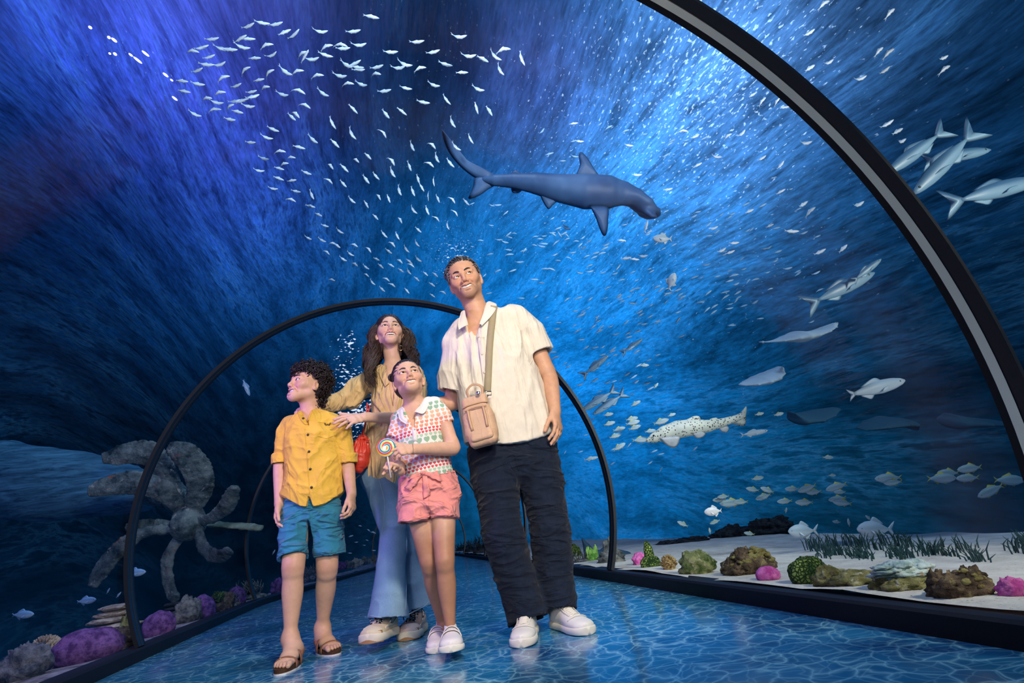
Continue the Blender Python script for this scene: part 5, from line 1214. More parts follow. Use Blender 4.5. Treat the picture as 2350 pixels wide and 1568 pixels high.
for pts, br, n, sd in GU:
    G = np.array([J(*p) for p in pts])
    for i in range(n):
        o_ = rg.normal(0, 1, 3); o_ /= max(1, np.linalg.norm(o_)/1.2); ph = rg.normal(0, .35)+(0 if sd > 0 else 2.); ln = rg.uniform(.78, 1.04); N_ = 26; C_ = spline(G, 60)[:int(60*min(1, ln))]; C_ = C_[np.linspace(0, len(C_)-1, N_).astype(int)]
        P_ = []
        for k in range(N_):
            u = k/(N_-1); wv = .021*min(1, u*2.0); P_.append(C_[k]+o_*br*(.30+.60*min(1, u*1.15))*[1, .7, .35]+np.array([wv*math.sin(ph+u*13.5)+.004*math.sin(u*31+i), wv*.8*math.cos(ph+u*13.5), 0]))
        mb.tube(P_, np.concatenate([[.6], np.ones(19), [.95, .85, .7, .5, .3, .1]])*rg.uniform(.0018, .0034), 5, flat=(1.5, .7))
mb.obj('hair', m_hairW, wom)
mb = MB(); c = J(919, 795, 2.97); mb.tube([c+np.array([.012*math.cos(t), .003*math.sin(t), .016*math.sin(t)-.01]) for t in np.linspace(0, 2*math.pi, 24)], .0014, 6, caps=False); mb.obj('earring', m_gold, wom)
mb = MB(); a0, n0_, d0, r0_ = tL[2]; pr = a0-d0*.052; mb.tube([pr+.0090*(math.cos(t)*n0_+math.sin(t)*unit(np.cross(d0, n0_))) for t in np.linspace(0, 2*math.pi, 17)], .0012, 6, caps=False); mb.obj('ring', m_steel, wom)
# jeans
S = Sdf()
S.loft([(J(895, 1010, 3.05), .130, .10, XW), (J(893, 1060, 3.04), .150, .112, XW), (J(894, 1095, 3.04), .155, .112, XW)], k=.02, flat='a')
S.loft([(hiR, .088, .10, XW), (J(884, 1150, 2.95), .078, .085, XW), (knR, .066, .070, XW), (J(898, 1290, 2.85), .070, .080, XW), (J(893, 1370, 2.81), .082, .105, XW), (J(890, 1418, 2.80), .093, .125, XW)], k=.016, flat='b')
S.loft([(hiL, .088, .10, XW), (J(922, 1150, 3.02), .078, .085, XW), (knL+[-.01, 0, 0], .064, .070, XW), (J(936, 1290, 3.01), .080, .080, XW), (J(949, 1350, 3.01), .100, .10, XW), (J(956, 1392, 3.01), .112, .12, XW)], k=.016, flat='b')
for c, w_, dn in ((J(890, 1420, 2.80), .085, .03), (J(956, 1394, 3.01), .104, .03)): S.loft([(c+[0, 0, -dn], w_, .112, XW), (c+[0, 0, .03], w_-.02, .09, XW)], k=.003, mode='s')
m_den, t, b = mat('washed_denim', rough=.85, spec=.15); P = t.new('ShaderNodeTexCoord').outputs['Object']
c = t.mix(t.mapr(t.noise(P, 4., 3, .5), .35, .65), (.15, .28, .42), (.28, .45, .60)); c = t.mix(t.mapr(t.noise(t.v('MULTIPLY', P, (60., 60., 12.)), 6., 3, .7), .3, .7, 0., .35), c, (.07, .14, .25)); t.l.new(c, b.inputs['Base Color'])
bm_ = t.new('ShaderNodeBump', i_Strength=.3, i_Distance=.003, i_Height=t.noise(P, 260., 3, .6)); t.l.new(bm_.outputs[0], b.inputs['Normal'])
jn = garment('jeans', S, .005, m_den, wom, .005, (7, 7, 4), 61, .6); CJ = Cast(jn); m_st2 = simple('pale_hem_stitch', (.32, .45, .58), .8, .1); seams(CJ, ([(849, 1414), (880, 1418), (925, 1421)], [(938, 1410), (962, 1402), (984, 1382)], [(933, 1220), (933, 1300), (931, 1400)], [(866, 1090), (882, 1150), (880, 1200), (868, 1290)]), m_st2, wom, .0016, 24)
# blouse
S = Sdf()
S.loft([(J(884, 1112, 2.98), .045, .06, XW), (J(884, 1085, 3.0), .095, .10, XW), (J(890, 1030, 3.03), .138, .118, XW), (J(893, 990, 3.04), .132, .112, XW), (J(898, 955, 3.04), .110, .095, XW), (J(902, 920, 3.04), .126, .110, XW), (J(904, 880, 3.05), .128, .100, XW), (J(904, 862, 3.06), .125, .080, XW), (nk+[0, .0, -.05], .085, .06, XW)], k=.02)
S.loft([(shR+[.02, 0, -.005], .052, .058, UPW), (J(822, 892, 3.08), .068, .066, [.5, 0, 1]), (J(800, 915, 3.08), .066, .062, [.6, 0, 1]), (J(776, 922, 3.06), .054, .054, [.3, 0, 1]), (J(735, 933, 3.01), .048, .048, [.2, 0, 1])], k=.02)
S.loft([(shL+[-.02, 0, -.005], .052, .058, UPW), (J(957, 900, 3.02), .056, .060, XW), (J(953, 950, 2.98), .052, .056, XW)], k=.02)
S.cone(nk+[.0, .0, -.05], hW.P(0, -.022, .05), .058, .062, .005, 's')
S.loft([(J(902, 930, 2.92), .002, .06, XW), (J(900, 885, 2.93), .014, .07, XW), (J(901, 845, 2.95), .040, .08, XW)], k=.003, mode='s')
S.loft([(J(870, 1130, 2.88), .05, .05, XW), (J(893, 1075, 2.88), .020, .04, XW), (J(897, 1010, 2.9), .003, .03, XW)], k=.004, mode='s') if False else None
m_tanb = fabric('tan_linen', (.78, .55, .26), 900., .35, var=.08, slub=True, sheen=.2, folds=(12., 12., 2.5, .6))
def postw(V, F):
    for a, b, L, w_, am in (((862, 880), (893, 950), .22, .009, .012), ((872, 905), (896, 952), .14, .007, -.009), ((850, 905), (885, 955), .16, .008, .010), ((925, 890), (905, 950), .18, .010, .010), ((894, 960), (868, 1080), .36, .010, .014), ((897, 962), (884, 1100), .40, .008, -.012), ((888, 965), (852, 1050), .26, .011, .012), ((905, 965), (900, 1100), .40, .010, .012), ((825, 870), (795, 900), .14, .012, .008), ((840, 880), (812, 925), .16, .010, .008), ((800, 900), (790, 935), .12, .008, -.010)):
        A_, B_ = J(*a, 2.94), J(*b, 2.94); d = unit(B_-A_); V = ripple_folds(V, F, A_, d, unit(np.cross(d, [0, 1, 0])), L, w_, am)
    return V
bl = garment('blouse', S, .005, m_tanb, wom, .007, (11, 11, 6), 71, .6, post=postw); CW = Cast(bl)
collar([(887, 838, 2.97), (888, 856, 2.945), (893, 880, 2.935)], [(870, 845, 3.0), (872, 862, 2.96), (884, 888, 2.93)], CW, m_tanb, wom)
collar([(915, 838, 2.98), (913, 856, 2.95), (906, 880, 2.94)], [(928, 842, 3.0), (926, 862, 2.96), (914, 892, 2.93)], CW, m_tanb, wom)
mb = MB(); patch(CW, ((872, 948), (925, 948), (925, 962), (872, 962)), 10, 3, None, '', None, .007, .003, mb); mb.obj('waist_tie', m_tanb, wom)
# chunky sneakers
m_cream2 = simple('cream_suede', (.66, .57, .40), .7, .2, bump=.25, bscale=200., var=.1); m_csole = simple('cream_sole', (.68, .62, .50), .6, .3); m_gum = simple('gum_toe', (.30, .155, .07), .6, .3, var=.15)
def sneak(toe, heel, up, **kw):
    root, P, x, y, z, tz, hw, L = shoe('shoe', toe, heel, up, m_csole, wom, **kw)
    mb = MB(); mb.add(*_gum(P, hw)); mb.obj('toe_bumper', m_gum, root)
    mb = MB()
    for a in np.linspace(.42, .66, 6): mb.tube([P(a, -.026, tz(a)-.004), P(a+.02, 0, tz(a+.02)+.006), P(a+.035, .026, tz(a)-.006)], .0032, 6); mb.tube([P(a, .026, tz(a)-.004), P(a+.02, 0, tz(a+.02)+.007), P(a+.035, -.026, tz(a)-.006)], .0032, 6)
    for q in (-1, 1): mb.tube(spline([P(.46, 0, tz(.46)+.008), P(.44, q*.03, tz(.46)+.022), P(.47, q*.052, tz(.46)-.002), P(.50, q*.045, tz(.46)-.035)], 14), .0026, 6)
    mb.obj('lace', m_lace, root)
    for q in (-1, 1):
        mb = MB(); mb.tube(spline([P(.15, q*hw(.15)*.98, .075), P(.35, q*hw(.35)*1.0, .055), P(.55, q*hw(.55)*1.0, .058), P(.74, q*hw(.74)*.93, .050)], 16), .006, 6, flat=(1, .4)); mb.obj('side_panel', m_csole, root)
def _gum(P, hw):
    V = []; n = 20; rows = 5
    for j in range(rows):
        for i in range(n):
            t = -1.25+2.5*i/(n-1); a = .80+.225*math.cos(t); b = math.sin(t)*hw(.84)*1.13; V.append(P(a-.02*j*math.cos(t)*.6, b*(1-.03*j), .003+.011*j))
    return V, [(j*n+i, j*n+i+1, (j+1)*n+i+1, (j+1)*n+i) for j in range(rows-1) for i in range(n-1)]
m_lace, t, b = mat('speckled_lace', rough=.8); P = t.new('ShaderNodeTexCoord').outputs['Object']; t.l.new(t.mix(t.m('GREATER_THAN', t.noise(P, 90., 1, .5), .5), (.75, .72, .65), (.03, .03, .05)), b.inputs['Base Color'])
m_cream3 = simple('blush_suede', (.60, .46, .42), .7, .2, bump=.25, bscale=200., var=.1)
sneak((-.125, 2.655, 0), (-.020, 2.895, 0), m_cream2, W=.112, hgt=.088, ank=.112, sole=.040, lift=.030, pitch=.05, bulk=1.03)
sneak((.040, 2.85, 0), (.120, 3.095, 0), m_cream3, W=.110, hgt=.088, ank=.112, sole=.040, bulk=1.03)
# drawstring bag
pb = empty('drawstring_bag', J(828, 1084, 2.92), 'small red leather drawstring pouch hanging beside the tan blouse', 'bag')
m_red = simple('red_leather', (.62, .045, .022), .38, .5, bump=.15, bscale=120., var=.1)
S = Sdf(); S.loft([(J(831, 1006, 2.93), .020, .020, XW), (J(830, 1020, 2.93), .036, .034, XW), (J(828, 1040, 2.93), .050, .046, XW), (J(826, 1060, 2.93), .046, .044, XW), (J(823, 1075, 2.93), .026, .030, XW)], k=.01)
V, F = S.mesh(.0032); N_ = normals(V, F); cc = J(829, 1040, 2.93); th = np.arctan2(V[:, 0]-cc[0], -(V[:, 1]-cc[1])); up_ = np.clip((V[:, 2]-cc[2]+.02)/.09, 0, 1); V = V+N_*(.0065*up_*np.sin(th*11+2*np.sin(V[:, 2]*30)))[:, None]; V = cloth(V, F, .003, (16, 16, 16), 5, .6); obj('pouch', V, F, m_red, pb)
mb = MB(); c = J(831, 1009, 2.93); mb.tube([c+np.array([.024*math.cos(t), .024*math.sin(t), .002]) for t in np.linspace(0, 2*math.pi, 20)], .006, 6, caps=False); mb.obj('gathered_rim', m_red, pb)
for a, b_ in (((843, 925, 2.90), (833, 1004, 2.91)), ((849, 930, 2.93), (829, 1004, 2.94))):
    mb = MB(); mb.tube(spline([J(*a), J((a[0]+b_[0])/2+1, (a[1]+b_[1])/2, (a[2]+b_[2])/2-.01), J(*b_)], 10), .0042, 6); mb.obj('strap', m_red, pb)
mb = MB(); c = J(846, 1010, 2.89); mb.sphere(c, (.007, .005, .006), None, 10, 6); mb.tube([J(836, 1008, 2.90), c], .003, 6); mb.obj('tassel', m_red, pb)
# ================================================================== beyond the acrylic
def A_(px, py, d): return CAMP+ray(px, py)*d
def fin(mb, pts, th=.012, n=None, mi=0):
    """a lens-shaped fin inside an outline of points"""
    P = spline(list(pts)+[pts[0]], max(16, len(pts)*5))[:-1]; c = P.mean(0)
    if n is None:
        n = np.zeros(3)
        for i in range(len(P)): n += np.cross(P[i]-c, P[(i+1) % len(P)]-c)
    n = unit(n); m = len(P); I = c+(P-c)*.6; V = np.vstack([P, I+n*th, I-n*th, [c+n*th*1.2], [c-n*th*1.2]]); F = []
    for i in range(m):
        j = (i+1) % m; F += [(i, j, m+j, m+i), (j, i, 2*m+i, 2*m+j), (m+i, m+j, 3*m), (2*m+j, 2*m+i, 3*m+1)]
    return mb.add(V, F, mi)
m_shark, t, b = mat('shark_skin', rough=.5, spec=.3); P = t.new('ShaderNodeTexCoord').outputs['Object']
t.l.new(t.mix(t.mapr(t.noise(P, 2.2, 3, .5), .3, .7), (.022, .055, .15), (.06, .13, .27)), b.inputs['Base Color'])
# ---- hammerhead
DS = 6.5
hs_ = empty('hammerhead_shark', A_(1300, 440, DS), 'big blue hammerhead shark gliding overhead above the grey-haired man', 'shark')
st = [(1108, 412, 6), (1135, 414, 13), (1180, 415, 17), (1230, 421, 24), (1290, 433, 32), (1345, 440, 39), (1395, 441, 37), (1430, 444, 27), (1455, 454, 21), (1475, 470, 17), (1490, 487, 12), (1497, 495, 8)]
S = Sdf(); S.loft([(A_(x, y, DS-.15*math.sin(i/11*3)), h*DS/FPX, h*DS/FPX*(.85 if i < 8 else .85+.55*(i-7)), CU) for i, (x, y, h) in enumerate(st)], k=.02)
S.loft([(A_(1412, 424, DS+.34), .035, .05, CU), (A_(1430, 436, DS+.22), .07, .08, CU), (A_(1452, 453, DS+.05), .085, .10, CU), (A_(1478, 477, DS-.12), .065, .08, CU), (A_(1500, 497, DS-.28), .032, .05, CU)], k=.05)
V, F = S.mesh(.022); obj('body', V, F, m_shark, hs_)
def finpx(name, pts, root, m, d=DS, th=.02, lean=0.):
    mb = MB(); fin(mb, [A_(x, y, d-lean*i) for i, (x, y) in enumerate(pts)], th); return mb.obj(name, m, root)
finpx('dorsal_fin', [(1316, 412), (1330, 380), (1328, 357), (1334, 349), (1348, 362), (1362, 385), (1376, 412)], hs_, m_shark, th=.03)
finpx('pectoral_fin', [(1352, 470), (1366, 498), (1378, 530), (1386, 542), (1393, 534), (1396, 505), (1393, 474)], hs_, m_shark, DS-.25, .025)
finpx('pelvic_fin', [(1237, 444), (1247, 465), (1258, 480), (1268, 472), (1277, 458)], hs_, m_shark, DS-.12)
finpx('anal_fin', [(1172, 428), (1176, 442), (1190, 443), (1200, 432)], hs_, m_shark)
finpx('second_dorsal_fin', [(1170, 400), (1180, 390), (1188, 392), (1198, 402)], hs_, m_shark)
mb = MB(); fin(mb, [A_(x, y, DS) for x, y in ((1146, 407), (1118, 391), (1082, 373), (1050, 351), (1026, 322), (1014, 296), (1020, 328), (1034, 356), (1058, 384), (1086, 406), (1116, 420), (1144, 424))], .02, CF)
fin(mb, [A_(x, y, DS) for x, y in ((1140, 412), (1112, 402), (1090, 408), (1085, 430), (1075, 456), (1098, 450), (1122, 434), (1142, 422))], .022, CF); mb.obj('tail_fin', m_shark, hs_)
# ---- spotted shark
m_zeb, t, b = mat('spotted_hide', rough=.5, spec=.3); P = t.new('ShaderNodeTexCoord').outputs['Object']
vo = t.new('ShaderNodeTexVoronoi', i_Scale=52.); t.set(vo, 'Vector', P); sp = t.m('LESS_THAN', vo.outputs['Distance'], .29)
t.l.new(t.mix(sp, t.mix(t.mapr(t.noise(P, 5., 3, .5), .3, .7), (.50, .56, .50), (.72, .76, .62)), (.035, .035, .04)), b.inputs['Base Color'])
m_zfin = simple('pale_spotless_fin', (.52, .56, .58), .5, .3, var=.15, vscale=20.)
DZ = 4.6; zs = empty('zebra_shark', A_(1590, 985, DZ), 'pale leopard-spotted shark swimming nose down above the sand', 'shark')
st = [(1486, 1012, 5), (1500, 1006, 11), (1525, 995, 17), (1555, 986, 20), (1590, 981, 19), (1625, 978, 14), (1655, 971, 10), (1685, 962, 8), (1702, 955, 7)]
S = Sdf(); S.loft([(A_(x, y, DZ), h*DZ/FPX, h*DZ/FPX*.9, CU) for x, y, h in st], k=.02); V, F = S.mesh(.012); obj('body', V, F, m_zeb, zs)
for nm, pts in (('dorsal_fin', [(1560, 972), (1578, 962), (1594, 955), (1606, 957), (1607, 970), (1600, 976)]), ('second_dorsal_fin', [(1622, 968), (1632, 961), (1644, 959), (1648, 964), (1645, 970)]), ('tail_fin', [(1690, 955), (1702, 944), (1712, 933), (1714, 940), (1712, 955), (1712, 970), (1706, 978), (1692, 976), (1680, 970)])): finpx(nm, pts, zs, m_zeb, DZ, .008)
for nm, pts, dd in (('pectoral_fin', [(1512, 1005), (1524, 1018), (1540, 1027), (1552, 1026), (1559, 1014), (1556, 1002)], -.1), ('pelvic_fin', [(1588, 996), (1598, 1006), (1612, 1004), (1619, 996), (1608, 990)], -.05), ('anal_fin', [(1646, 980), (1655, 990), (1668, 993), (1673, 984), (1666, 977)], 0)): finpx(nm, pts, zs, m_zfin, DZ+dd, .007)
mb = MB(); mb.sphere(A_(1500, 1000, DZ-.05), .009, None, 10, 6); mb.obj('eye', m_pup, zs)
# ---- shark resting behind the reef
m_dsh = simple('dusky_hide', (.03, .075, .13), .6, .2); DB = 5.2
bs = empty('resting_shark', A_(1410, 1283, DB), 'dark shark resting on the sand behind the grey cone-shaped rock', 'shark')
S = Sdf(); S.loft([(A_(x, y, DB), h*DB/FPX, h*DB/FPX, CU) for x, y, h in ((1345, 1270, 6), (1370, 1272, 9), (1410, 1272, 13), (1440, 1276, 10), (1460, 1283, 4))], k=.02); V, F = S.mesh(.015); obj('body', V, F, m_dsh, bs)
finpx('tail_fin', [(1340, 1276), (1338, 1255), (1335, 1235), (1346, 1244), (1358, 1256), (1362, 1270)], bs, m_dsh, DB, .02); finpx('dorsal_fin', [(1372, 1266), (1386, 1256), (1398, 1264), (1390, 1270)], bs, m_dsh, DB, .02)

# ---- fish: one of each shape, head along +x, length 1
def fishmesh(name, prof, tail, mats, bend=0., dors=True, deep=.55, stripes=False, nseg=12, low=False):
    """prof: [(x, half height)] from nose to tail root; tail (spread, length)"""
    mb = MB(); X = np.linspace(.5, -.38, nseg); px_ = [p[0] for p in prof][::-1]; py_ = [p[1] for p in prof][::-1]; H = np.interp(X, px_, py_); n = 8 if low else 12; V = []
    for x, h in zip(X, H):
        for k in range(n): a = 2*math.pi*k/n; V.append((x, h*deep*math.sin(a)*(1 if abs(math.cos(a)) < .9 else .9), h*math.cos(a)))
    F = [(i*n+k, (i+1)*n+k, (i+1)*n+(k+1) % n, i*n+(k+1) % n) for i in range(nseg-1) for k in range(n)]+[tuple(range(n)), tuple(range((nseg-1)*n, nseg*n))[::-1]]
    mb.add(V, F, 0); sp, ln = tail; th = .006
    for q in (-1, 1):
        T_ = [(-.34, 0), (-.36, q*.03), (-.36-ln, q*sp), (-.36-ln*.50, q*sp*.22), (-.38, 0)]
        V = [(x, y, z) for y in (-th, th) for x, z in T_]; V = [(x, 0 if abs(z) == sp else y, z) for x, y, z in V]; mb.add(V, [(0, 1, 2, 3, 4), (9, 8, 7, 6, 5)]+[(i, 5+i, 5+(i+1) % 5, (i+1) % 5) for i in range(5)], 1)
    if dors:
        for q, x0, x1, hh in ((1, .12, -.22, .45), (-1, -.05, -.26, .30), (-1, .22, .10, .28)):
            h0, h1 = np.interp([x0, x1], px_, py_); hm = max(h0, h1); V = []
            for y in (-th, th): V += [(x0, y, q*h0*.85), (x0*.7+x1*.3, y*.3, q*(h0+hm*hh)), (x1, y*.3, q*(h1+hm*hh*.35)), (x1, y, q*h1*.8)]
            mb.add(V, [(0, 1, 2, 3), (7, 6, 5, 4), (0, 4, 5, 1), (1, 5, 6, 2), (2, 6, 7, 3)], 1)
    V = np.vstack(mb.V); V[:, 1] += bend*(V[:, 0]-.1)**2*np.where(V[:, 0] < .1, 1, .3); V[:, 2] += -bend*.6*(V[:, 0]-.1)**2*np.where(V[:, 0] < .1, 1, .3)
    if not low:
        e = MB(); e.V = [V]; e.F = mb.F; e.mi = mb.mi; e.n = len(V); h_ = np.interp(.38, px_, py_)
        for q in (-1, 1): e.sphere((.39, q*h_*deep*.82, h_*.15), (.016, .008, .016), None, 8, 5, 2)
        V = np.vstack(e.V); mb = e; mb.V = [V]
    me = bpy.data.meshes.new(name); me.from_pydata(V.tolist(), [], mb.F)
    for m in mats: me.materials.append(m)
    me.polygons.foreach_set('material_index', np.array(mb.mi, dtype=np.int32)); me.polygons.foreach_set('use_smooth', np.ones(len(me.polygons), dtype=bool)); me.update(); return me
def fmat(name, back, belly, rough=.38, metal=.0, mid=.0, sp=.5, streak=None):
    m, t, b = mat(name, rough=rough, spec=sp, metal=metal); s3 = t.sep(t.new('ShaderNodeTexCoord').outputs['Object'])
    c = t.mix(t.mapr(s3[2], mid-.03, mid+.05), belly, back)
    if streak: c = t.mix(t.m('GREATER_THAN', t.m('SINE', t.m('MULTIPLY', s3[2], streak[0])), .5), c, streak[1])
    t.l.new(c, b.inputs['Base Color']); return m
m_silver = fmat('silver_scales', (.45, .62, .82), (.86, .92, .98)); m_silver2 = fmat('haze_blue_scales', (.16, .36, .62), (.38, .62, .85)); m_yfin = simple('yellow_fin', (.55, .52, .12), .5); m_sfin = simple('silver_fin', (.62, .75, .88), .4)  # the blue-silver scales take the water's haze into their colour
m_bfin = simple('haze_blue_fin', (.18, .38, .62), .5); m_snap = fmat('snapper_scales', (.26, .42, .44), (.62, .74, .78), streak=(170., (.30, .48, .55))); m_big = fmat('mackerel_scales', (.06, .15, .26), (.22, .38, .50), .4, .0)  # the blue fin carries the same haze tint
m_pale = fmat('pale_scales', (.40, .54, .64), (.60, .72, .80), .45, .0); m_white_f = fmat('white_scales', (.66, .70, .72), (.80, .80, .80), .4, .0)
SL = [(.5, .015), (.44, .055), (.3, .095), (.1, .115), (-.1, .095), (-.3, .045), (-.38, .022)]; SN = [(.5, .02), (.42, .09), (.25, .155), (.05, .17), (-.15, .13), (-.3, .06), (-.38, .035)]
BR = [(.5, .03), (.42, .13), (.25, .215), (.05, .235), (-.15, .17), (-.3, .07), (-.38, .035)]; TU = [(.5, .01), (.42, .05), (.25, .085), (.05, .095), (-.15, .075), (-.3, .032), (-.38, .014)]
MS = [fishmesh('sardine', SL, (.085, .13), [m_silver, m_sfin, m_pup], q, True, .6, low=True, nseg=9) for q in (-.9, 0., .9, -.4)]
MBF = [fishmesh('baitfish', SL, (.08, .12), [m_silver2, m_bfin, m_pup], q, False, .6, low=True, nseg=7) for q in (-.6, 0., .6)]
def place(me, name, px, py, ang, lpx, d, label, cat, group=None, roll=.55, yaw=0., root=None):
    a = R(ang); x = math.cos(a)*CR+math.sin(a)*CU+CF*math.sin(R(yaw)); x = unit(x); u = unit(CU*roll+np.array([0, 0, 1.])*(1-roll)); u = u-x*(u@x); u = unit(u)
    if u@CU < 0 and abs(math.cos(a)) > .2: u = -u
    y = np.cross(u, x); L = lpx*d/FPX; p = A_(px, py, d)
    o = bpy.data.objects.new(name, me); col.objects.link(o); o.matrix_world = Matrix(((x[0]*L, y[0]*L, u[0]*L, p[0]), (x[1]*L, y[1]*L, u[1]*L, p[1]), (x[2]*L, y[2]*L, u[2]*L, p[2]), (0, 0, 0, 1)))
    return tag(o, label, cat, group)
SCH = """1087,42,-3 438,95,15 510,77,5 582,85,15 628,125,35 680,140,35 820,125,15 993,123,10 245,163,10 395,160,20 435,160,5 137,220,-10 190,208,25 300,215,5 340,217,0 405,207,0 530,190,15 230,258,20 470,262,0 563,250,25 720,235,10 735,255,50 775,272,10 848,197,20 925,187,-10 938,213,10 1025,197,15 845,247,-5 215,298,0 285,300,20 168,330,15 415,323,25 542,338,20 635,338,-25 695,328,10 800,350,5 925,360,-5 85,383,-10 170,400,-5 300,362,20 492,378,5 375,410,15 97,437,-10 520,415,0 280,442,5 212,472,-3 455,442,10 460,468,30 367,492,20 270,500,0 255,530,5 335,517,15 405,488,20 440,520,3 378,545,-15 155,562,-12 340,588,-10 620,458,-10 703,430,-25 833,452,-25 962,393,-5 1038,405,-15 960,303,-25 1000,293,20 1015,312,-5 1020,327,0 1108,342,-15 1118,312,10 1330,178,8 1555,153,8 1190,232,15 1415,232,20 1235,317,10 1265,298,0 1345,312,15 1480,296,-10 1605,255,10 1677,266,-35 1742,255,-25 1787,212,10 1883,265,-65 1768,328,-50 1568,338,10 1655,430,-15 1420,408,-12 1270,422,0 1158,438,8 1363,497,-8 1485,483,-45 1250,543,-35 1165,560,-50 992,530,-45 735,507,-30 685,553,-45 667,575,-40 880,605,-60 568,640,-18 535,685,-5 450,710,-5 705,733,-12 780,697,-35 895,712,-45 983,665,-50 1153,655,-60 1303,732,-60 1410,718,-50 1515,605,-55 1645,525,-75 1712,540,-60 1612,690,-55 1535,735,-30 602,752,-5 660,785,-8 522,797,-10 622,820,3 600,845,-15 495,860,5 745,870,-18 870,828,-50 945,843,-45 1005,798,-40 1070,780,-45 1197,802,-60 1290,838,-65 1397,818,-40 1433,793,-60 1505,818,-45 597,898,-20 667,910,5 865,907,-45 940,928,-45 1060,905,-50 1112,887,-45 1198,870,-55 1335,902,-70 1417,915,-80 1355,945,-60 570,955,0 690,968,-10 663,1008,-25 772,988,-60 765,1045,-15 808,1090,-25 1235,965,-65 1307,968,-65 1388,992,-85 1440,1007,-65 1518,1008,-55 1590,1025,-45 1127,992,-60 1180,1005,-70 985,1017,-35 1062,1035,-60 843,1150,-15 920,1180,-25 1110,1102,-45 1240,1115,-60 1310,1068,-40 1383,1068,-65 1435,1108,-50 1535,1078,-60 757,1217,-20 828,1228,-20 883,1240,-20 908,1255,-35 997,1248,-30 853,1287,-45 1075,1272,-55 1155,1195,-45 1200,1243,-50 1225,1203,-60 1180,1285,-35 1272,1275,-45 977,1300,-25 940,1328,-25 1000,1350,-35 1060,1370,-30 1115,1325,-25 1138,1362,-40 1193,1358,-30 1238,1333,-40 1290,1338,-40 1335,1328,-30 1062,1407,-40 1093,1450,-40 1170,1430,-40 1200,1460,-40 1245,1385,-35 1285,1393,-45 1300,1355,-40 1375,1403,-40 1427,1408,-40 1328,1430,-40 1145,1485,-40 1277,1493,-50 1337,1172,-40 1328,1245,-45 878,1433,-20 1410,1460,-35 1470,1500,-35 1412,1518,-35 1490,1150,-65"""
rf = random.Random(3)
for q in SCH.split():
    x, y, a = map(float, q.split(',')); X, Y_ = 380+x/2.306, 20+y/2.306; lp = 37-20*y/1500
    place(rf.choice(MS), 'sardine', X, Y_, a, lp*rf.uniform(.92, 1.1), rf.uniform(4.6, 6.2), 'small silver fish in the school circling over the family', 'fish', 'silver fish schooling overhead', yaw=rf.uniform(-20, 20))
HI = """1325,15,30 1665,60,40 1245,172,35 1607,258,40 1655,268,35 1345,325,35 1250,350,35 1633,365,40 1507,408,25 1945,350,30 1935,300,30 1645,640,35 1718,730,30 1700,675,30 660,703,30 828,697,30 900,690,50 1003,815,35 1227,738,15 1100,850,55 1003,520,45 1080,520,50 1120,552,10 1150,540,-50 955,488,35 770,808,-5 360,900,5 675,848,30 1215,1052,35 1250,1085,40 1420,1278,40 840,1298,25 797,1290,35 1497,1055,30 1300,1297,30 755,1175,25 940,1085,25 1155,1190,0 1100,985,30 283,1235,-5 305,1328,10 392,1318,10 350,1332,-5 36,635,5 66,727,5 320,748,-5 600,670,-10 520,975,15 860,1250,10 1045,1160,25"""
for q in HI.split():
    x, y, a = map(float, q.split(',')); X, Y_ = 1300+x/2.238, y/2.238
    place(rf.choice(MS), 'sardine', X, Y_, a, (32 if x > 1150 else 24)*rf.uniform(.9, 1.1), rf.uniform(4.2, 5.6), 'bright silver fish slanting upward in the water beside the nearest arch', 'fish', 'silver fish near the close arch', yaw=rf.uniform(-15, 15))
# the denser school to the right, behind the man
def dens(x, y):
    v = 1.3*math.exp(-((x-1390)/120)**2-((y-830)/120)**2)+.9*math.exp(-((x-1560)/150)**2-((y-680)/60)**2)+.8*math.exp(-((x-1280)/150)**2-((y-600)/120)**2)+.7*math.exp(-((x-1180)/160)**2-((y-480)/70)**2)+.35*math.exp(-((x-1700)/180)**2-((y-560)/140)**2)+.25*math.exp(-((x-1480)/200)**2-((y-330)/120)**2)+.25*math.exp(-((x-1480)/110)**2-((y-1040)/60)**2)
    return v
k = 0
while k < 296:
    x, y = rf.uniform(1080, 1900), rf.uniform(280, 1080)
    if rf.random() > dens(x, y) or (1105 < x < 1505 and abs(y-(415+max(0, x-1180)*.13)) < 52) or (1320 < x < 1410 and 345 < y < 545): continue
    k += 1; a = rf.gauss(26, 11) if (x > 1330 or y > 700) else rf.gauss(5, 22)
    place(rf.choice(MBF), 'baitfish', x, y, a, rf.uniform(13, 23)*(1 if y < 900 else .85), rf.uniform(5.0, 7.5), 'tiny blue fish in the dense shoal swimming behind the man', 'fish', 'shoal of tiny blue fish', yaw=rf.uniform(-15, 15))
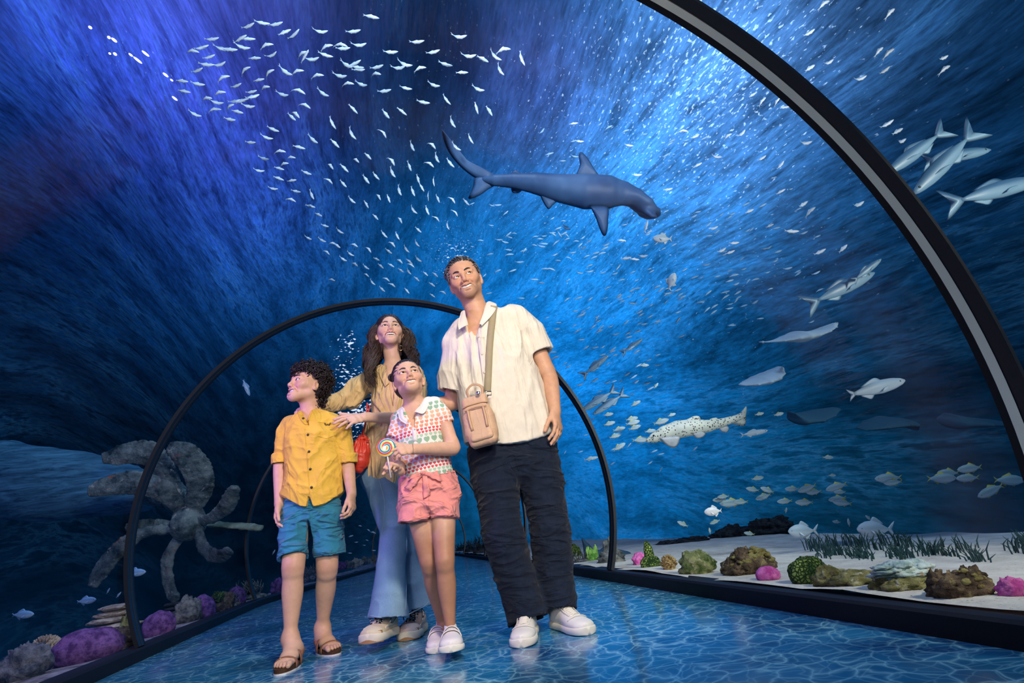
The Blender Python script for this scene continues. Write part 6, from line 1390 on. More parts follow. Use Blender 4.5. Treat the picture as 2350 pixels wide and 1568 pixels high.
# larger fish with their fins as parts
def bigfish(name, prof, tail, ms, px, py, ang, lpx, d, label, deep=.55, group=None, yaw=0., roll=.6, nseg=16, spot=None):
    a = R(ang); x = unit(math.cos(a)*CR+math.sin(a)*CU+CF*math.sin(R(yaw))); u = unit(CU*roll+np.array([0, 0, 1.])*(1-roll)); u = unit(u-x*(u@x))
    y = np.cross(u, x); L = lpx*d/FPX; p = A_(px, py, d); r = empty(name, p, label, 'fish', group)
    r.matrix_world = Matrix(((x[0]*L, y[0]*L, u[0]*L, p[0]), (x[1]*L, y[1]*L, u[1]*L, p[1]), (x[2]*L, y[2]*L, u[2]*L, p[2]), (0, 0, 0, 1)))
    X = np.linspace(.5, -.38, nseg); px_ = [q[0] for q in prof][::-1]; py_ = [q[1] for q in prof][::-1]; H = np.interp(X, px_, py_)
    def sub(nm, mb, m): o = mb.obj(nm, m, None); o.parent = r; return o
    mb = MB(); n = 14; V = [(x_, h*deep*math.sin(2*math.pi*k/n), h*math.cos(2*math.pi*k/n)) for x_, h in zip(X, H) for k in range(n)]
    mb.add(V, [(i*n+k, (i+1)*n+k, (i+1)*n+(k+1) % n, i*n+(k+1) % n) for i in range(nseg-1) for k in range(n)]+[tuple(range(n)), tuple(range((nseg-1)*n, nseg*n))[::-1]]); sub('body', mb, ms[0])
    sp, ln = tail; mb = MB(); fin(mb, [(-.35, 0, .02), (-.36-ln*.6, 0, sp*.75), (-.36-ln, 0, sp), (-.36-ln*.62, 0, sp*.35), (-.36-ln*.42, 0, 0), (-.36-ln*.62, 0, -sp*.35), (-.36-ln, 0, -sp), (-.36-ln*.6, 0, -sp*.75), (-.35, 0, -.02)], .006, (0, 1, 0)); sub('tail_fin', mb, ms[1])
    hm = max(H); mb = MB(); fin(mb, [(.14, 0, hm*.8), (.04, 0, hm*1.45), (-.10, 0, hm*1.2), (-.24, 0, hm*.62), (-.05, 0, hm*.7)], .006, (0, 1, 0)); sub('dorsal_fin', mb, ms[1])
    mb = MB(); fin(mb, [(-.04, 0, -hm*.75), (-.12, 0, -hm*1.35), (-.20, 0, -hm*1.0), (-.27, 0, -hm*.5)], .005, (0, 1, 0)); sub('anal_fin', mb, ms[1])
    for q in (-1, 1):
        mb = MB(); yb_ = hm*deep*.9*q; fin(mb, [(.20, yb_, -.01), (.14, yb_*1.5, -hm*.35), (.02, yb_*1.9, -hm*.6), (.10, yb_*1.2, -hm*.15)], .004); sub('pectoral_fin', mb, ms[1])
        mb = MB(); h_ = np.interp(.39, px_, py_); mb.sphere((.40, q*h_*deep*.86, h_*.2), (.014, .006, .014), None, 10, 6); sub('eye', mb, m_pup)
    if spot: mb = MB(); mb.sphere(spot, (.075, .022, .075) if len(spot) == 3 else 0, None, 16, 10); sub('black_spot', mb, m_pup)
    return r
BM = [m_big, m_big]; TL = (.17, .24)
bigfish('trevally', TU, TL, BM, 2100, 350, 217, 165, 3.9, 'long fork-tailed fish diving behind the close arch, highest of its group')
bigfish('trevally', TU, TL, BM, 2165, 375, 226, 200, 3.9, 'long fork-tailed fish swimming steeply down to the lower left, tail uppermost')
bigfish('trevally', TU, TL, BM, 2200, 357, 10, 150, 4.2, 'fork-tailed fish crossing behind a diving one, its yellowish head outward')
bigfish('trevally', TU, TL, BM, 2285, 438, 15, 215, 3.8, 'large fork-tailed fish heading out of view past the close arch')
bigfish('trevally', TU, (.12, .16), BM, 1990, 620, 38, 82, 4.2, 'slender silver fish with raised head overlapping a longer one')
bigfish('trevally', TU, TL, BM, 1933, 662, 26, 165, 4.3, 'long silver fish below and behind the slender fish with raised head')
bigfish('trevally', SL, (.10, .12), [m_pale, m_pale], 2010, 891, 15, 138, 4.3, 'pale striped torpedo-shaped fish alone above the faint rays')
bigfish('trevally', TU, TL, BM, 1368, 838, 38, 74, 5.0, 'dim fork-tailed fish amid the tiny blue shoal, lower of two'); bigfish('trevally', TU, TL, BM, 1452, 794, 35, 56, 5.2, 'dim fork-tailed fish amid the tiny blue shoal, upper of two')
bigfish('trevally', TU, TL, BM, 1372, 920, 212, 90, 4.8, 'fork-tailed fish gliding toward the middle arch, upper of a pair'); bigfish('trevally', TU, TL, BM, 1396, 928, 214, 86, 4.8, 'fork-tailed fish gliding toward the middle arch, lower of a pair')
bigfish('trevally', SL, (.10, .12), [m_pale, m_pale], 1356, 1053, 12, 34, 4.6, 'small pale fish nosing out from behind the middle arch')
bigfish('trevally', TU, (.10, .12), [m_pale, m_pale], 1730, 994, 10, 66, 5.0, 'thin pale fish trailing the spotted shark')
bigfish('pompano', BR, (.20, .17), [m_pale, m_pale], 1520, 548, 178, 44, 4.6, 'round silvery pompano just below the hammerhead'); bigfish('pompano', BR, (.20, .17), [m_pale, m_pale], 1541, 646, 70, 42, 4.8, 'round pompano swimming upward under the hammerhead')
bigfish('pompano', TU, (.14, .15), [m_pale, m_pale], 1483, 520, 75, 30, 4.7, 'little fish upright beneath the nose of the hammerhead')
bigfish('pompano', BR, (.22, .20), [m_pale, m_pale], 1842, 1219, 182, 66, 4.0, 'grey pompano low over the sand nearer the middle arch'); bigfish('pompano', BR, (.22, .20), [m_pale, m_pale], 2008, 1215, 180, 82, 3.9, 'grey pompano low over the sand nearer the close arch')
bigfish('spotted_fish', BR, (.13, .11), [m_white_f, m_white_f], 1637, 1174, 185, 42, 3.6, 'white fish with one large black spot near its tail', spot=(-.12, -.06, .06))
bigfish('wrasse', SL, (.07, .10), [m_silver2, m_bfin], 565, 889, -68, 42, 4.6, 'lone pale blue fish nose down between the two left arches')
for px, py, a, l, lb in ((198, 1379, 8, 46, 'dim fish beside the nearest arch foot over the dark left bed'), (52, 1411, 3, 52, 'dim fish in the lowest dark corner above the rocks'), (248, 1357, 60, 16, 'tiny dim fish under the lowest propeller blade'), (272, 1366, 50, 18, 'tiny dim fish close to the nearest arch'), (310, 1315, 6, 50, 'faint thin fish behind the nearest arch on the left')):
    bigfish('wrasse', SN if l > 40 else SL, (.08, .11), [m_silver2, m_bfin], px, py, a, l, 3.9, lb)
SNP = """1655,935,183,64 1678,956,185,44 1388,979,197,52 1237,986,200,46 1160,990,181,34 1272,1006,186,36 1032,996,160,34 1012,1030,198,38 957,993,170,32 1122,1053,184,36 1222,1059,180,42 1392,1041,188,42 1417,1061,172,46 847,1062,184,54 785,1046,183,32 1962,908,180,52 1925,936,2,68 2062,934,183,54 2072,885,187,58 2272,945,0,72 2180,1000,205,66 1405,1006,180,28 215,608,12,24 220,655,18,28 335,630,12,30 340,650,15,34 350,675,20,30 270,683,15,30 250,718,20,30 485,645,18,38 540,610,20,20 430,693,10,26 270,775,32,34 380,738,5,40 460,460,52,16 400,355,2,22 990,605,12,22 1090,606,14,24 1365,920,0,18 355,552,30,26"""
for i, q in enumerate(SNP.split()):
    x, y, a, l = map(float, q.split(',')); X, Y_ = 1300+x/2.238, 680+y/2.238; me = None
    g, lb = ('yellow-tailed snappers over the sand', 'striped silvery snapper with yellowish tail cruising over the far sand') if x > 700 else ('small fish by the middle arch', 'small yellowish fish between the middle arch and the spotted shark')
    if i == 0: MSN = fishmesh('snapper', SN, (.11, .13), [m_snap, m_yfin, m_pup], 0., True, .5)
    place(MSN, 'snapper', X, Y_, a, l, rf.uniform(4.2, 5.0) if x > 700 else rf.uniform(4.6, 5.4), lb, 'fish', g, roll=.9)
for px, py, a, l in ((1804, 1172, 80, 14), (1920, 1198, 175, 20), (1948, 1200, 100, 20), (1993, 1189, 140, 18), (1567, 1203, 155, 28), (1629, 1219, 100, 16), (1641, 1198, 200, 26), (1700, 1152, 180, 36), (1738, 1098, 10, 30), (1900, 1050, 0, 26), (1660, 1140, 185, 28), (1720, 1225, 170, 26)):
    place(MSN, 'snapper', px, py, a, l, 4.6, 'tiny dim fish hovering low above the sand behind the reef', 'fish', 'dim little fish over the sand', roll=.9)
for px, py, a, l in ((826, 1207, -15, 9), (805, 1231, 20, 12), (856, 1222, -20, 14), (846, 1217, -40, 9), (836, 1252, 0, 7), (858, 1264, 0, 9), (803, 1270, 0, 10), (628, 1268, 60, 14), (818, 1245, 10, 9), (842, 1240, -20, 8)):
    place(rf.choice(MS), 'sardine', px, py, a, l, rf.uniform(8., 11.), 'minute pale fish far behind the gap between boy and woman', 'fish', 'minute fish behind the far panes')
# rays
m_ray = simple('ray_skin', (.30, .42, .52), .6, .2, var=.15, vscale=4.); m_ray2 = simple('hazed_ray_skin', (.035, .11, .17), .8, .1)  # second ray skin: darker blue, distance haze put into the colour
def ray_fish(pts, d, label, m, tail=None, chord=.20):
    r = empty('stingray', A_(pts[len(pts)//2][0], pts[len(pts)//2][1], d), label, 'ray'); S = Sdf(); n = len(pts)
    S.loft([(A_(x, y, d), h*d/FPX, chord*math.sin(math.pi*(i+.35)/(n-.3))**.8*d/4.5+.01, CU) for i, (x, y, h) in enumerate(pts)], k=.01); V, F = S.mesh(.009); obj('body', V, F, m, r)
    if tail: mb = MB(); mb.tube(spline([A_(x, y, d+.1*k) for k, (x, y) in enumerate(tail)], 12), np.linspace(.012, .003, 12), 6); mb.obj('tail', m, r)
ray_fish([(1752, 786, 1), (1785, 783, 3), (1812, 777, 8), (1832, 773, 13), (1850, 770, 9), (1878, 762, 4), (1900, 752, 2.5), (1918, 741, 1)], 4.3, 'pale ray banking with both wings spread, seen edge-on', m_ray, [(1752, 786), (1742, 785)])
ray_fish([(1700, 884, 1.5), (1722, 880, 5), (1745, 873, 9), (1765, 865, 9), (1780, 855, 6), (1791, 842, 1.5)], 4.4, 'pale crescent-shaped ray curling up one wing', m_ray)
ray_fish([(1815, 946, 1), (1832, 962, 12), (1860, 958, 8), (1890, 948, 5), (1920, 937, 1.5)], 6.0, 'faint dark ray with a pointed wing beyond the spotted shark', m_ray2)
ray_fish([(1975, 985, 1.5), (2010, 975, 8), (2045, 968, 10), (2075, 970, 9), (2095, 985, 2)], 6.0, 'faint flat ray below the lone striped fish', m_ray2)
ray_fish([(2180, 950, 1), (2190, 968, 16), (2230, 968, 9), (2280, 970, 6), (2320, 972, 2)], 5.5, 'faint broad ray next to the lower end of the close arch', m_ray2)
# ---- wreck and its propeller
m_wreck, t, b = mat('encrusted_metal', rough=.9, spec=.1); P = t.new('ShaderNodeTexCoord').outputs['Object']
c = t.mix(t.mapr(t.noise(P, 5., 6, .7), .37, .62), (.012, .036, .050), (.20, .28, .27)); c = t.mix(t.mapr(t.noise(P, 14., 4, .7), .60, .68), c, (.36, .42, .38)); c = t.mix(t.mapr(t.noise(P, 7., 3, .6), .66, .72), c, (.26, .11, .07)); t.l.new(c, b.inputs['Base Color'])
bm_ = t.new('ShaderNodeBump', i_Strength=.8, i_Distance=.03, i_Height=t.noise(P, 18., 5, .7)); t.l.new(bm_.outputs[0], b.inputs['Normal'])
m_hull, t, b = mat('ribbed_hull', rough=.85, spec=.15); P = t.new('ShaderNodeTexCoord').outputs['Object']
c = t.mix(t.mapr(t.noise(t.v('MULTIPLY', P, (1.2, 1.2, 9.)), 2.5, 5, .7, .6), .36, .64), (.02, .09, .16), (.10, .34, .50)); t.l.new(c, b.inputs['Base Color'])
DW = 5.2
wr = empty('wrecked_engine', A_(200, 1195, DW), 'sunken aircraft engine casing lying behind the corroded propeller', 'wreck')
S = Sdf(); S.loft([(A_(x, y, DW+.9), h*(DW+.9)/FPX, h*(DW+.9)/FPX*.8, CU) for x, y, h in ((-260, 1085, 90), (-60, 1102, 88), (100, 1110, 84), (220, 1118, 70), (310, 1128, 52), (352, 1134, 40))], k=.02, flat='b')
V, F = S.mesh(.03); V = cloth(V, F, .02, (1.2, 1.2, 6), 5, .5); obj('hull', V, F, m_hull, wr)
S = Sdf(); S.loft([(A_(350, 1132, DW+.8), .13, .13, CU), (A_(395, 1135, DW+.5), .15, .13, CU), (A_(430, 1165, DW+.25), .12, .12, CU)], k=.02); S.rbox(A_(376, 1082, DW+.7), (.075, .10, .15), np.array([CR, CF, CU]), .02, .03)
V, F = S.mesh(.02); V = cloth(V, F, .012, (5, 5, 5), 7, .6); obj('engine_mount', V, F, m_wreck, wr)
pp = empty('ship_propeller', A_(434, 1200, DW), 'corroded seven-bladed propeller standing upright behind the left arch', 'propeller')
S = Sdf(); c = A_(434, 1200, DW); S.ball(c, (.165, .14, .17), np.array([CR, CF, CU]), .01); S.ball(c-CF*.10, (.10, .08, .10), np.array([CR, CF, CU]), .04); V, F = S.mesh(.016); V = cloth(V, F, .012, (9, 9, 9), 2, .6); obj('hub', V, F, m_wreck, pp)
def blade(pts, d0, d1):
    """pts: (px, py, half width px) from the hub outward"""
    n = len(pts); S = Sdf(); q = spline([(x, y, w) for x, y, w in pts], n*3); st = []
    for i in range(len(q)):
        a = q[max(0, i-1)]; b_ = q[min(len(q)-1, i+1)]; tx, ty = b_[0]-a[0], b_[1]-a[1]; L = math.hypot(tx, ty); nx, ny = -ty/L, tx/L; u = i/(len(q)-1)
        d = d0+(d1-d0)*u; ax = unit(CR*nx-CU*ny+CF*.25); st.append((A_(q[i][0], q[i][1], d), q[i][2]*d/FPX, .030-.012*u, ax))
    S.loft(st, k=.01); V, F = S.mesh(.014); V = cloth(V, F, .009, (7, 7, 7), 9, .7); obj('blade', V, F, m_wreck, pp)
blade([(436, 1175, 14), (450, 1150, 24), (462, 1112, 30), (450, 1070, 32), (420, 1040, 27), (388, 1026, 14)], DW, DW-.1)
blade([(460, 1195, 12), (488, 1188, 15), (513, 1168, 17), (530, 1142, 17), (538, 1118, 10)], DW-.05, DW-.35)
blade([(452, 1220, 12), (465, 1252, 15), (483, 1272, 18), (505, 1276, 19), (528, 1264, 12)], DW-.05, DW-.3)
blade([(420, 1228, 11), (395, 1258, 14), (382, 1300, 16), (388, 1345, 17), (405, 1378, 14)], DW, DW-.1)
blade([(405, 1205, 10), (365, 1208, 14), (325, 1208, 15), (290, 1210, 10)], DW+.1, DW+.3)
blade([(405, 1215, 9), (330, 1222, 12), (272, 1262, 20), (232, 1310, 22), (212, 1345, 13)], DW+.1, DW-.1)
blade([(415, 1170, 14), (375, 1128, 24), (320, 1110, 27), (260, 1112, 25), (205, 1128, 15)], DW, DW-.2)
blade([(420, 1165, 10), (380, 1075, 22), (330, 1038, 28), (275, 1045, 24), (240, 1052, 13)], DW+.2, DW+.1)
sl = empty('metal_plank', A_(545, 1210, DW+.3), 'pale encrusted plank jutting out beside the propeller hub', 'plank'); S = Sdf(); S.loft([(A_(480, 1203, DW+.3), .02, .06, CU), (A_(540, 1207, DW+.3), .022, .07, CU), (A_(598, 1212, DW+.3), .024, .06, CU)], k=.01); V, F = S.mesh(.014); V = cloth(V, F, .008, (9, 9, 9), 3, .6); obj('plank', V, F, simple('encrusted_plank', (.16, .22, .17), .9, .1, var=.5, vscale=9.), sl)
# ---- rocks and corals
def bumpy(name, c1, c2, scale=14., th=(.4, .6), bump=1., c3=None, vor=None):
    m, t, b = mat(name, rough=.9, spec=.1); P = t.new('ShaderNodeTexCoord').outputs['Object']; h = t.noise(P, scale*2, 6, .7)
    c = t.mix(t.mapr(t.noise(P, scale, 5, .68), *th), c1, c2)
    if c3: c = t.mix(t.mapr(t.noise(P, scale*2.1, 3, .6), .60, .68), c, c3)
    if vor: v = t.new('ShaderNodeTexVoronoi', feature='DISTANCE_TO_EDGE', i_Scale=vor); t.set(v, 'Vector', P); e = t.mapr(v.outputs['Distance'], .02, .16); c = t.mix(e, c1, c); h = t.m('ADD', e, t.m('MULTIPLY', h, .3))
    t.l.new(c, b.inputs['Base Color']); bm_ = t.new('ShaderNodeBump', i_Strength=bump, i_Distance=.02, i_Height=h); t.l.new(bm_.outputs[0], b.inputs['Normal']); return m
RM = dict(knob=bumpy('yellow_knobs', (.22, .17, .05), (.52, .46, .18), 30.), grey=bumpy('grey_rock', (.06, .07, .075), (.30, .31, .29)), brown=bumpy('brown_rock', (.055, .040, .030), (.24, .17, .11), c3=(.42, .36, .16)), olive=bumpy('olive_rock', (.13, .12, .045), (.38, .36, .16), c3=(.55, .52, .40)),
          green=bumpy('green_coral', (.03, .07, .02), (.30, .42, .10), vor=70.), greenL=bumpy('lime_coral', (.10, .30, .05), (.42, .75, .18)), purple=bumpy('purple_coral', (.075, .03, .13), (.24, .115, .34), 22., bump=.5), pink=bumpy('pink_coral', (.45, .06, .28), (.80, .22, .55), 22., bump=.5),
          cream=bumpy('cream_coral', (.30, .24, .20), (.66, .58, .48), 10.), gold=bumpy('gold_coral', (.22, .12, .03), (.72, .55, .26), 30.), ice=bumpy('pale_table_coral', (.22, .34, .34), (.66, .78, .76), 9., c3=(.55, .28, .10)), dark=bumpy('dark_rock_plate', (.012, .016, .022), (.05, .055, .06)),
          blueg=bumpy('blue_grey_rock', (.05, .06, .09), (.24, .25, .30)), moss=bumpy('mossy_rock', (.06, .10, .03), (.34, .36, .16), c3=(.5, .46, .36)))
def lump(mb, c, r, ax=None, seed=0, rough=.25, fr=3., nu=36, nv=22, flat=0.):
    V = []; 
    for j in range(nv+1):
        p = math.pi*j/nv
        for i in range(nu): t = 2*math.pi*i/nu; V.append((math.sin(p)*math.cos(t), math.sin(p)*math.sin(t), math.cos(p)))
    V = np.array(V); d = 1+rough*fbm(V*fr, seed, 4)+rough*.35*np.clip(1-np.abs(vnoise(V*fr*3, seed+4))*2, 0, 1); V = V*d[:, None]*np.asarray(r)
    if flat: V[:, 2] = np.minimum(V[:, 2], flat*r[2])
    F = [(j*nu+i, (j+1)*nu+i, (j+1)*nu+(i+1) % nu, j*nu+(i+1) % nu) for j in range(nv) for i in range(nu)]; return mb.add(V+np.asarray(c), F)
rs = [0]
def rock(name, px, py, w, h, m, label, cat='rock', kind='lump', z=.07, dep=.8, group=None, rough=.40, knobs=0):
    """px, py: the middle of its foot; w, h in pixels there"""
    rs[0] += 1; sd = rs[0]*7; g = at(px, py, z=z); d = (g-CAMP)@CF; W2, H2 = w*d/FPX/2, h*d/FPX; g = g+np.array([0, W2*dep*.6, 0]); rg = np.random.default_rng(sd)
    sd_ = 1 if g[0] > ctr(min(g[1], 13.9))[0] else -1; xe = edge(sd_, g[1], 1.53)+sd_*W2*.75
    if (g[0]-xe)*sd_ < 0: g[0] = xe
    g[2] -= H2*.12; mb = MB(); m_ = RM[m] if isinstance(m, str) else m
    if kind == 'lump': lump(mb, g+[0, 0, H2*.35], (W2, W2*dep, H2*.72), seed=sd, rough=rough)
    elif kind == 'cone': lump(mb, g+[0, 0, H2*.2], (W2, W2*dep, H2*.4), seed=sd, rough=rough); lump(mb, g+[W2*.05, 0, H2*.55], (W2*.50, W2*.5*dep, H2*.58), seed=sd+1, rough=rough)
    elif kind == 'craggy':
        for k in range(12): lump(mb, g+[rg.uniform(-.72, .72)*W2, rg.uniform(-.5, .4)*W2*dep, H2*rg.uniform(.15, .68)], (W2*rg.uniform(.18, .42), W2*dep*rg.uniform(.2, .45), H2*rg.uniform(.16, .36)), seed=sd+k, rough=.6, fr=3.5, nu=26, nv=16)
        lump(mb, g+[0, 0, H2*.3], (W2*.9, W2*dep*.9, H2*.5), seed=sd, rough=.35)
    elif kind == 'spiky':
        lump(mb, g+[0, 0, H2*.42], (W2*.75, W2*.75*dep, H2*.5), seed=sd, rough=.1)
        for k in range(150):
            t, z_ = rg.uniform(0, 6.28), rg.uniform(-.3, 1); s_ = math.sqrt(1-z_*z_); dd = np.array([s_*math.cos(t), s_*math.sin(t), z_]); p = g+[0, 0, H2*.42]+dd*[W2*.72, W2*.72*dep, H2*.46]; mb.tube([p, p+unit(dd+[0, 0, .5])*W2*.32], [W2*.07, W2*.045], 5)
    elif kind == 'plate':
        for k in range(4): lump(mb, g+[rg.uniform(-.2, .2)*W2, rg.uniform(-.2, .1)*W2, H2*(.25+.20*k)], (W2*(1-.12*k), W2*dep*(1-.1*k), H2*.11), seed=sd+k, rough=.22, fr=2.2)
        lump(mb, g+[0, 0, H2*.3], (W2*.5, W2*.5*dep, H2*.45), seed=sd, rough=.3)
    elif kind == 'table':
        for k in range(13): x_ = rg.uniform(-.85, .85); lump(mb, g+[x_*W2, rg.uniform(-.5, .5)*W2*dep, H2*rg.uniform(.66, .88)], (W2*rg.uniform(.2, .36), W2*dep*rg.uniform(.3, .5), H2*rg.uniform(.06, .13)), seed=sd+k, rough=.35, fr=2.4, nu=26, nv=12)
        lump(mb, g+[0, 0, H2*.55], (W2*.9, W2*dep*.8, H2*.2), seed=sd, rough=.35)
    elif kind == 'branch':
        for k in range(34):
            p = g+[rg.uniform(-.85, .85)*W2, rg.uniform(-.4, .4)*W2*dep, H2*.05]; dr = unit([rg.uniform(-.5, .5), rg.uniform(-.4, .4), 1.]); L = H2*rg.uniform(.5, 1.1); P_ = [p+dr*L*u+np.array([math.sin(u*5+k), math.cos(u*4+k), 0])*L*.07 for u in np.linspace(0, 1, 6)]; mb.tube(P_, np.linspace(W2*.07, W2*.02, 6), 5)
            for q in range(2): b0 = P_[rg.integers(2, 5)]; mb.tube([b0, b0+unit(dr+rg.normal(0, .6, 3))*L*.35], [W2*.045, W2*.015], 5)
        lump(mb, g+[0, 0, H2*.12], (W2, W2*dep, H2*.22), seed=sd, rough=.35)
    if knobs:
        for k in range(knobs):
            t = rg.uniform(-2.9, .1); z_ = rg.uniform(.25, .95); s_ = math.sqrt(1-z_*z_); c = g+[W2*.9*s_*math.cos(t), W2*.9*dep*s_*math.sin(t), H2*(.25+.68*z_)]; r_ = W2*rg.uniform(.045, .11); n0 = len(mb.mi); lump(mb, c, (r_*1.4, r_, r_*.8), seed=sd+k, rough=.3, nu=12, nv=8); mb.mi[n0:] = [1]*(len(mb.mi)-n0)
    o = mb.obj(name, [m_, RM['knob']]); setorigin(o); return tag(o, label, cat, group)
rock('coral', 1324, 1276, 24, 24, 'green', 'small dark green coral dome just right of the man\'s trouser leg', 'coral')
rock('coral', 1304, 1281, 16, 24, 'pink', 'small pink coral lump half hidden by the man\'s leg', 'coral')
rock('coral', 1343, 1288, 54, 20, 'grey', 'fuzzy grey coral clump by the lime green coral', 'coral', 'branch')
rock('coral', 1364, 1286, 28, 32, 'greenL', 'bright lime green leafy coral', 'coral', 'craggy')
rock('rock', 1410, 1290, 62, 48, 'grey', 'grey cone-shaped rock directly behind the foot of the middle arch', 'rock', 'cone')
rock('coral', 1473, 1292, 34, 20, 'pink', 'tiny pink-topped stone next to the green conical coral', 'coral')
rock('coral', 1499, 1302, 46, 54, 'green', 'green cone of knobbly coral standing upright', 'coral', 'cone', rough=.15)
rock('coral', 1542, 1307, 40, 34, 'gold', 'golden-brown ball of coral with pale spiky tips', 'coral', 'spiky')
rock('rock', 1612, 1312, 78, 42, 'moss', 'sandy green mound between the spiky ball and the brown reef block', 'rock')
rock('rock', 1740, 1312, 132, 62, 'brown', 'large dark brown rock topped with yellowish coral knobs', 'rock', 'craggy', knobs=46)
rock('coral', 1772, 1327, 56, 26, 'pink', 'flat bright pink coral in front of the brown rock', 'coral', 'lump', rough=.12)
rock('coral', 1876, 1332, 92, 52, 'green', 'wide green brain coral mound', 'coral', rough=.15)
rock('rock', 1925, 1341, 80, 36, 'olive', 'yellow speckled rock leaning on the green brain coral', 'rock')
rock('rock', 1985, 1342, 110, 28, 'olive', 'low long olive rock before the pale table coral', 'rock')
rock('coral', 2110, 1350, 150, 70, 'ice', 'big pale bluish table coral on a dark rock', 'coral', 'table')
rock('rock', 2105, 1354, 150, 46, 'olive', 'dark yellowish boulder carrying the pale table coral', 'rock', 'craggy')
rock('rock', 2245, 1372, 150, 74, 'brown', 'broad brown-yellow boulder next to the pale table coral', 'rock', 'craggy', knobs=14)
rock('coral', 2345, 1372, 60, 42, 'pink', 'pink coral block at the very edge beyond the brown-yellow boulder', 'coral')
for i, (px, py, w, h) in enumerate(((1098, 1270, 36, 40), (1120, 1273, 32, 34), (1078, 1267, 24, 28), (1058, 1264, 22, 18), (1135, 1276, 26, 26), (1220, 1284, 20, 14))): rock('coral', px, py, w, h, 'dark', 'dark branching coral far off, '+('tallest, beside the man\'s trouser leg', 'behind the man\'s trouser leg', 'next to the small one by the girl\'s leg', 'small, by the girl\'s leg', 'squat, hidden by the man\'s leg', 'lone, between the man\'s legs')[i], 'coral', 'branch', group='far dark branching corals')
rock('rock', 38, 1556, 96, 66, 'blueg', 'rounded blue-grey boulder in the near left corner', 'rock')
rock('coral', 88, 1520, 74, 56, 'cream', 'jagged greenish coral between the blue-grey boulder and the long purple one', 'coral', 'spiky')
rock('coral', 180, 1512, 145, 60, 'purple', 'long smooth purple coral boulder, largest of the purple ones', 'coral', rough=.12)
rock('rock', 262, 1488, 84, 52, 'brown', 'rough brown rock under the layered cream coral', 'rock', 'craggy')
rock('coral', 248, 1450, 98, 66, 'cream', 'layered cream plate coral left of the nearest arch foot', 'coral', 'plate')
rock('rock', 290, 1452, 30, 40, 'moss', 'small mossy stone right against the nearest arch foot', 'rock')
rock('coral', 358, 1452, 68, 46, 'purple', 'round purple coral just right of the nearest arch foot', 'coral', rough=.12)
rock('rock', 395, 1424, 74, 44, 'dark', 'dark leaf-shaped rock slab under the propeller', 'rock', 'plate')
rock('rock', 424, 1424, 54, 46, 'grey', 'grey rock right of the dark slab', 'rock')
rock('coral', 474, 1414, 58, 46, 'purple', 'purple coral in the middle of the left rock row', 'coral', rough=.15)
rock('rock', 508, 1398, 44, 36, 'brown', 'brown stone with a green cap beside the middle purple coral', 'rock')
rock('coral', 500, 1376, 26, 16, 'green', 'small green coral cap on the brown stone', 'coral', z=.17)
rock('rock', 536, 1390, 34, 28, 'grey', 'small spiny grey stone before the second left arch', 'rock', 'branch')
rock('coral', 558, 1384, 42, 38, 'purple', 'purple coral tucked behind the second left arch foot', 'coral', rough=.12)
rock('coral', 604, 1370, 56, 40, 'grey', 'spiky grey branching coral left of the boy\'s knee', 'coral', 'branch')
rock('coral', 640, 1356, 34, 28, 'purple', 'purple coral hard by the boy\'s knee', 'coral')
rg_ = random.Random(5)
for i, px in enumerate(range(772, 870, 11)): rock('rock', px+rg_.uniform(-3, 3), 1304-(px-772)*.17, rg_.uniform(14, 22), rg_.uniform(9, 15), rg_.choice(['purple', 'grey', 'purple', 'cream']), 'little pebble-like rock in the far row between the boy and the woman', 'rock', group='far little rocks left')
for i, px in enumerate(range(668, 728, 14)): rock('coral', px, 1345-(px-668)*.42, 26, 26, rg_.choice(['grey', 'blueg']), 'grey branching coral seen between the boy\'s legs', 'coral', 'branch', group='grey corals between the boy legs')
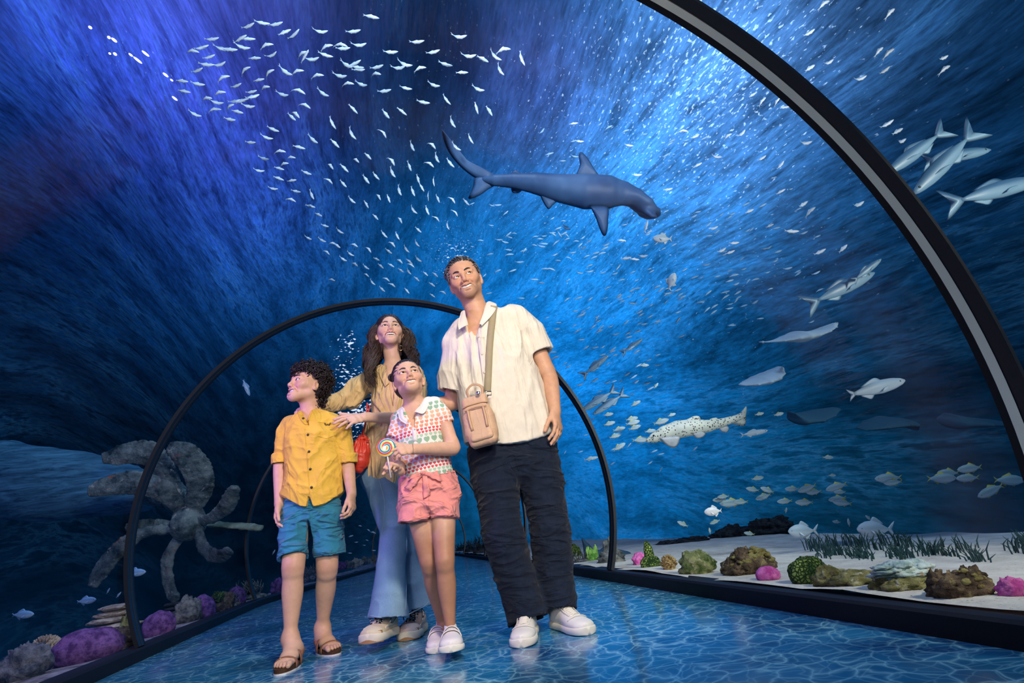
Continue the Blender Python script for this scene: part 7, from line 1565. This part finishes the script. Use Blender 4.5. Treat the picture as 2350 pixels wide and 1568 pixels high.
for px, py, w, h, lb in ((1790, 1222, 120, 42, 'dim boulder far off on the sand behind the brown reef block'), (1700, 1232, 110, 30, 'lower dim boulder to the near side of the far one'), (1580, 1252, 150, 20, 'long low ridge of stones on the far sand')):
    rock('rock', px, py, w, h, 'dark', lb, 'rock', 'craggy', z=-.02)
# seagrass, far right
mb = MB(); rq = random.Random(8)
m_grass = simple('seagrass', (.035, .085, .085), .9, .1, var=.4, vscale=3.)
cl = [(rq.uniform(1860, 2420), rq.uniform(1236, 1288)) for _ in range(40)]
for cx_, cy_ in cl:
    for _ in range(11):
        px, py = cx_+rq.gauss(0, 13), cy_+rq.gauss(0, 3); g = at(px, py, z=.02)
        if g[0] < 1.7 or g[1] > 9: continue
        h = rq.uniform(.03, .075); a = rq.uniform(0, 6.28); dx, dy = math.cos(a)*.03, math.sin(a)*.03
        mb.tube([g+[0, 0, -.06], g+[dx*.4, dy*.4, h*.5], g+[dx*1.2, dy*1.2, h]], [.005, .004, .001], 3, caps=False)
tag(mb.obj('seagrass', m_grass), kind='stuff')

m_glint = bpy.data.materials.new('glint_glow'); m_glint.use_nodes = True; t = NT(m_glint.node_tree); t.n.clear()  # glowing beads stand in for lamp reflections on the water surface
t.l.new(t.new('ShaderNodeEmission', i_Color=(.78, .74, 1., 1), i_Strength=2.6).outputs[0], t.new('ShaderNodeOutputMaterial').inputs[0])
for px, py, a, b_ in ((207, 63, 4.5, 3), (250, 86, 4, 3), (262, 92, 8, 3), (252, 123, 3, 2.2), (264, 124, 4.5, 3), (300, 126, 6, 2.2), (316, 138, 13, 2.6), (334, 123, 11, 2.6), (380, 172, 8, 2.6), (394, 184, 4, 2), (401, 226, 8, 2.4)):
    d = 7.5; mb = MB(); x = unit(CR*.78-CU*.62); mb.sphere(A_(px, py, d), (a*d/FPX, b_*d/FPX, b_*d/FPX), np.array([x, CF, np.cross(x, CF)]), 14, 8); o = mb.obj('lamp_glint', m_glint); setorigin(o); tag(o, 'small glowing bead standing in for a violet-white glint in the water at the upper left', 'light', 'violet-white lamp glints in the water')
